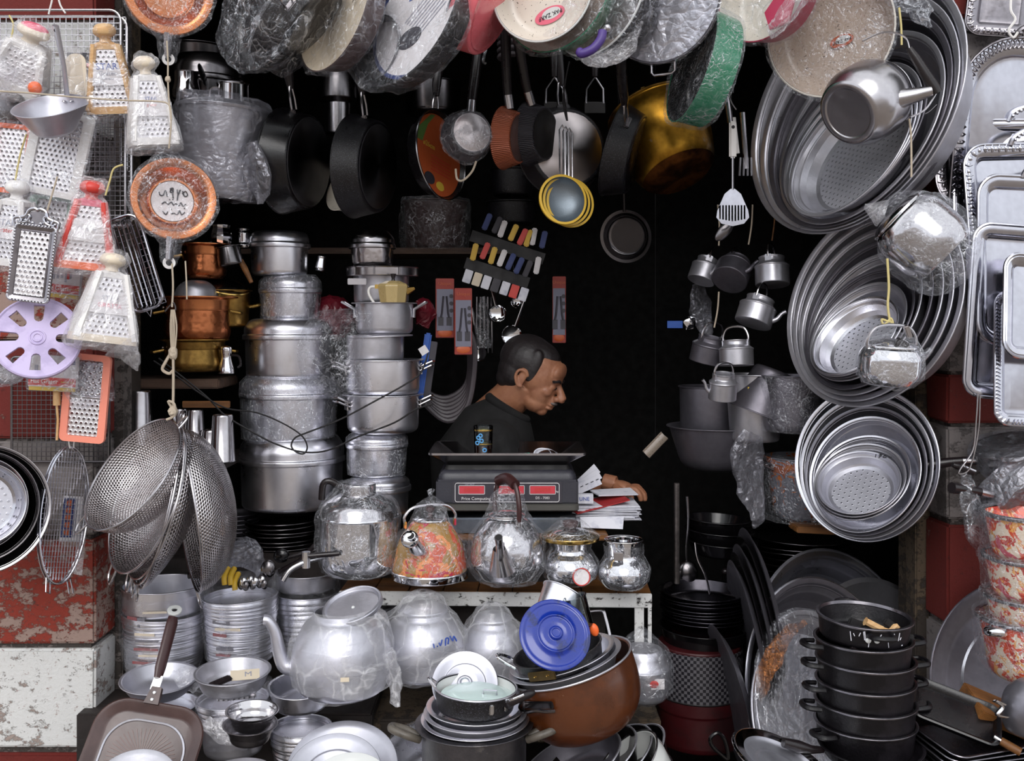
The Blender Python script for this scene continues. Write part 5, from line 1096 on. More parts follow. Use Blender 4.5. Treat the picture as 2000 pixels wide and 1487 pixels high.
# ================================================================ hanging kettles right
kettle('chrome kettle hung tipped over, dark round base showing', 1692, 200, 2.36, 78, 124, (.66, .42, .40), 0, STB, 'drum', -28, None, sp=3, lid=True, lm=ST, sm=STB, name='kettle')
part('base_recess', M().lathe([(56, -62), (54, -56), (0, -56)], 48), STD)
part('bail_wire', M().tube(cm([(-66, 30, 40), (-80, 56, 60), (-62, 88, 84)], 6), 1.8, 6), STB)
KT = CUR
T('bail_grip', 'black grip of the tipped chrome kettle', 'handle', 1803, 138, 2.28, 'c', -58); part('grip', M().tube([(-52, 0, 0), (-30, 0, 0), (30, 0, 0), (52, 0, 0)], [6, 9, 11, 11], 14), BKL); part('bail_wire', M().tube(cm([(-112, -70, 0), (-104, -24, 0), (-76, 4, 0), (-50, 0, 0)], 6), 1.8, 6), STB); part('bail_wire', M().tube(cm([(50, 0, 0), (66, -40, 10), (64, -78, 20)], 6), 1.8, 6), STB); adopt(CUR, KT)
string('cord with wire loops from the tipped kettle to the bagged kettle', [(1776, 232), (1779, 260), (1780, 300), (1780, 346)], 2.32, 2)
string('thin wire twisted between the tipped kettle and the trays', [(1770, 235), (1782, 226), (1810, 222), (1830, 205)], 2.36, 1.6, STD, 'wire', 'wire')
kettle('chrome kettle in pulled film, base turned to the trays', 1800, 462, 2.34, 76, 122, (-.62, .22, .62), 0, ST, 'drum', 180, None, sp=0, seed=12)
bag([(-20, 0, 86, 14), (-4, 0, 66, 50), (0, 0, 30, 84), (0, 0, -30, 90), (6, 0, -68, 86), (16, 6, -84, 30)], FLT, 6, .03, 11, flat=1.0)
part('tied_neck', M().tube([(-30, 0, 120), (-16, 0, 84)], [5, 30], 12).crinkle(4, .1, 3), FLH)
string('yellow cord tied to the smaller bagged kettle', [(1733, 505), (1736, 560), (1734, 596), (1738, 628)], 2.3, 2.4, YST)
solo('knot', 'loose bow of yellow cord above the smaller bagged kettle', 'knot', 1734, 628, 2.3, M().tube(cm([(0, 0, 0), (-12, 0, 4), (-8, 0, -6), (2, 0, 0), (10, 0, -4), (6, 0, 6), (0, 0, 0)], 4), 2.2, 6), YST)
kettle('smaller chrome kettle in film, hanging before the middle nest', 1738, 712, 2.30, 60, 76, (.04, -.12, 1), 0, CH_, 'drum', 100, (50, 46, 3.4), sp=0, wr=FLT, seed=14, hm=STB, bang=10)
part('handle_clip', M().box((46, -20, 54), (10, 12, 26), Matrix.Rotation(-.4, 4, 'Y'), 2), STB); part('dark_grip', M().box((-18, -40, 42), (28, 10, 16), Matrix.Rotation(.5, 4, 'Y'), 2), BKL)
bag([(50, -8, 10, 8), (66, -10, 26, 12), (80, -10, 44, 2)], FLT, 3, .08, 5)
# ================================================================ silver trays
tray('tarnished ornate silver tray, hindmost of the hanging trays', 1972, 245, 2.58, 286, 356, 60, 'leaf', -5, CHD, CHD, 22)
tray('oval-shouldered silver tray with scroll border, second from the back', 2010, 300, 2.545, 310, 440, 120, 'scroll', -3, CHW, CHD, 24, seed=3)
tray('plain-rimmed bright tray hung before the oval-shouldered one', 2026, 420, 2.51, 312, 380, 70, 'plain', -2, CHW, CHW, 12)
tray('silver tray with scrolled border below the plain-rimmed tray', 2036, 442, 2.48, 296, 330, 46, 'leaf', 2, CHW, CHW, 18, seed=5)
tray('small tray with twisted cord handle, spotted with rust', 2046, 510, 2.45, 280, 330, 44, 'plain', -2, CHW, CHW, 14)
tray('narrow chrome tray mirrored in front of the spotted one, with inner panel', 2008, 612, 2.42, 226, 340, 34, 'plain', -5, CHW, CHW, 16, handles=False)
tray('tray with rope border hanging lowest of the silver trays', 2028, 702, 2.39, 172, 262, 30, 'rope', -3, CHW, CHW, 12, handles=False)
tray('smallest silver tray, foremost at the picture edge', 2030, 600, 2.36, 140, 205, 32, 'plain', -5, CHW, CHW, 11, handles=False)
tray('ornate tray corner at the picture top beside the red block', 1960, -10, 2.545, 130, 160, 30, 'leaf', -6, CHD, CHD, 16, handles=False)
T('wire_hook', 'twisted white wire holding the trays at the picture top', 'wire', 1976, 40, 2.42, 'c'); part('wire', M().tube(cm([(0, 60, 0), (-4, 20, 4), (4, 0, 6), (-8, -20, 4), (2, -34, 2), (10, -24, 4)], 5), 2.6, 6), WHP)
# filmed black pans low right
def fpan(label, x, y, R, seed, ax=(.3, 200), ha=150):
    pan(label, x, y, 2.50, R, 46, ax, BK, BK, 0, BK, .8, ha, 90, wr=BAGD, seed=seed, hk='stub', wramp=7)
fpan('black pan in film hanging under the trays', 1975, 870, 72, 21, (.35, 100), 170)
fpan('black pan in torn film, lower of the two under the trays', 1985, 960, 86, 22, (-.5, 130), 160)
string('beaded chain hanging from the trays to a black pan handle', [(1910, 770), (1906, 830), (1900, 880), (1876, 916), (1874, 926), (1892, 918), (1904, 880), (1912, 830), (1914, 772)], 2.40, 1.8, STB, 'chain', 'chain')
FP = CUR
T('chained_grip', 'black and steel pan handle held by the beaded chain', 'handle', 1880, 912, 2.42, 'c', -12); part('grip', M().tube([(-20, 0, 0), (0, -2, 0), (24, -6, 0)], [5, 8, 7], 12), BKL); part('steel_inlay', M().tube([(-6, 3, 7), (24, -3, 6)], 2.6, 6), STB)
bag([(10, -10, -6, 14), (30, -60, -8, 34), (60, -120, -8, 40), (80, -160, -8, 20)], FL, 7, .04, 7, flat=.4)
# ================================================================ small aluminium kettles hanging in the shade
def hk(label, x, y, R, H, ax, Y, sp=1, spa=0, bang=0, bail=True, mat=ALM, kind='can'):
    kettle(label, x, y, Y, R, H, ax, 0, mat, kind, spa, (R*.74, R*.95, 2.4) if bail else None, sp=sp, lid=False, hm=STB, bang=bang)
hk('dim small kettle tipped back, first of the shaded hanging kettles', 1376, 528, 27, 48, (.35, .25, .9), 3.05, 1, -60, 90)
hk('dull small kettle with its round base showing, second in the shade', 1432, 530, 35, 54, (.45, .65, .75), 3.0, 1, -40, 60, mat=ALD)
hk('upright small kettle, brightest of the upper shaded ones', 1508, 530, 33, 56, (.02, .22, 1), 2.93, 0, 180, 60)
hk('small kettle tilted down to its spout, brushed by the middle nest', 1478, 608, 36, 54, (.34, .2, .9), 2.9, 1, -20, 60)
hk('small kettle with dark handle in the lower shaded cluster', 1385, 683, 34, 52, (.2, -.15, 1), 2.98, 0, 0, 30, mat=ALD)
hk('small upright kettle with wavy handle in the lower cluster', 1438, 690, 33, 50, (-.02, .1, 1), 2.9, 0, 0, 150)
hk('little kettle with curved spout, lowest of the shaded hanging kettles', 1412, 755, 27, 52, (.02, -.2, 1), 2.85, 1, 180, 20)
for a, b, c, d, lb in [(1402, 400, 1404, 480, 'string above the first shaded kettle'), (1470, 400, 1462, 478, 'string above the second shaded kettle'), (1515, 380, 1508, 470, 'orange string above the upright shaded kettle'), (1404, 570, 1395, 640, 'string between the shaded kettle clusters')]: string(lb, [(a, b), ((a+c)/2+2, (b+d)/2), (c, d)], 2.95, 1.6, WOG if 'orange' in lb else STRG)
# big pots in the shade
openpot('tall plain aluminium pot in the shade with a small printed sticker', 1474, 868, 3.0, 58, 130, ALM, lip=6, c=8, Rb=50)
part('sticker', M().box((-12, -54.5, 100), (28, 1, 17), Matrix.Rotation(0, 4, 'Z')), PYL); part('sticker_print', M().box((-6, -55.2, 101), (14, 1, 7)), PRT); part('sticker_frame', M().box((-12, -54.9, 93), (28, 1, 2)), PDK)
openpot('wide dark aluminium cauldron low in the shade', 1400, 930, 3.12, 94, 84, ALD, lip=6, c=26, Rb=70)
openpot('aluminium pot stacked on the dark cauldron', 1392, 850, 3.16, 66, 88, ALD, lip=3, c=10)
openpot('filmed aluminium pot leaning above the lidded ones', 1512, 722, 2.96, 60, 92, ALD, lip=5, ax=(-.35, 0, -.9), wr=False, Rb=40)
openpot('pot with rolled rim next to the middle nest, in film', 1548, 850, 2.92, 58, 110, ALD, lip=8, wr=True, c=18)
openpot('steel casserole with bright wire handles in orange floral film', 1568, 1030, 3.02, 74, 124, FLG, lip=3, handles='wire', ang=192, wr=True, c=24, Rb=56)
T('plastic_bag', 'empty smoky plastic bag hanging from the cauldrons', 'bag', 1462, 920, 2.88, 'c'); bag([(10, 70, 0, 34), (-4, 30, 0, 50), (4, -30, 0, 44), (16, -80, 0, 26), (16, -112, 0, 8)], BAGD, 8, .03, 12, flat=.3)
T('dustpan', 'grey bag stuffed behind the lower kettle cluster', 'bag', 1368, 605, 3.15, 'c'); bag([(-6, 50, 0, 14), (0, 0, 0, 34), (14, -50, 0, 20)], BAGD, 6, .04, 15, flat=.4)
solo('blue_shape', 'small blue plastic shape beside the shaded kettles', 'plastic', 1318, 634, 3.1, M().box((0, 0, 0), (34, 4, 18), None, 2), BLP)  # small box of blue plastic
solo('foil_scrap', 'scrap of crumpled foil beside the blue plastic', 'foil', 1348, 630, 3.08, M().sph((0, 0, 0), (12, 5, 13), 10, 8).crinkle(5, .2, 3), CH_)
T('hanging_cloth', 'dim tied cloth roll far back on the shop wall', 'cloth', 1280, 870, 3.5, 'c', 45); part('cord', M().tube([(0, 0, 0), (560, 560, 0)], 1, 5), BKM); part('roll', M().tube([(-26, 0, 0), (26, 0, 0)], 10, 12).crinkle(3, .1, 2), BGE)
solo('iron_rod', 'rusty iron rod standing in the dark doorway', 'rod', 1322, 1042, 2.86, M().tube([(0, 0, 98), (0, 0, -98)], 5.5, 8), metal('rusty_rod', '6c6664', .5, .3, 400, .8))
T('ladle', 'long steel ladle standing behind the iron rod', 'ladle', 1342, 1062, 2.9, 'c'); part('handle', M().tube(cm([(0, 92, 0), (2, 40, 0), (-2, -10, 0), (0, -40, 0)], 5), 2.6, 8), STB); part('bowl', M().sph((0, -58, 0), (22, 26, 14), 24, 12), STD)
T('ladle', 'thin curved steel ladle handle above the black rimmed pots', 'ladle', 1378, 1130, 2.8, 'c'); part('handle', M().tube(cm([(-20, 70, 0), (-16, 40, 4), (0, 4, 4), (8, -30, 0)], 5), 3, 8, flat=.5), STB)
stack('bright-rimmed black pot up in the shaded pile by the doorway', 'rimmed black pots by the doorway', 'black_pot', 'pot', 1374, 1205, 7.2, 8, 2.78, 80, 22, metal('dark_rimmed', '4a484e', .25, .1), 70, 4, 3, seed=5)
stack('black enamel pot up in the pile above the red can', 'black enamel pots above the red can', 'black_pot', 'pot', 1372, 1300, 38, 3, 2.76, 84, 40, BKG, 74, 3, 3, seed=6)
bag([(-70, -30, 30, 10), (-20, -80, 34, 14), (30, -84, 20, 10)], FLT, 5, .06, 4)
T('red_can', 'red drum darkened as shade, with chequered band low in the doorway', 'drum', 1366, 1478, 2.74, base=82)
part('drum', M().lathe(rnd([(0, 0), (82, 0, 4), (84, 10, 2), (82, 66, 2), (84, 70, 1), (82, 122, 2), (84, 126, 2), (80, 190, 3), (0, 190)]), 48), paint('shade_dark_red_enamel', '3a0c10', .4, col2='260c0e', sc=6))  # shading is painted into the drum's red by lowering its colour
n = N('chequered_print'); ck = n.new('TexChecker'); n.put(ck, 'Vector', n.co('UV')); ck.inputs['Color1'].default_value = lin('5a585c'); ck.inputs['Color2'].default_value = lin('1c1a20'); ck.inputs['Scale'].default_value = 1.0
mp = n.new('Mapping'); n.put(mp, 0, n.co('UV')); mp.inputs['Scale'].default_value = (90, .17, 1); n.put(ck, 'Vector', mp.outputs[0]); CHK = n.out(n.bsdf(ck.outputs[0], 0., .4))
part('chequered_band', M().lathe([(84.6, 96), (83.6, 186)], 48), CHK); part('raised_ring', M().lathe([(83, 92), (86, 95), (83, 98)], 48), BKM)
# filler: dark basins and clutter deep right, mostly lost in shade
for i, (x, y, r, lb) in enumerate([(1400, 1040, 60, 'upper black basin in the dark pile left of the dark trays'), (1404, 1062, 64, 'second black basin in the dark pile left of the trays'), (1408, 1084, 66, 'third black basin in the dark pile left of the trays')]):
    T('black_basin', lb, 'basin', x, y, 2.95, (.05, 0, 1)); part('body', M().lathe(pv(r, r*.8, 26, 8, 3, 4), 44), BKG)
T('black_cover', 'black enamel lid leaning in the gap beside the edge-on trays', 'lid', 1430, 1120, 2.9, (.3, 170)); part('body', M().lathe(rnd([(0, 12), (40, 8, 8), (58, 0, 2), (60, 0)]), 44), BKG); part('knob', M().sph((0, 0, 14), 7, 12, 8), BKL)
# ================================================================ black casserole tower
def casserole(label, x, yb, Y, R, H, ang=0, tilt=(0, 0), hr=1):
    T('black_casserole', label, 'casserole', x, yb, Y, (tilt[0], tilt[1], 1), 0, None, base=R)
    part('body', M().lathe(rnd([(0, 0), (R-8, 0, 8), (R-3, H-6, 2), (R-2, H-5), (R-6, H-8), (R-14, 5, 8), (0, 4)]), 56), CAST)
    part('rim', M().lathe(rnd([(R-3, H-6), (R+1, H-5, 1), (R+2, H-1, 1.5), (R-4, H, 1), (R-6, H-6)]), 60), CASTR)
    for a in (ang, ang+180):
        q = Matrix.Rotation(math.radians(a), 4, 'Z')
        part('handle', M().tube(cm([(R-2, -22, H-12), (R+20, -20, H-10), (R+28, -8, H-9), (R+28, 8, H-9), (R+20, 20, H-10), (R-2, 22, H-12)], 4), 4.2, 8, m=q, flat=1.3), CAST)
for i, (x, yb, r, a, lb) in enumerate([(1690, 1490, 96, 205, 'lowest black casserole of the tower, chipped rim'), (1690, 1448, 96, 182, 'second black casserole from the bottom of the tower'), (1690, 1404, 94, 188, 'black casserole in the lower middle of the tower'), (1690, 1360, 94, 183, 'black casserole in the middle of the tower'), (1686, 1318, 93, 186, 'black casserole second from the top of the tower')]):
    casserole(lb, x, yb+14, 2.26, r, 56, a, (0.01*(i % 2), 0))
casserole('topmost black casserole holding small pans, riveted and scratched', 1686, 1274, 2.26, 90, 46, 90, (.04, -.04))
for s_ in (-1, 1): part('rivet', M().sph((s_*8-14, -89, 24), (5.5, 3, 5.5), 12, 6), WHE)
X = M(); rng = random.Random(3)
for i in range(14): a = rng.uniform(-2.2, -.9); X.tube([(90*math.cos(a), 90*math.sin(a), rng.uniform(10, 40)), (90*math.cos(a+.03), 90*math.sin(a+.03), rng.uniform(10, 40))], .8, 4)
part('scratches', X, CARD if False else PAP, kind='stuff')
T('black_pan', 'small black pan lying inside the topmost casserole', 'pan', 1702, 1250, 2.27, (.1, -.1, 1)); part('body', M().lathe(rnd([(0, -22), (56, -22, 8), (66, 0, 1), (68, 1), (62, 0), (52, -18, 6), (0, -18)]), 48), CAST); part('rim', M().tube(ring3(67, 48, 1), 1.8, 6, True), CASTR)
solo('ring_grip', 'black oval ring handle resting on the casserole tower', 'handle', 1702, 1268, 2.19, M().tube(cm([(-34, 0, 0), (-22, 3, 18), (8, 5, 22), (32, 3, 10), (34, 0, -8), (18, -3, -22), (-16, -3, -20)], 6, True), 9, 10, True), BKL, (0, -.25, 1))
solo('bakelite_grip', 'broken tan bakelite handle on top of the casserole tower', 'handle', 1722, 1226, 2.24, M().tube(cm([(-32, 0, 12), (-20, 0, 6), (0, 0, -4), (16, 0, -8), (28, 0, 2), (32, 0, -16)], 5), [9]+[7]*10+[6]*14+[9], 8), WOOD)
for i, (x, y, r, lb) in enumerate([(1655, 1238, 20, 'black plastic handle lying on the tower near its rim'), (1755, 1232, -35, 'black forked handle poking from the tower top'), (1690, 1225, -20, 'flat black handle across the small pan')]): solo('loose_grip', lb, 'handle', x, y, 2.25, M().box((0, 0, 0), (70, 16, 9), None, 3), BKM, 'c', r)
for i, (x, y, l, rl, lb) in enumerate([(1612, 1450, 86, -14, 'black pan handle jutting from under the tower, upper one')]):
    T('frying_pan', lb, 'pan', 1700, 1478, 2.22, (0, -.05, 1)); part('body', M().lathe(pv(98, 86, 24, 8, 3, 3), 56), CAST); part('handle', M().tube([(-96, -10, 18), (-120, -18, 22), (-150, -30, 34), (-180, -34, 44)], [6, 8, 12, 9], 12), BKL)
T('wire_rack', 'black wire handled frame at the foot of the tower', 'rack', 1600, 1480, 2.2); part('ring', M().tube(ring3(40, 30, 0), 4, 8, True), BKG)
# floral pots
def fpot(label, x, yb, R, H, h=False):
    openpot(label, x, yb, 2.34, R, H, FLO, name='enamel_pot', lip=0, c=28, Rb=R*.82); part('steel_rim', M().lathe(rnd([(R-3, H-6), (R+4, H-5, 2), (R+5, H+2, 2), (R-4, H+3)]), 56), metal('rim_steel%d' % int(H), 'a8a6aa', .25))
    if h:
        part('handle', M().tube(cm([(-R*.8, -R*.5, H-16), (-R*1.0, -R*.75, H-8), (-R*1.15, -R*.6, H-10), (-R*.95, -R*.25, H-16)], 5), 9, 10), CH_)
    wrap([(R*.7, -3), (R*1.03, H*.3), (R*1.09, H*.8), (R*1.1, H+6), (R*.8, H+8)], FLT, 44, 4, .03, int(yb))
fpot('topmost floral enamel pot in film at the picture edge', 2012, 1118, 84, 94)
fpot('floral enamel pot second in the filmed tower', 2016, 1200, 88, 88)
fpot('narrow floral band of the third filmed enamel pot', 2020, 1262, 90, 70)
fpot('lowest floral enamel pot with chrome handle in the filmed tower', 2018, 1362, 100, 120, True)
solo('board', 'slanting chipped wooden board under the floral pots', 'board', 1962, 1395, 2.30, M().box((0, 0, 0), (210, 90, 22), None, 2).crinkle(2, .05, 3), WOG, (-.05, -.35, 1)); CUR.matrix_world = orient(at(1985, 1408, 2.30), (.5, -.3, 1), 0)
T('grey_kettle', 'grey kettle with folded wing clamp at the picture edge', 'kettle', 2012, 1375, 2.18); part('body', M().lathe(rnd([(0, -60), (44, -56, 10), (56, -20, 20), (46, 24, 20), (22, 44, 8), (16, 46), (0, 46)]), 44), ALBD); part('clamp', M().tube(cm([(-56, -14, 2), (-78, -18, 12), (-64, -20, 2), (-74, -20, -14), (-46, -16, -22)], 5), 5, 8, flat=.4), CH_)
T('black_wok', 'square black griddle pan tilted over the tray pile', 'pan', 1868, 1388, 2.24, (.10, -.55, .85), -24); part('body', M().rr(170, 104, 24, [(8, -16), (0, 0), (3, 2), (8, 0), (14, -10)], cap1=True), BK); part('handle', M().tube([(84, -30, -2), (120, -40, 0)], 8, 10), WOG); part('ferrule', M().tube([(72, -26, -2), (88, -31, -2)], 6, 10), CH_)
for i in range(9):
    T('baking_tray', ['lowest', 'second', 'third', 'fourth', 'fifth', 'sixth', 'seventh', 'eighth', 'topmost'][i]+' black rectangular baking tray in the slanting pile', 'tray', 1925-i*3+(i % 3)*5, 1500-i*9, 2.26, (.12, -.22+.01*i, 1), 8+i*2); part('body', M().rr(270, 150, 26, [(14, -14), (2, 0), (0, 3), (5, 4), (9, 1), (20, -10)], cap0=True, cap1=True), BKG if i % 2 else BK); part('bright_edge', M().tube([(p[0], p[1], 3.4) for p in rrect(269, 149, 26)], 1.6, 6, True), CASTR)
T('rimmed_dish', 'steel rimmed aluminium dish with bright centre, bottom edge before the tower', 'dish', 1530, 1492, 2.12, (.40, 66)); part('rim', M().lathe(rnd([(78, -4), (104, -2, 3), (108, 2, 2), (102, 6, 2), (82, 2)]), 64), CH_); part('dish', M().lathe(rnd([(83, 2), (76, -4, 4), (56, -10, 6), (48, -8, 2), (30, -12), (0, -12)]), 56), ALW)
solo('wire_tangle', 'tangle of black wire handles beside the steel rimmed dish', 'handles', 1402, 1462, 2.3, M().tube(cm([(-14, 0, 20), (0, 0, 30), (14, 0, 14), (20, 0, -20), (4, 0, -10), (-12, 0, 6)], 5, True), 4, 8, True), BKG)
# ================================================================ metal stand, scale and kettles
YS = 2.72
T('shelf_stand', 'white chipped metal shelf stand with wooden top carrying five kettles', 'stand', 966, 1162, YS, None, -2)
part('front_rail', M().box((0, 2, -9), (612, 8, 27), None, 1.5), WPNT)
for i in range(9): part('plank', M().box((-272+i*68, 72, 2), (66, 140, 6), None, 1), WOG)
part('back_rail', M().box((0, 144, -8), (612, 8, 22), None, 1), WPNT)
for x, y in ((-300, 4), (282, 8), (302, 3), (-300, 142), (290, 142)): part('leg', M().box((x, y, -190), (18 if x == 282 else 7, 9, 360), None, 1), WPNT if y < 20 else STRIP)
T('stone_ledge', 'worn speckled plinth under the big white teapots', 'ledge', 960, 1400, 2.60); K = 2.6/F
part('slab', M().box((0, 90, -26), (660, 200, 46), None, 4), RUST); CUR['kind'] = 'thing'
part('block', M().box((300, 30, -110), (60, 60, 130), None, 3), RUST)
# ---- scale
T('weighing_scale', 'black price computing scale with three red displays and steel tray', 'scale', 991, 983, 2.93, (0, 0, 1), 0)
part('base', M().rr(268, 190, 12, [(6, 0), (0, 3), (0, 12), (4, 14)]), paint('olive_base', '4a4844', .6))
part('housing', M().box((0, 0, 36), (266, 180, 46), None, 4), GRY); part('upper_housing', M().rr(258, 170, 14, [(0, 56), (0, 66), (6, 74), (10, 76)]), GRY)
part('platform_support', M().rr(238, 150, 10, [(0, 76), (4, 84)]), BKM)
part('display_panel', M().box((0, -91, 36), (204, 2, 40), None, .6), PDK)
q = Matrix.Translation((0, -92.4, 36)) @ Matrix.Rotation(PI/2, 4, 'X')
part('panel_outline', M().tube([(p[0], p[1], 0) for p in rrect(194, 35, 4)], .7, 4, True, q), CRD)
DSP = paint('red_display', 'b83a44', .35, emit=('c03040', .12))
for cx, w in ((-66, 46), (4, 54), (66, 46)):
    part('display', M().box((cx, 5, 0), (w, 14, 1.5), q), DSP); part('display_frame', M().tube([(cx+p[0], 5+p[1], .8) for p in rrect(w+2, 16, 1.5)], .6, 4, True, q), CRD); part('digits', TXT('888888' if w > 50 else '88888', 12, q @ Matrix.Translation((cx, 5, 1.4)), .2), PRT)
part('lettering', TXT('Price Computing', 8, q @ Matrix.Translation((-58, -11.5, 1)), .2), CRD); part('lettering', TXT('DS - 7083', 6.5, q @ Matrix.Translation((66, -10, 1)), .2), CRD)
part('lettering', TXT('Max 30 kg   Min 200 g   e=10 g', 4, q @ Matrix.Translation((8, -12, 1)), .2), PGY); part('lettering', TXT('UNIT PRICE', 3.4, q @ Matrix.Translation((-70, 15, 1)), .2), PGY); part('lettering', TXT('kg', 5, q @ Matrix.Translation((93, 2, 1)), .2), CRD)
part('tray', M().rr(294, 200, 12, [(44, 84), (40, 82), (4, 104), (0, 106), (0, 110), (6, 109), (44, 86)], cap0=True, cap1=True), STB)
T('receipt_roll', 'curled white receipt lying in the scale tray', 'paper', 1058, 886, 2.86, 'c'); part('roll', M().tube([(18*math.cos(t)*(1-t*.05), 11*math.sin(t)*(1-t*.04), 0) for t in [i*.3 for i in range(22)]], 1, 4, m=Matrix.Scale(1, 4)), PAP)
X = M(); vs = []; fs = []
for i in range(13):
    a = PI*(1-i/12); vs += [(24*math.cos(a)+6, 17*math.sin(a)-8, -14), (24*math.cos(a)+12, 17*math.sin(a)-8, 14)]
for i in range(12): fs.append([2*i, 2*i+2, 2*i+3, 2*i+1])
part('curl', X.add(vs, fs), PAP)
T('tray_papers', 'dark printed leaflet lying in the scale tray', 'leaflet', 1000, 893, 2.90, (.02, -.15, 1)); part('sheet', M().box((10, 6, 0), (150, 46, 2), Matrix.Rotation(.12, 4, 'Z')).crinkle(2, .05, 2), PDK); part('red_edge', M().box((60, 14, 3), (50, 16, 2), Matrix.Rotation(.05, 4, 'Y')), RDF); [part('green_print', M().box((20+i*6, -8, 3), (2, 16, 1), Matrix.Rotation(.6, 4, 'Z')), paint('mint_print%d' % i, '2c9a80', .5)) for i in range(4)]
# tea glass
T('tea_glass', 'tea glass with blue flowers and gilt rim standing in the scale tray', 'glass', 944, 896, 2.86, base=19)
n = N('clear_glass'); g1 = n.new('BsdfGlossy'); g1.inputs['Roughness'].default_value = .03; t1 = n.new('BsdfTransparent'); t1.inputs[0].default_value = (.78, .84, .86, 1); fr = n.new('Fresnel'); fr.inputs[0].default_value = 1.6; mx = n.new('MixShader'); n.put(mx, 0, fr.outputs[0]); n.put(mx, 1, t1.outputs[0]); n.put(mx, 2, g1.outputs[0]); GLS = n.out(mx.outputs[0])
part('glass', M().lathe(rnd([(0, 0), (17, 0, 2), (19, 62, .5), (17.6, 62), (16, 4), (0, 4)]), 36), GLS); part('tea', M().lathe([(0, 3), (16, 3), (16.8, 24), (0, 24)], 32), paint('tea', '3a1608', .1)); part('gilt_band', M().lathe([(19, 52), (19.4, 53.5), (19.1, 55)], 36), GLD); part('gilt_band', M().lathe([(18.0, 26), (18.4, 27), (18.2, 28)], 36), GLD)
for i, (dx, z) in enumerate([(-5, 44), (-3, 34), (-11, 30), (-9, 40), (3, 16)]):
    part('blue_flower', M().tube([(dx+3.4*math.cos(t), -18.4+abs(dx)*.09, z+3.4*math.sin(t)) for t in [k*.785 for k in range(8)]], 1.3, 5, True), paint('sky_blue_print%d' % i, '5aa0d8', .4))
# stand under the scale
o = furn('steel_plate', 'folded galvanised plate under the scale', 'plate', at(985, 1012, 2.93)[:], (.40, .22, .043), metal('galvanised', '8d95a0', .4, .15))
o = furn('board', 'old board between the plate and the drawer box', 'board', at(1000, 1033, 2.93)[:], (.53, .26, .014), WOG)
o = furn('drawer_box', 'dark grey drawer box carrying the scale', 'box', (at(985, 1086, 2.95)+Vector((0, 0, 0)))[:], (.36, .24, .13), paint('drab_grey', '38322f', .6, col2='28221f'))
o = furn('counter', 'dark wooden counter under the drawer box', 'counter', (-.05, 3.02, .36), (.62, .34, .72), DKW)
T('paper_stack', 'untidy pile of papers and receipts beside the scale', 'papers', 1182, 1008, 2.95, (0, -.02, 1))
rng = random.Random(8)
for i in range(16): part('paper_sheet', M().box((0, 0, i*1.8), (128-rng.random()*16, 90, 1.1), Matrix.Rotation(rng.uniform(-.14, .12), 4, 'Z')).crinkle(1.6, .03, i), PAP)
part('red_folder', M().box((-12, -8, 30), (110, 74, 2), Matrix.Rotation(.25, 4, 'Z') @ Matrix.Rotation(-.2, 4, 'Y')).crinkle(4, .03, 5), RDF)
part('paper_sheet', M().box((-6, -36, 44), (80, 24, 1), Matrix.Rotation(-.1, 4, 'Z') @ Matrix.Rotation(.9, 4, 'X')).crinkle(4, .04, 6), PAP); part('crumpled_paper', M().box((22, 10, 44), (80, 50, 2), Matrix.Rotation(.2, 4, 'Z')).crinkle(9, .05, 7), PAP)
part('lettering', TXT('UNE', 10, Matrix.Translation((-44, -47, 42)) @ Matrix.Rotation(PI/2, 4, 'X'), .3), INB); part('paper_box', M().box((-44, -40, 42), (34, 12, 18)), PAP)
T('receipts', 'sheaf of receipts held up in the seller hand', 'receipts', 1150, 942, 2.99, 'c', 24)
for i in range(3): part('receipt', M().box((-6+i*4, -4+i*6, -i*3), (58, 20, .8), Matrix.Rotation(i*.16, 4, 'Z')).crinkle(2, .06, i), PAP)
for i in range(4): part('print_line', M().box((-16+i*11, -2, 1), (6, 1.4, .6)), INK)
# ---- five kettles on the stand
yb = lambda x: 1143+(x-690)*.030
T('drink_urn', 'large chrome urn in film with black side handle and tap', 'urn', 700, 1140, 2.70, base=78)
part('body', M().lathe(rnd([(0, 0), (56, 0, 4), (72, 14, 16), (77, 40, 10), (77, 110, 1), (80, 112, 1), (78, 115)]), 60), CH_); part('glass_lid', M().lathe(rnd([(76, 114), (70, 136, 14), (40, 154, 8), (34, 156), (34, 176, 3), (0, 178)]), 48), ST)
part('handle', M().tube(cm([(-70, -10, 146), (-66, -14, 176), (-52, -14, 182), (-30, -10, 168), (-22, -8, 160)], 5), 6.5, 10), BKL); part('tap', M().tube(cm([(-60, -56, 44), (-84, -78, 42), (-112, -92, 30), (-126, -96, 10)], 5), 5.5, 10), CH_); part('tap_lever', M().tube([(-24, -76, 56), (-86, -82, 52)], 5, 10), BKL); part('tap_valve', M().tube([(-86, -80, 60), (-86, -80, 30)], 8, 12), CH_); part('clip', M().box((60, -40, 118), (26, 14, 20), None, 3), BKL)
wrap([(50, -2), (72, 6), (84, 50), (85, 110), (74, 138), (52, 160), (40, 182), (0, 184)], FLT, 52, 5, .025, 41)
kettle('kettle with orange flowers in film, whistle cap on its spout', 840, 1146, 2.66, 74, 118, None, 0, FLP, 'cone', 255, (50, 34, 3), sit=True, sp=3, hm=STB, knob=BKB, wr=FLT, seed=42, bang=20, sm=CH_, lm=CH_)
part('steel_foot', M().lathe(rnd([(70, -1), (75, 0, 2), (76, 14, 2), (74, 16)]), 56), CH_); part('whistle_cap', M().lathe(rnd([(0, 0), (16, 0, 2), (17, 8, 3), (10, 14, 4), (0, 15)]), 28, Matrix.Translation((-30, -92, 92)) @ Matrix.Rotation(1.2, 4, 'X')), CH_)
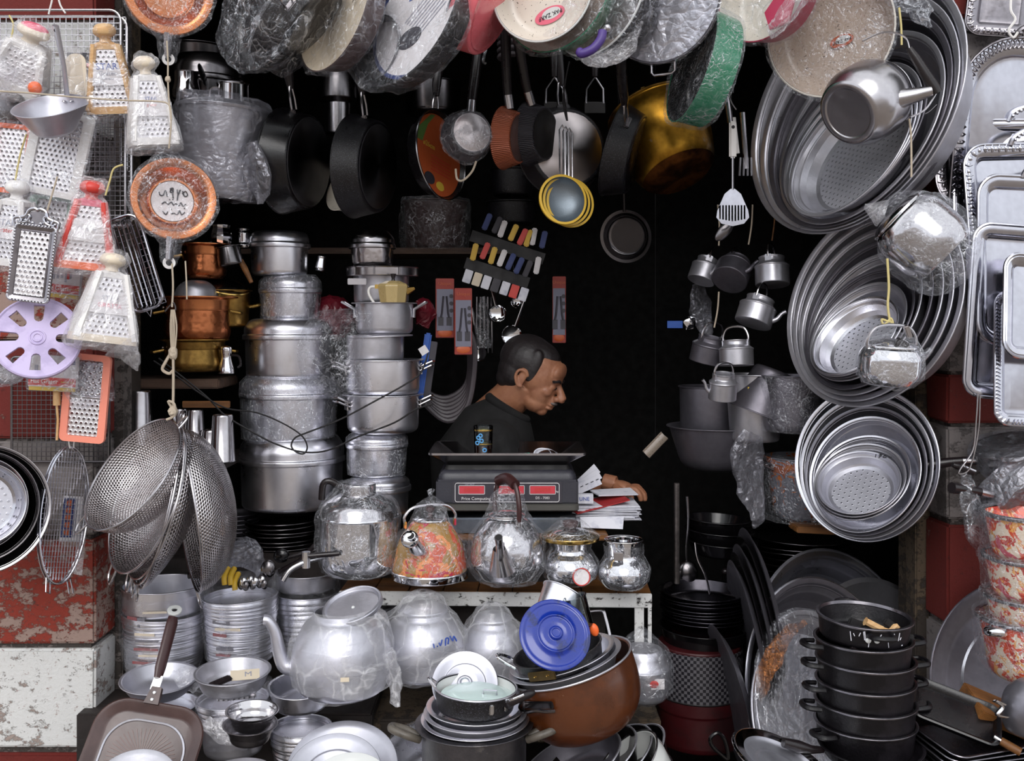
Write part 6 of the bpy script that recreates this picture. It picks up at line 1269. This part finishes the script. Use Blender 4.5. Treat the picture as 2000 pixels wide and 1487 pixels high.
kettle('round chrome kettle in film with upright brown handle, spout forward', 990, 1150, 2.64, 72, 140, None, 0, ST, 'round', 262, (46, 78, 5), sit=True, sp=1, hm=BKB, wr=FLT, seed=43, bang=120, sm=STB)
part('spout_cone', M().tube([(-8, -66, 34), (-14, -84, 78)], [26, 12], 20), STB)
kettle('small chrome pot with brown knob and gilt band, round sticker', 1114, 1152, 2.66, 54, 96, None, 0, CH_, 'pear', 200, None, sit=True, sp=0, knob=None, seed=44)
part('gilt_lid', M().lathe(rnd([(38, 84), (56, 84, 2), (57, 92, 2), (54, 94), (30, 100, 4), (0, 102)]), 48), GLD); part('lid_knob', M().lathe(rnd([(0, 100), (10, 100), (8, 106, 3), (16, 110, 4), (16, 120, 5), (0, 124)]), 28), BKB)
part('sticker', M().lathe([(16, 0), (0, .8)], 28, Matrix.Translation((18, -54, 24)) @ Matrix.Rotation(1.45, 4, 'X')), CRD); part('sticker_ring', M().tube(ring3(16, 28, 1), 1.2, 6, True, Matrix.Translation((18, -54, 24)) @ Matrix.Rotation(1.45, 4, 'X')), PRT)
wrap([(34, -1), (52, 12), (58, 40), (40, 66), (44, 82), (60, 92), (44, 104), (16, 128)], FLT, 40, 3, .03, 46)
kettle('lidless chrome pot with ring neck, last on the stand', 1218, 1160, 2.64, 50, 92, None, 0, CH_, 'pear', 200, None, sit=True, sp=0, lid=False, seed=45)
part('neck_ring', M().lathe(rnd([(32, 90), (38, 90, 1), (38, 94, 1), (31, 94)]), 40), CH_); part('lug', M().box((-14, -38, 68), (18, 4, 16), None, 1), STB)
wrap([(36, -1), (50, 14), (54, 36), (38, 62), (40, 84)], FLT, 36, 3, .03, 47)
# ================================================================ white teapots on the ledge
kettle('big white aluminium teapot in milky film, lid ajar', 668, 1385, 2.46, 100, 190, (-.05, -.02, 1), 0, ALW, 'round', 186, None, sit=True, sp=2, seed=51, lid=False, mat=None) if False else None
def teapot(label, x, yb, Y, R, H, sp, seed, lidopen=False, nr=.56, wrapmat=BAG, an=186):
    T('teapot', label, 'teapot', x, yb, Y, base=R*.8)
    pr = rnd([(0, 0), (R*.6, 0, 6), (R*.84, H*.06, 12), (R, H*.4, R*.24), (R*.93, H*.62, R*.12), (R*.74, H*.86, R*.14), (R*nr+3, H*.93, 4), (R*nr, H, 1), (R*nr-4, H, 1), (R*nr-5, H*.9)], 6)
    part('body', M().lathe(pr, 60), ALW)
    q = Matrix.Rotation(math.radians(an), 4, 'Z'); P = cm([(R*.86, 0, H*.34), (R*1.08, 0, H*.36), (R*1.2, 0, H*.52), (R*1.28, 0, H*.76), (R*1.40, 0, H*.9), (R*1.5, 0, H*.92)], 5)
    rs = [R*.2, R*.16, R*.13, R*.11, R*.10, R*.10]; rr_ = []
    for i in range(5): rr_ += [rs[i]+(rs[i+1]-rs[i])*j/5 for j in range(5)]
    part('spout', M().tube(P, rr_+[rs[-1]], 18, m=q), ALW)
    part('spout_mouth', M().tube([P[-1]-(P[-1]-P[-2])*.1, P[-1]+(P[-1]-P[-2])*.12], R*.075, 12, m=q), BKM)
    if lidopen:
        m = Matrix.Translation((R*.2, 0, H+R*.12)) @ Matrix.Rotation(-.22, 4, 'Y') @ Matrix.Rotation(.34, 4, 'X')
        part('lid', M().lathe(rnd([(R*.6, -6), (R*.6, 2, 2), (R*.54, 3, 1), (R*.5, -6, 6), (0, -8)]), 48, m), ALW); part('lid_rivet', M().sph((0, 0, -7), 4, 10, 6, m), WHE); part('lid_underside', M().lathe([(R*.52, -3), (0, -6)], 40, m), ALM)
    else:
        part('lid', M().lathe(rnd([(R*nr+2, H), (R*nr+2, H+5, 2), (R*nr*.7, H+14, 8), (0, H+18)]), 44), ALW)
    L = [(R*.6, -3), (R*.95, H*.12), (R*1.08, H*.42), (R*1.04, H*.66), (R*.86, H*.95), (R*.64, H*1.06)]
    if not lidopen: L += [(R*.5, H*1.2), (R*.28, H*1.28), (6, H*1.3)]
    wrap(L, wrapmat, 56, 8, .016, seed, step=9)
teapot('big white aluminium teapot in milky film, lid lying ajar', 668, 1384, 2.44, 100, 160, 1, 51, True)
bag([(88, -30, 90, 30), (104, -30, 40, 22), (108, -36, -10, 14)], BAG, 6, .05, 8, flat=.4); part('faded_print', M().box((12, -106, 62), (16, 1, 8), Matrix.Rotation(.1, 4, 'Z')), CRE)
teapot('second white teapot in film with blue handwriting on its shoulder', 826, 1346, 2.56, 84, 128, 1, 52)
script_marks([[(-30, 0), (-30, -8)], [(-24, -6), (-22, -6)], [(-18, 0), (-16, -6), (-10, 4)], [(-6, -8), (-2, 4), (4, 4), (0, -6)], [(8, 8), (12, -2), (16, 6), (20, -4)]], 1.5, INB, Matrix.Translation((52, -72, 92)) @ Matrix.Rotation(.6, 4, 'Z') @ Matrix.Rotation(1.1, 4, 'X'))
teapot('third white teapot in film, mostly behind the blue lid', 962, 1342, 2.60, 64, 112, 0, 53, an=80)
for i, (x, yb_, r, lb) in enumerate([(1262, 1384, 54, 'aluminium bowl in clear bag with square sticker, on the ledge end')]):
    T('bagged_bowl', lb, 'bowl', x-8, yb_, 2.52, base=r); part('body', M().lathe(rnd([(0, 0), (r-6, 0, 10), (r, 44, 4), (r+1, 62, 1), (r-4, 66), (r*.8, 88, 6), (r*.7, 98, 2), (0, 100)]), 48), ALM)
    part('sticker', M().box((16, -53, 44), (26, 1, 20), Matrix.Rotation(.15, 4, 'Z')), CRD); part('sticker_print', M().sph((16, -53, 45), (9, 1, 7), 14, 6), PRT); wrap([(r*.7, -2), (r*1.1, 20), (r*1.15, 60), (r*.95, 96), (r*.4, 126), (r*.1, 138)], FL, 44, 5, .03, 55)
# ================================================================ bowl stacks
CLR = film('thin_bag_film', .05, .12, .35, (.92, .92, .96), 14, .18, .4, .5)
def bstack(label, g, x, ybot, ytop, Y, R, n, Rbase, H0, wr=True, seed=1, pat=True):
    """a base pot, n nested plates whose rims show, in a bag"""
    stack(label, g, 'aluminium_plate', 'plate', x, ybot, (ybot-ytop)/n, n, Y, R-10, 12, AL, R*.9, 3, 1.6, 10/n, seed=seed, axj=.035)
    T('bottom_bowl', 'deep aluminium bowl carrying '+g, 'bowl', x, ybot+H0+8, Y, base=Rbase); CUR['category'] = 'bowl'; part('body', M().lathe(pv(R-10, Rbase, H0+4, 12, 2, 3), 48), ALM)
    if wr: wrap([(Rbase*.8, -3), (R*.96, H0*.5), (R*1.04, H0+30), (R*1.07, H0+(ybot-ytop)*1.1), (R*.9, H0+(ybot-ytop)*1.14)], CLR, 48, 2.5, .014, seed+2)
bstack('aluminium plate up in the filmed stack below the strainers', 'plates stacked below the strainers', 322, 1292, 1184, 2.74, 80, 13, 66, 40, True, 3)
def tag(a, z, w, h, mt, R): part('price_print', M().box((0, 0, 0), (w, 1, h), Matrix.Rotation(a, 4, 'Z') @ Matrix.Translation((0, -R, z)), 0), mt)
TG1 = paint('faded_red_print', '8a4a4c', .5); TG2 = paint('faded_grey_print', '6a6870', .5)
for a, z, w, h, mt in [(-.5, 128, 26, 7, TG1), (-.25, 128, 18, 6, TG2), (-.45, 116, 30, 6, TG2), (.1, 142, 44, 4, CRE), (-.15, 100, 40, 5, CRE), (-.1, 88, 46, 4, TG2), (-.12, 72, 48, 5, TG1), (-.05, 60, 40, 4, CRE), (-.2, 46, 44, 5, TG1)]: tag(a, z, w, h, mt, 76+z*.03)
openpot('deep aluminium pot topping the plate stack below the strainers', 320, 1216, 2.74, 80, 52, AL, lip=3, cat='pot', name='aluminium_pot')
bstack('aluminium plate up in the bagged stack topped by a cutlery tin', 'plates in the stack with the cutlery', 470, 1276, 1158, 2.72, 70, 17, 58, 30, True, 4)
for a, z, w, h, mt in [(-.3, 96, 36, 6, TG2), (-.1, 84, 50, 5, CRE), (-.35, 72, 30, 6, TG1), (-.2, 46, 34, 6, TG2), (-.25, 34, 30, 4, TG1)]: tag(a, z, w, h, mt, 65+z*.03)
bstack('aluminium plate up in the hindmost filmed stack by the urn', 'plates in the stack by the urn', 598, 1250, 1146, 2.84, 62, 10, 52, 44, True, 5)
openpot('aluminium pot with dented rim above the hindmost plate stack', 598, 1166, 2.84, 60, 34, ALM, lip=3, cat='pot', name='aluminium_pot')
bstack('plate up in the small stack hidden under the metal stand', 'plates hidden under the metal stand', 730, 1230, 1172, 2.86, 46, 6, 40, 30, True, 6)
bstack('aluminium plate up in the low stack next to the griddle handle', 'plates in the low stack by the griddle', 312, 1420, 1372, 2.50, 72, 6, 60, 26, False, 7)
T('aluminium_bowl', 'wide shallow aluminium bowl open on top of the low stack by the griddle', 'bowl', 312, 1382, 2.49, (.02, -.10, 1), base=72); part('body', M().lathe(pv(71, 52, 30, 14, 2, 4), 56), ALW)
bstack('aluminium plate up in the bagged stack holding the grater', 'plates in the stack holding the grater', 456, 1404, 1356, 2.44, 70, 5, 56, 80, True, 8)
T('aluminium_bowl', 'open aluminium bowl holding a box grater and card', 'bowl', 455, 1372, 2.43, (0, -.06, 1), base=70); part('body', M().lathe(pv(70, 58, 34, 12, 2, 4), 56), ALM)
T('steel_grater', 'small steel grater and cream card lying in the open bowl', 'grater', 462, 1345, 2.41, (.1, -.35, 1), 14); part('grater_plate', M().box((0, -10, 0), (74, 40, 12), None, 3), GRF); part('price_card', M().box((16, 26, 10), (56, 30, 1)), CRE); part('lettering', TXT('M', 20, Matrix.Translation((22, 26, 11)), .3), PGY); part('black_tag', M().box((-24, 20, 14), (46, 18, 5), Matrix.Rotation(.5, 4, 'Z'), 3), BKL)
bstack('aluminium plate up in the small stack beneath the open round pan', 'plates beneath the open round pan', 588, 1478, 1412, 2.46, 58, 8, 50, 20, False, 9)
T('aluminium_bowl', 'open round aluminium pan beside the big teapot', 'bowl', 588, 1400, 2.44, (.0, -.10, 1), base=60); part('body', M().lathe(pv(60, 54, 38, 10, 2, 4), 56), AL)
for i, (x, y, r, lb, mt) in enumerate([(488, 1470, 52, 'lower polished steel bowl of the pair', STB), (492, 1442, 50, 'upper polished steel bowl of the pair, mirror inside', ST)]): T('steel_bowl', lb, 'bowl', x, y, 2.30, (0.03, -.05, 1), base=r); part('body', M().lathe(rnd([(0, 0), (r*.7, 0, 8), (r*.84, 26, 8), (r, 34, 2), (r+2, 35, 1), (r*.95, 35, 2), (r*.7, 6, 10), (0, 5)]), 52), mt)
T('film_bag', 'crumpled clear bag among the low bowl stacks', 'bag', 365, 1325, 2.52, 'c'); bag([(-30, 8, 0, 10), (0, 0, 0, 24), (24, -16, 0, 16)], BAG, 6, .06, 61)
T('film_bag', 'crumpled grey bag lying on the cutlery stack', 'bag', 462, 1090, 2.76, 'c'); bag([(-44, -22, 0, 14), (-16, 4, 0, 30), (20, 8, 0, 34), (50, -26, 0, 12)], BAGD, 8, .05, 62, flat=.8)
T('film_bag', 'loose film skirt around the bowl stack holding the grater', 'bag', 462, 1430, 2.34, 'c'); bag([(-62, 20, 0, 12), (-20, 0, 0, 24), (26, 6, 0, 26), (60, 30, 0, 12)], FLH, 7, .05, 63, flat=.4)
T('cutlery', 'bunch of spoons with yellow handles in the stack top', 'cutlery', 478, 1134, 2.66, 'c')
for i, (x, y) in enumerate([(-38, 4), (-26, 4), (-18, -6)]): part('yellow_handle', M().tube(cm([(x, 14+y, -20), (x, y+4, 6), (x+2, -10+y, 10)], 4), 5.5, 10), YEL)
for i in range(9): part('spoon', M().sph((-6+i*6, (i*7 % 13)-8, 4+(i % 3)*6), (7, 10, 5), 14, 8), CH_ if i % 2 else STD)
part('black_handle', M().tube([(-110, 10, 0), (-60, 14, 0)], 7, 10), BKL); part('ladle_head', M().sph((46, 22, 0), (15, 18, 9), 18, 10), STD)
T('utensil', 'black plastic ladle and tongs lying on the dented pot', 'utensils', 590, 1085, 2.76, 'c', 10); part('ladle', M().sph((-40, 6, 0), (16, 14, 8), 18, 10), BKG); part('handle', M().tube([(-30, 0, 0), (30, 6, 0)], 4, 8), BKL); part('tongs', M().tube([(-50, -24, 0), (-6, -10, 4), (30, 16, 0)], 5, 8), BKL)
# griddle
T('griddle_pan', 'brown square griddle pan with upright black handle and hanging eye', 'pan', 272, 1478, 2.26, (.08, -.80, .60), -8)
part('body', M().rr(222, 210, 62, [(16, -26), (4, -10), (0, 0), (3, 3), (9, 1), (20, -10), (26, -12)], n=10), BRND)
part('steel_ring', M().tube([(p[0], p[1]-6, -10.5) for p in rrect(160, 150, 58, 10)], 2.4, 8, True), ALM)
X = M()
for i in range(48):
    a = 2*PI*i/48; X.tube([(10*math.cos(a), 10*math.sin(a)-6, -11.5), (68*math.cos(a), 62*math.sin(a)-6, -11.5)], .9, 4)
part('radial_ribs', X, paint('rib_bronze', '7a6460', .4), kind='stuff')
part('ferrule', M().plate([[(-26, 98), (4, 98), (0, 132), (-20, 132)]], -6, 8), BRND); rivets('rivet', [(-11, 106, 9), (-11, 120, 9)], 4, CH_)
part('steel_neck', M().box((-14, 140, 4), (18, 30, 5), None, 1), CH_); part('handle', M().tube([(-15, 150, 4), (-17, 170, 6), (-24, 262, 8), (-26, 276, 8)], [9, 12, 13, 11], 16, flat=.6), BKB)
part('hanging_eye', M().lathe(rnd([(6, -2), (15, -2, 1), (15, 3, 1), (6, 3), (6, -2)]), 32, Matrix.Translation((-28, 290, 8)) @ Matrix.Rotation(-.5, 4, 'X')), WHE); part('eye_hole', M().lathe([(6.2, 0), (0, 0)], 24, Matrix.Translation((-28, 290, 8)) @ Matrix.Rotation(-.5, 4, 'X')), BKM)
# shallow basins facing us
def dish(label, x, y, Y, R, ratio, ang, mat, knob=False, name='aluminium_cover', cat='lid', d=.16):
    T(name, label, cat, x, y, Y, (ratio, ang))
    part('body', M().lathe(rnd([(0, -R*d-2), (R*.6, -R*d-2, 6), (R*.98, -2, 2), (R+1, 0, 1), (R, 3, 1), (R*.88, 1, 3), (R*.66, -R*d*.5, 6), (R*.62, -R*d*.3, 3), (R*.42, -R*d*.9, 6), (R*.34, -R*d, 3), (0, -R*d)]), 64), mat)
    if knob: part('knob_boss', M().lathe(rnd([(R*.26, -R*d), (R*.24, 4, 3), (R*.16, 6, 2), (R*.12, 2, 2), (0, 2)]), 36), mat)
dish('large pale aluminium lid at the bottom edge, rearmost of the fan', 668, 1500, 2.28, 108, .80, 96, ALW)
dish('second pale aluminium lid in the fan, tucked inside the larger', 652, 1512, 2.22, 92, .80, 96, ALW)
dish('foremost white enamel lid of the fan at the bottom edge', 680, 1545, 2.15, 86, .80, 96, WHE)
dish('dull aluminium lid peeping in at the bottom below the griddle', 262, 1530, 2.12, 80, .75, 96, ALM); dish('grey lid at the bottom edge under the steel bowls', 460, 1520, 2.14, 74, .45, 94, ALM)
T('wrapped_wok', 'crescent of a filmed aluminium wok behind the pale lids', 'wok', 815, 1468, 2.42, (.42, 118)); part('body', M().lathe(rnd([(0, -50), (60, -46, 30), (118, -4, 2), (124, 0, 1), (116, 2), (100, -6, 10), (50, -40, 20), (0, -42)]), 64), AL); wrap([(60, -52), (122, -14), (130, 2), (114, 6), (100, 0)], FLT, 50, 4, .03, 66)
T('wrapped_wok', 'second filmed wok rim below the first crescent', 'wok', 860, 1530, 2.36, (.42, 110)); part('body', M().lathe(rnd([(0, -40), (60, -40, 30), (112, -4, 2), (118, 0, 1), (110, 2), (50, -32, 20), (0, -34)]), 60), ALD)
# front centre pot group
openpot('wide dull grey pot with worn ring handles at the bottom edge', 926, 1560, 2.16, 104, 100, metal('dull_cast', '68666a', .4, .15, 200, .3, dirt='908c8a', dirtt=(.6, .72)), lip=14, c=20)
for s_ in (-1, 1): part('ring_handle', M().tube(cm([(s_*104, -24, 76), (s_*128, -34, 88), (s_*156, -26, 96), (s_*158, -8, 96), (s_*132, 0, 86), (s_*106, -6, 76)], 5), 7.5, 10), BKK)
for i, (y, r, lb, mt) in enumerate([(1434, 98, 'aluminium pan rim nested in the grey pot, lowest of three', AL), (1422, 93, 'aluminium pan rim nested in the grey pot, middle of three', ALM), (1410, 88, 'aluminium pan rim nested in the grey pot, uppermost', AL)]):
    T('aluminium_pan', lb, 'pan', 928, y, 2.16+.002*i, (.01*i, -.03, 1)); part('body', M().lathe(pv(r, r*.86, 30, 8, 2.5, 8), 60), mt)
T('black_saucepan', 'short black pan with steel trimmed handle, enamel white inside', 'pan', 928, 1416, 2.15, (.04, .0, 1), base=80)
part('body', M().lathe(rnd([(0, 0), (74, 0, 8), (80, 41, 2), (82, 42, 1), (78, 43), (72, 8), (0, 6)]), 60), BKS); part('inside', M().lathe([(77, 41), (71, 9), (0, 7)], 48), WHE); part('rim', M().tube(ring3(80, 60, 43), 2, 6, True), ALM)
part('handle', M().tube(cm([(62, -62, 32), (68, -84, 46), (88, -86, 58), (110, -70, 62)], 5), [6, 7]+[8]*12+[7, 6], 10), BKL); part('handle_trim', M().tube(cm([(60, -70, 44), (70, -92, 54), (92, -92, 64)], 5), 3, 8), CH_)
for a in (-1.15, -.72): part('bracket', M().box((0, 0, 0), (4, 10, 20), Matrix.Rotation(a, 4, 'Z') @ Matrix.Translation((80, 0, 26)), 2), CH_)
part('back_handle', M().tube(cm([(-76, 16, 40), (-92, 12, 52), (-92, -6, 56), (-78, -14, 42)], 5), 3, 8), STB)
T('enamel_cover', 'pale mint enamel lid standing in the short black pan', 'lid', 934, 1352, 2.15, (.06, -.02, 1)); part('body', M().lathe(rnd([(0, 6), (50, 2, 4), (70, -6, 2), (73, -7), (50, 0), (0, 3)]), 52), paint('mint_enamel', 'c8dcd8', .2, coat=.5)); part('wire_grip', M().tube([(10, -20, 4), (10, -20, 12), (36, -20, 12), (36, -20, 4)], 2, 6), CHW)
dish('aluminium lid with raised knob facing us, leaning on the copper-brown pot', 908, 1335, 2.20, 64, .93, 90, ALW, True)
# copper brown pot
T('brown_pot', 'big copper-brown pot tilted towards us, filled with nested pans', 'pot', 1140, 1382, 2.24, (-.30, .0, 1), 0)
part('body', M().lathe(rnd([(0, -44), (84, -44, 22), (118, 0, 40), (124, 46, 20), (122, 88, 2), (125, 90, 1), (122, 93, 1), (118, 90), (118, 40, 20), (84, -34, 20), (0, -36)]), 72), BRN); part('inside', M().lathe([(118, 88), (117, 44), (80, -33), (0, -35)], 56), BRND); part('rim', M().tube(ring3(123, 72, 92), 2.2, 8, True), ALM)
q = Matrix.Rotation(math.radians(232), 4, 'Z'); part('handle_bracket', M().tube(cm([(122, -34, 70), (138, -30, 66), (148, -12, 64), (146, 14, 66), (138, 26, 60), (124, 34, 54)], 5), 6, 8, m=q, flat=.6), STD); part('handle_plate', M().box((124, 0, 66), (5, 74, 14), q, 2), STD)
part('far_handle', M().tube(cm([(40, 114, 92), (40, 122, 128), (48, 124, 140), (88, 116, 136), (92, 104, 122), (90, 84, 92)], 5), 3.4, 8), STB)
for i, (dx, dy, r, lb, mt) in enumerate([(-16, -10, 108, 'grey aluminium pan nested deepest in the copper-brown pot', ALM), (-22, -18, 100, 'aluminium pan nested in the copper-brown pot, bright rim', AL)]):
    T('aluminium_pan', lb, 'pan', 1132+dx, 1342+dy*1, 2.23, (-.29, .0, 1)); part('body', M().lathe(pv(r-2, r*.8, 44, 12, 3, 8), 60), mt)
T('black_frying_pan', 'black pan with brassy riveted bracket inside the brown pot', 'pan', 1100, 1311, 2.21, (-.27, .0, 1)); part('body', M().lathe(pv(88, 80, 42, 8, 3, 2), 56), BKS)
q = Matrix.Rotation(math.radians(246), 4, 'Z'); part('bracket', M().box((92, 0, 30), (4, 56, 18), q, 1.5), metal('tarnished_bracket', '8a7a58', .3, .2)); rivets('rivet', [q @ Vector((95, k, 30)) for k in (-14, 12)], 3, GLD)
part('wire_handle', M().tube(cm([(-84, 26, 36), (-110, 20, 56), (-118, 0, 62), (-106, -14, 52), (-86, -24, 36)], 5), 3, 8), CH_)
T('enamel_cover', 'blue enamel lid standing in the black pan', 'enamel lid', 1084, 1240, 2.12, (.93, 60)); R = 71
part('body', M().lathe(rnd([(0, -4), (R*.9, -4, 2), (R, -2, 2), (R, 2, 2), (R*.9, 4, 3), (R*.84, 1, 3), (R*.6, 6, 8), (R*.5, 12, 4), (R*.46, 8, 3), (R*.34, 10, 4), (R*.2, 8, 2), (R*.17, 13, 2), (R*.13, 14, 1), (R*.11, 12, 1), (0, 12)]), 72), BLU)
T('aluminium_mug', 'aluminium tumbler lying behind the blue lid', 'mug', 1090, 1225, 2.20, (.50, .25, .83)); part('body', M().lathe(pv(48, 34, 84, 6, 2, 2), 48), AL); CUR.matrix_world = orient(at(1066, 1236, 2.20), (.42, .42, .66), 0)
T('glass_jar', 'small glass jar and orange cap behind the blue lid', 'jar', 1140, 1225, 2.18, (-.3, 0, 1)); part('jar', M().lathe(pv(22, 20, 60, 4, 2, 2), 32), GLS); part('cap', M().sph((18, -4, -10), (9, 7, 13), 14, 8), ORG)
# nested pans bottom centre right
for i, (x, y, r, ra, an, mt, lb) in enumerate([(1112, 1492, 108, .42, 118, ALD, 'grey pan rim at the bottom, first of the slanting nest'), (1150, 1486, 104, .42, 122, STD, 'second pan of the slanting nest at the bottom edge'), (1182, 1490, 106, .40, 126, BK, 'third pan of the slanting nest, dark inside'), (1212, 1492, 104, .38, 130, STD, 'fourth pan of the slanting nest with steel clip')]):
    T('nested_pan', lb, 'pan', x, y, 2.22+i*.012, (ra, an)); part('body', M().lathe(rnd([(0, -44), (r*.8, -44, 10), (r, -2, 1), (r+3, 0, 1), (r-1, 2), (r*.77, -38, 10), (0, -39)]), 60), mt); part('rim', M().tube(ring3(r+2, 60, 1), 2, 6, True), ALM)
T('white_enamel_pan', 'white enamel pan lying on its side at the bottom edge', 'pan', 1218, 1540, 2.16, (-.22, 30)); CUR.matrix_world = orient(at(1262, 1530, 2.2), (-.62, -.12, .72), 0) @ Matrix.Scale(.85, 4)
part('body', M().lathe(rnd([(0, -30), (70, -30, 14), (88, 40, 6), (90, 70, 1), (92, 72), (86, 72), (84, 40), (60, -22, 10), (0, -24)]), 60), WHE); part('clip', M().box((88, 10, 56), (6, 10, 22), None, 2), STB); part('rim', M().tube(ring3(90, 60, 72), 2.4, 6, True), STD)
T('round_basin', 'dark round basin rim arching at the bottom beside the plinth', 'basin', 1190, 1530, 2.36, (.62, 110)); part('body', M().lathe(rnd([(0, -30), (96, -30, 10), (126, 0, 2), (130, 1, 1), (122, 3), (90, -24, 8), (0, -24)]), 64), BK); part('rim', M().tube(ring3(129, 64, 2), 3, 8, True), STD)
# ================================================================ the seller
YM = 3.16
T('person', 'grey-templed man in black jumper looking down, behind the scale', 'person', 1040, 735, YM, (0, 0, 1), 0)
K = .00152
HP = Matrix.Translation((0, 0, 0)) @ Matrix.Rotation(math.radians(-16), 4, 'Z') @ Matrix.Rotation(math.radians(24), 4, 'Y')
h = M(); S = lambda c, r, X=h, m=HP: X.sph(c, r, 24, 16, m)
S((-10, 0, 20), (64, 51, 52)); S((14, 0, 10), (44, 46, 48)); S((28, 0, -14), (30, 38, 44)); S((26, 0, -42), (29, 33, 24)); S((44, 0, -55), (13, 16, 11)); S((20, 0, -50), (30, 26, 14))
S((52, 0, 13), (9, 30, 8)); S((47, 0, 28), (14, 34, 22)); S((40, 24, -12), (16, 13, 12)); S((40, -24, -12), (16, 13, 12))
h.tube([(54, 0, 8), (66, 0, -6), (76, 0, -19)], [6, 8, 10], 14, m=HP); S((74, 0, -20), (8, 10, 6)); S((66, 9, -21), (7, 6, 6)); S((66, -9, -21), (7, 6, 6)); S((60, 0, -30), (6, 14, 5))
S((59, 0, -36), (8, 15, 4.5)); S((57, 0, -44), (8, 13, 4.5)); S((54, 0, -28), (8, 16, 12))
for s_ in (-1, 1): S((49, s_*19, 0), (9, 10, 7)); S((-8, s_*49, -6), (9, 5, 17)); h.tube(cm([(0, s_*50, -20), (-10, s_*54, -20), (-20, s_*56, -4), (-16, s_*56, 10), (-4, s_*52, 10), (2, s_*49, 2)], 5), 3.4, 8, m=HP)
h.tube([(-10, 0, -14), (-34, 8, -62), (-62, 12, -120)], [40, 40, 48], 24, m=HP @ Matrix.Rotation(math.radians(-6), 4, 'Y'))
def remesh(o, vs, it=3):
    m = o.modifiers.new('remesh', 'REMESH'); m.mode = 'VOXEL'; m.voxel_size = vs; m.use_smooth_shade = True
    s = o.modifiers.new('smooth', 'SMOOTH'); s.factor = .5; s.iterations = it
o = part('head', h, SKN); remesh(o, .0032, 4)
hr = M(); S((-21, 0, 26), (60, 54.5, 53), hr); S((-6, 0, 44), (48, 42, 32), hr); S((-30, 0, 0), (44, 50, 46), hr); S((-44, 0, -22), (26, 38, 26), hr)
for s_ in (-1, 1): S((2, s_*42, 26), (16, 10, 34), hr)
o = part('hair', hr, HAIR); remesh(o, .004, 2)
part('moustache', M().sph((63, 0, -31.5), (7, 16, 4), 18, 8, HP).crinkle(1.2, .3, 3), HAG)
for s_ in (-1, 1): part('eyebrow', M().tube(cm([(60, s_*8, 13), (59, s_*18, 16), (50, s_*31, 12)], 4), 3.2, 8, m=HP, flat=.8), HAIR); part('eye', M().tube(cm([(58, s_*12, 1), (57.5, s_*19, -2.5), (51, s_*27, 1)], 4), 1.2, 6, m=HP), HAIR)
b = M(); b.tube([(-40, 6, -66), (-66, 10, -100), (-92, 14, -170), (-88, 14, -320), (-80, 10, -420)], [46, 80, 118, 112, 120], 28)
b.sph((-78, -70, -128), (52, 48, 46), 20, 12); b.sph((-60, 92, -128), (52, 48, 46), 20, 12)
b.tube([(-78, -82, -128), (-40, -104, -210), (40, -70, -236), (110, -44, -222)], [42, 36, 30, 24], 20); b.tube([(-60, 96, -128), (-10, 90, -210), (70, 40, -240), (120, -4, -224)], [42, 36, 30, 24], 20)
o = part('jumper', b, KNT); remesh(o, .007, 3)
part('collar', M().tube(ring3(44, 36, 0, 42), 9, 10, True, Matrix.Translation((-50, 6, -66)) @ Matrix.Rotation(.55, 4, 'Y')), KNT)
def hand(ox, oy, oz, m):
    hm_ = M(); hm_.sph((0, 0, 0), (24, 20, 11), 18, 12, m); hm_.tube([(-40, 0, 0), (-14, 0, 0)], [16, 17], 14, m=m)
    for i, (y, L) in enumerate([(-15, 34), (-5, 40), (5, 38), (14, 30)]): hm_.tube(cm([(14, y, 0), (14+L*.45, y*1.1, 3), (14+L*.8, y*1.1, -6), (14+L*.9, y, -16)], 4), [6.5]*5+[6]*4+[5.4]*3+[4.4], 10, m=m)
    hm_.tube(cm([(-10, -14, -2), (4, -26, -6), (20, -26, -12), (30, -20, -14)], 4), [8]*5+[7]*4+[6]*3+[5], 10, m=m)
    o = part('hand', hm_, SKN); remesh(o, .0026, 2)
hand(0, 0, 0, Matrix.Translation((176, -60, -214)) @ Matrix.Rotation(-.35, 4, 'Z') @ Matrix.Rotation(.2, 4, 'Y')); hand(0, 0, 0, Matrix.Translation((140, 0, -226)) @ Matrix.Rotation(-.2, 4, 'Z'))
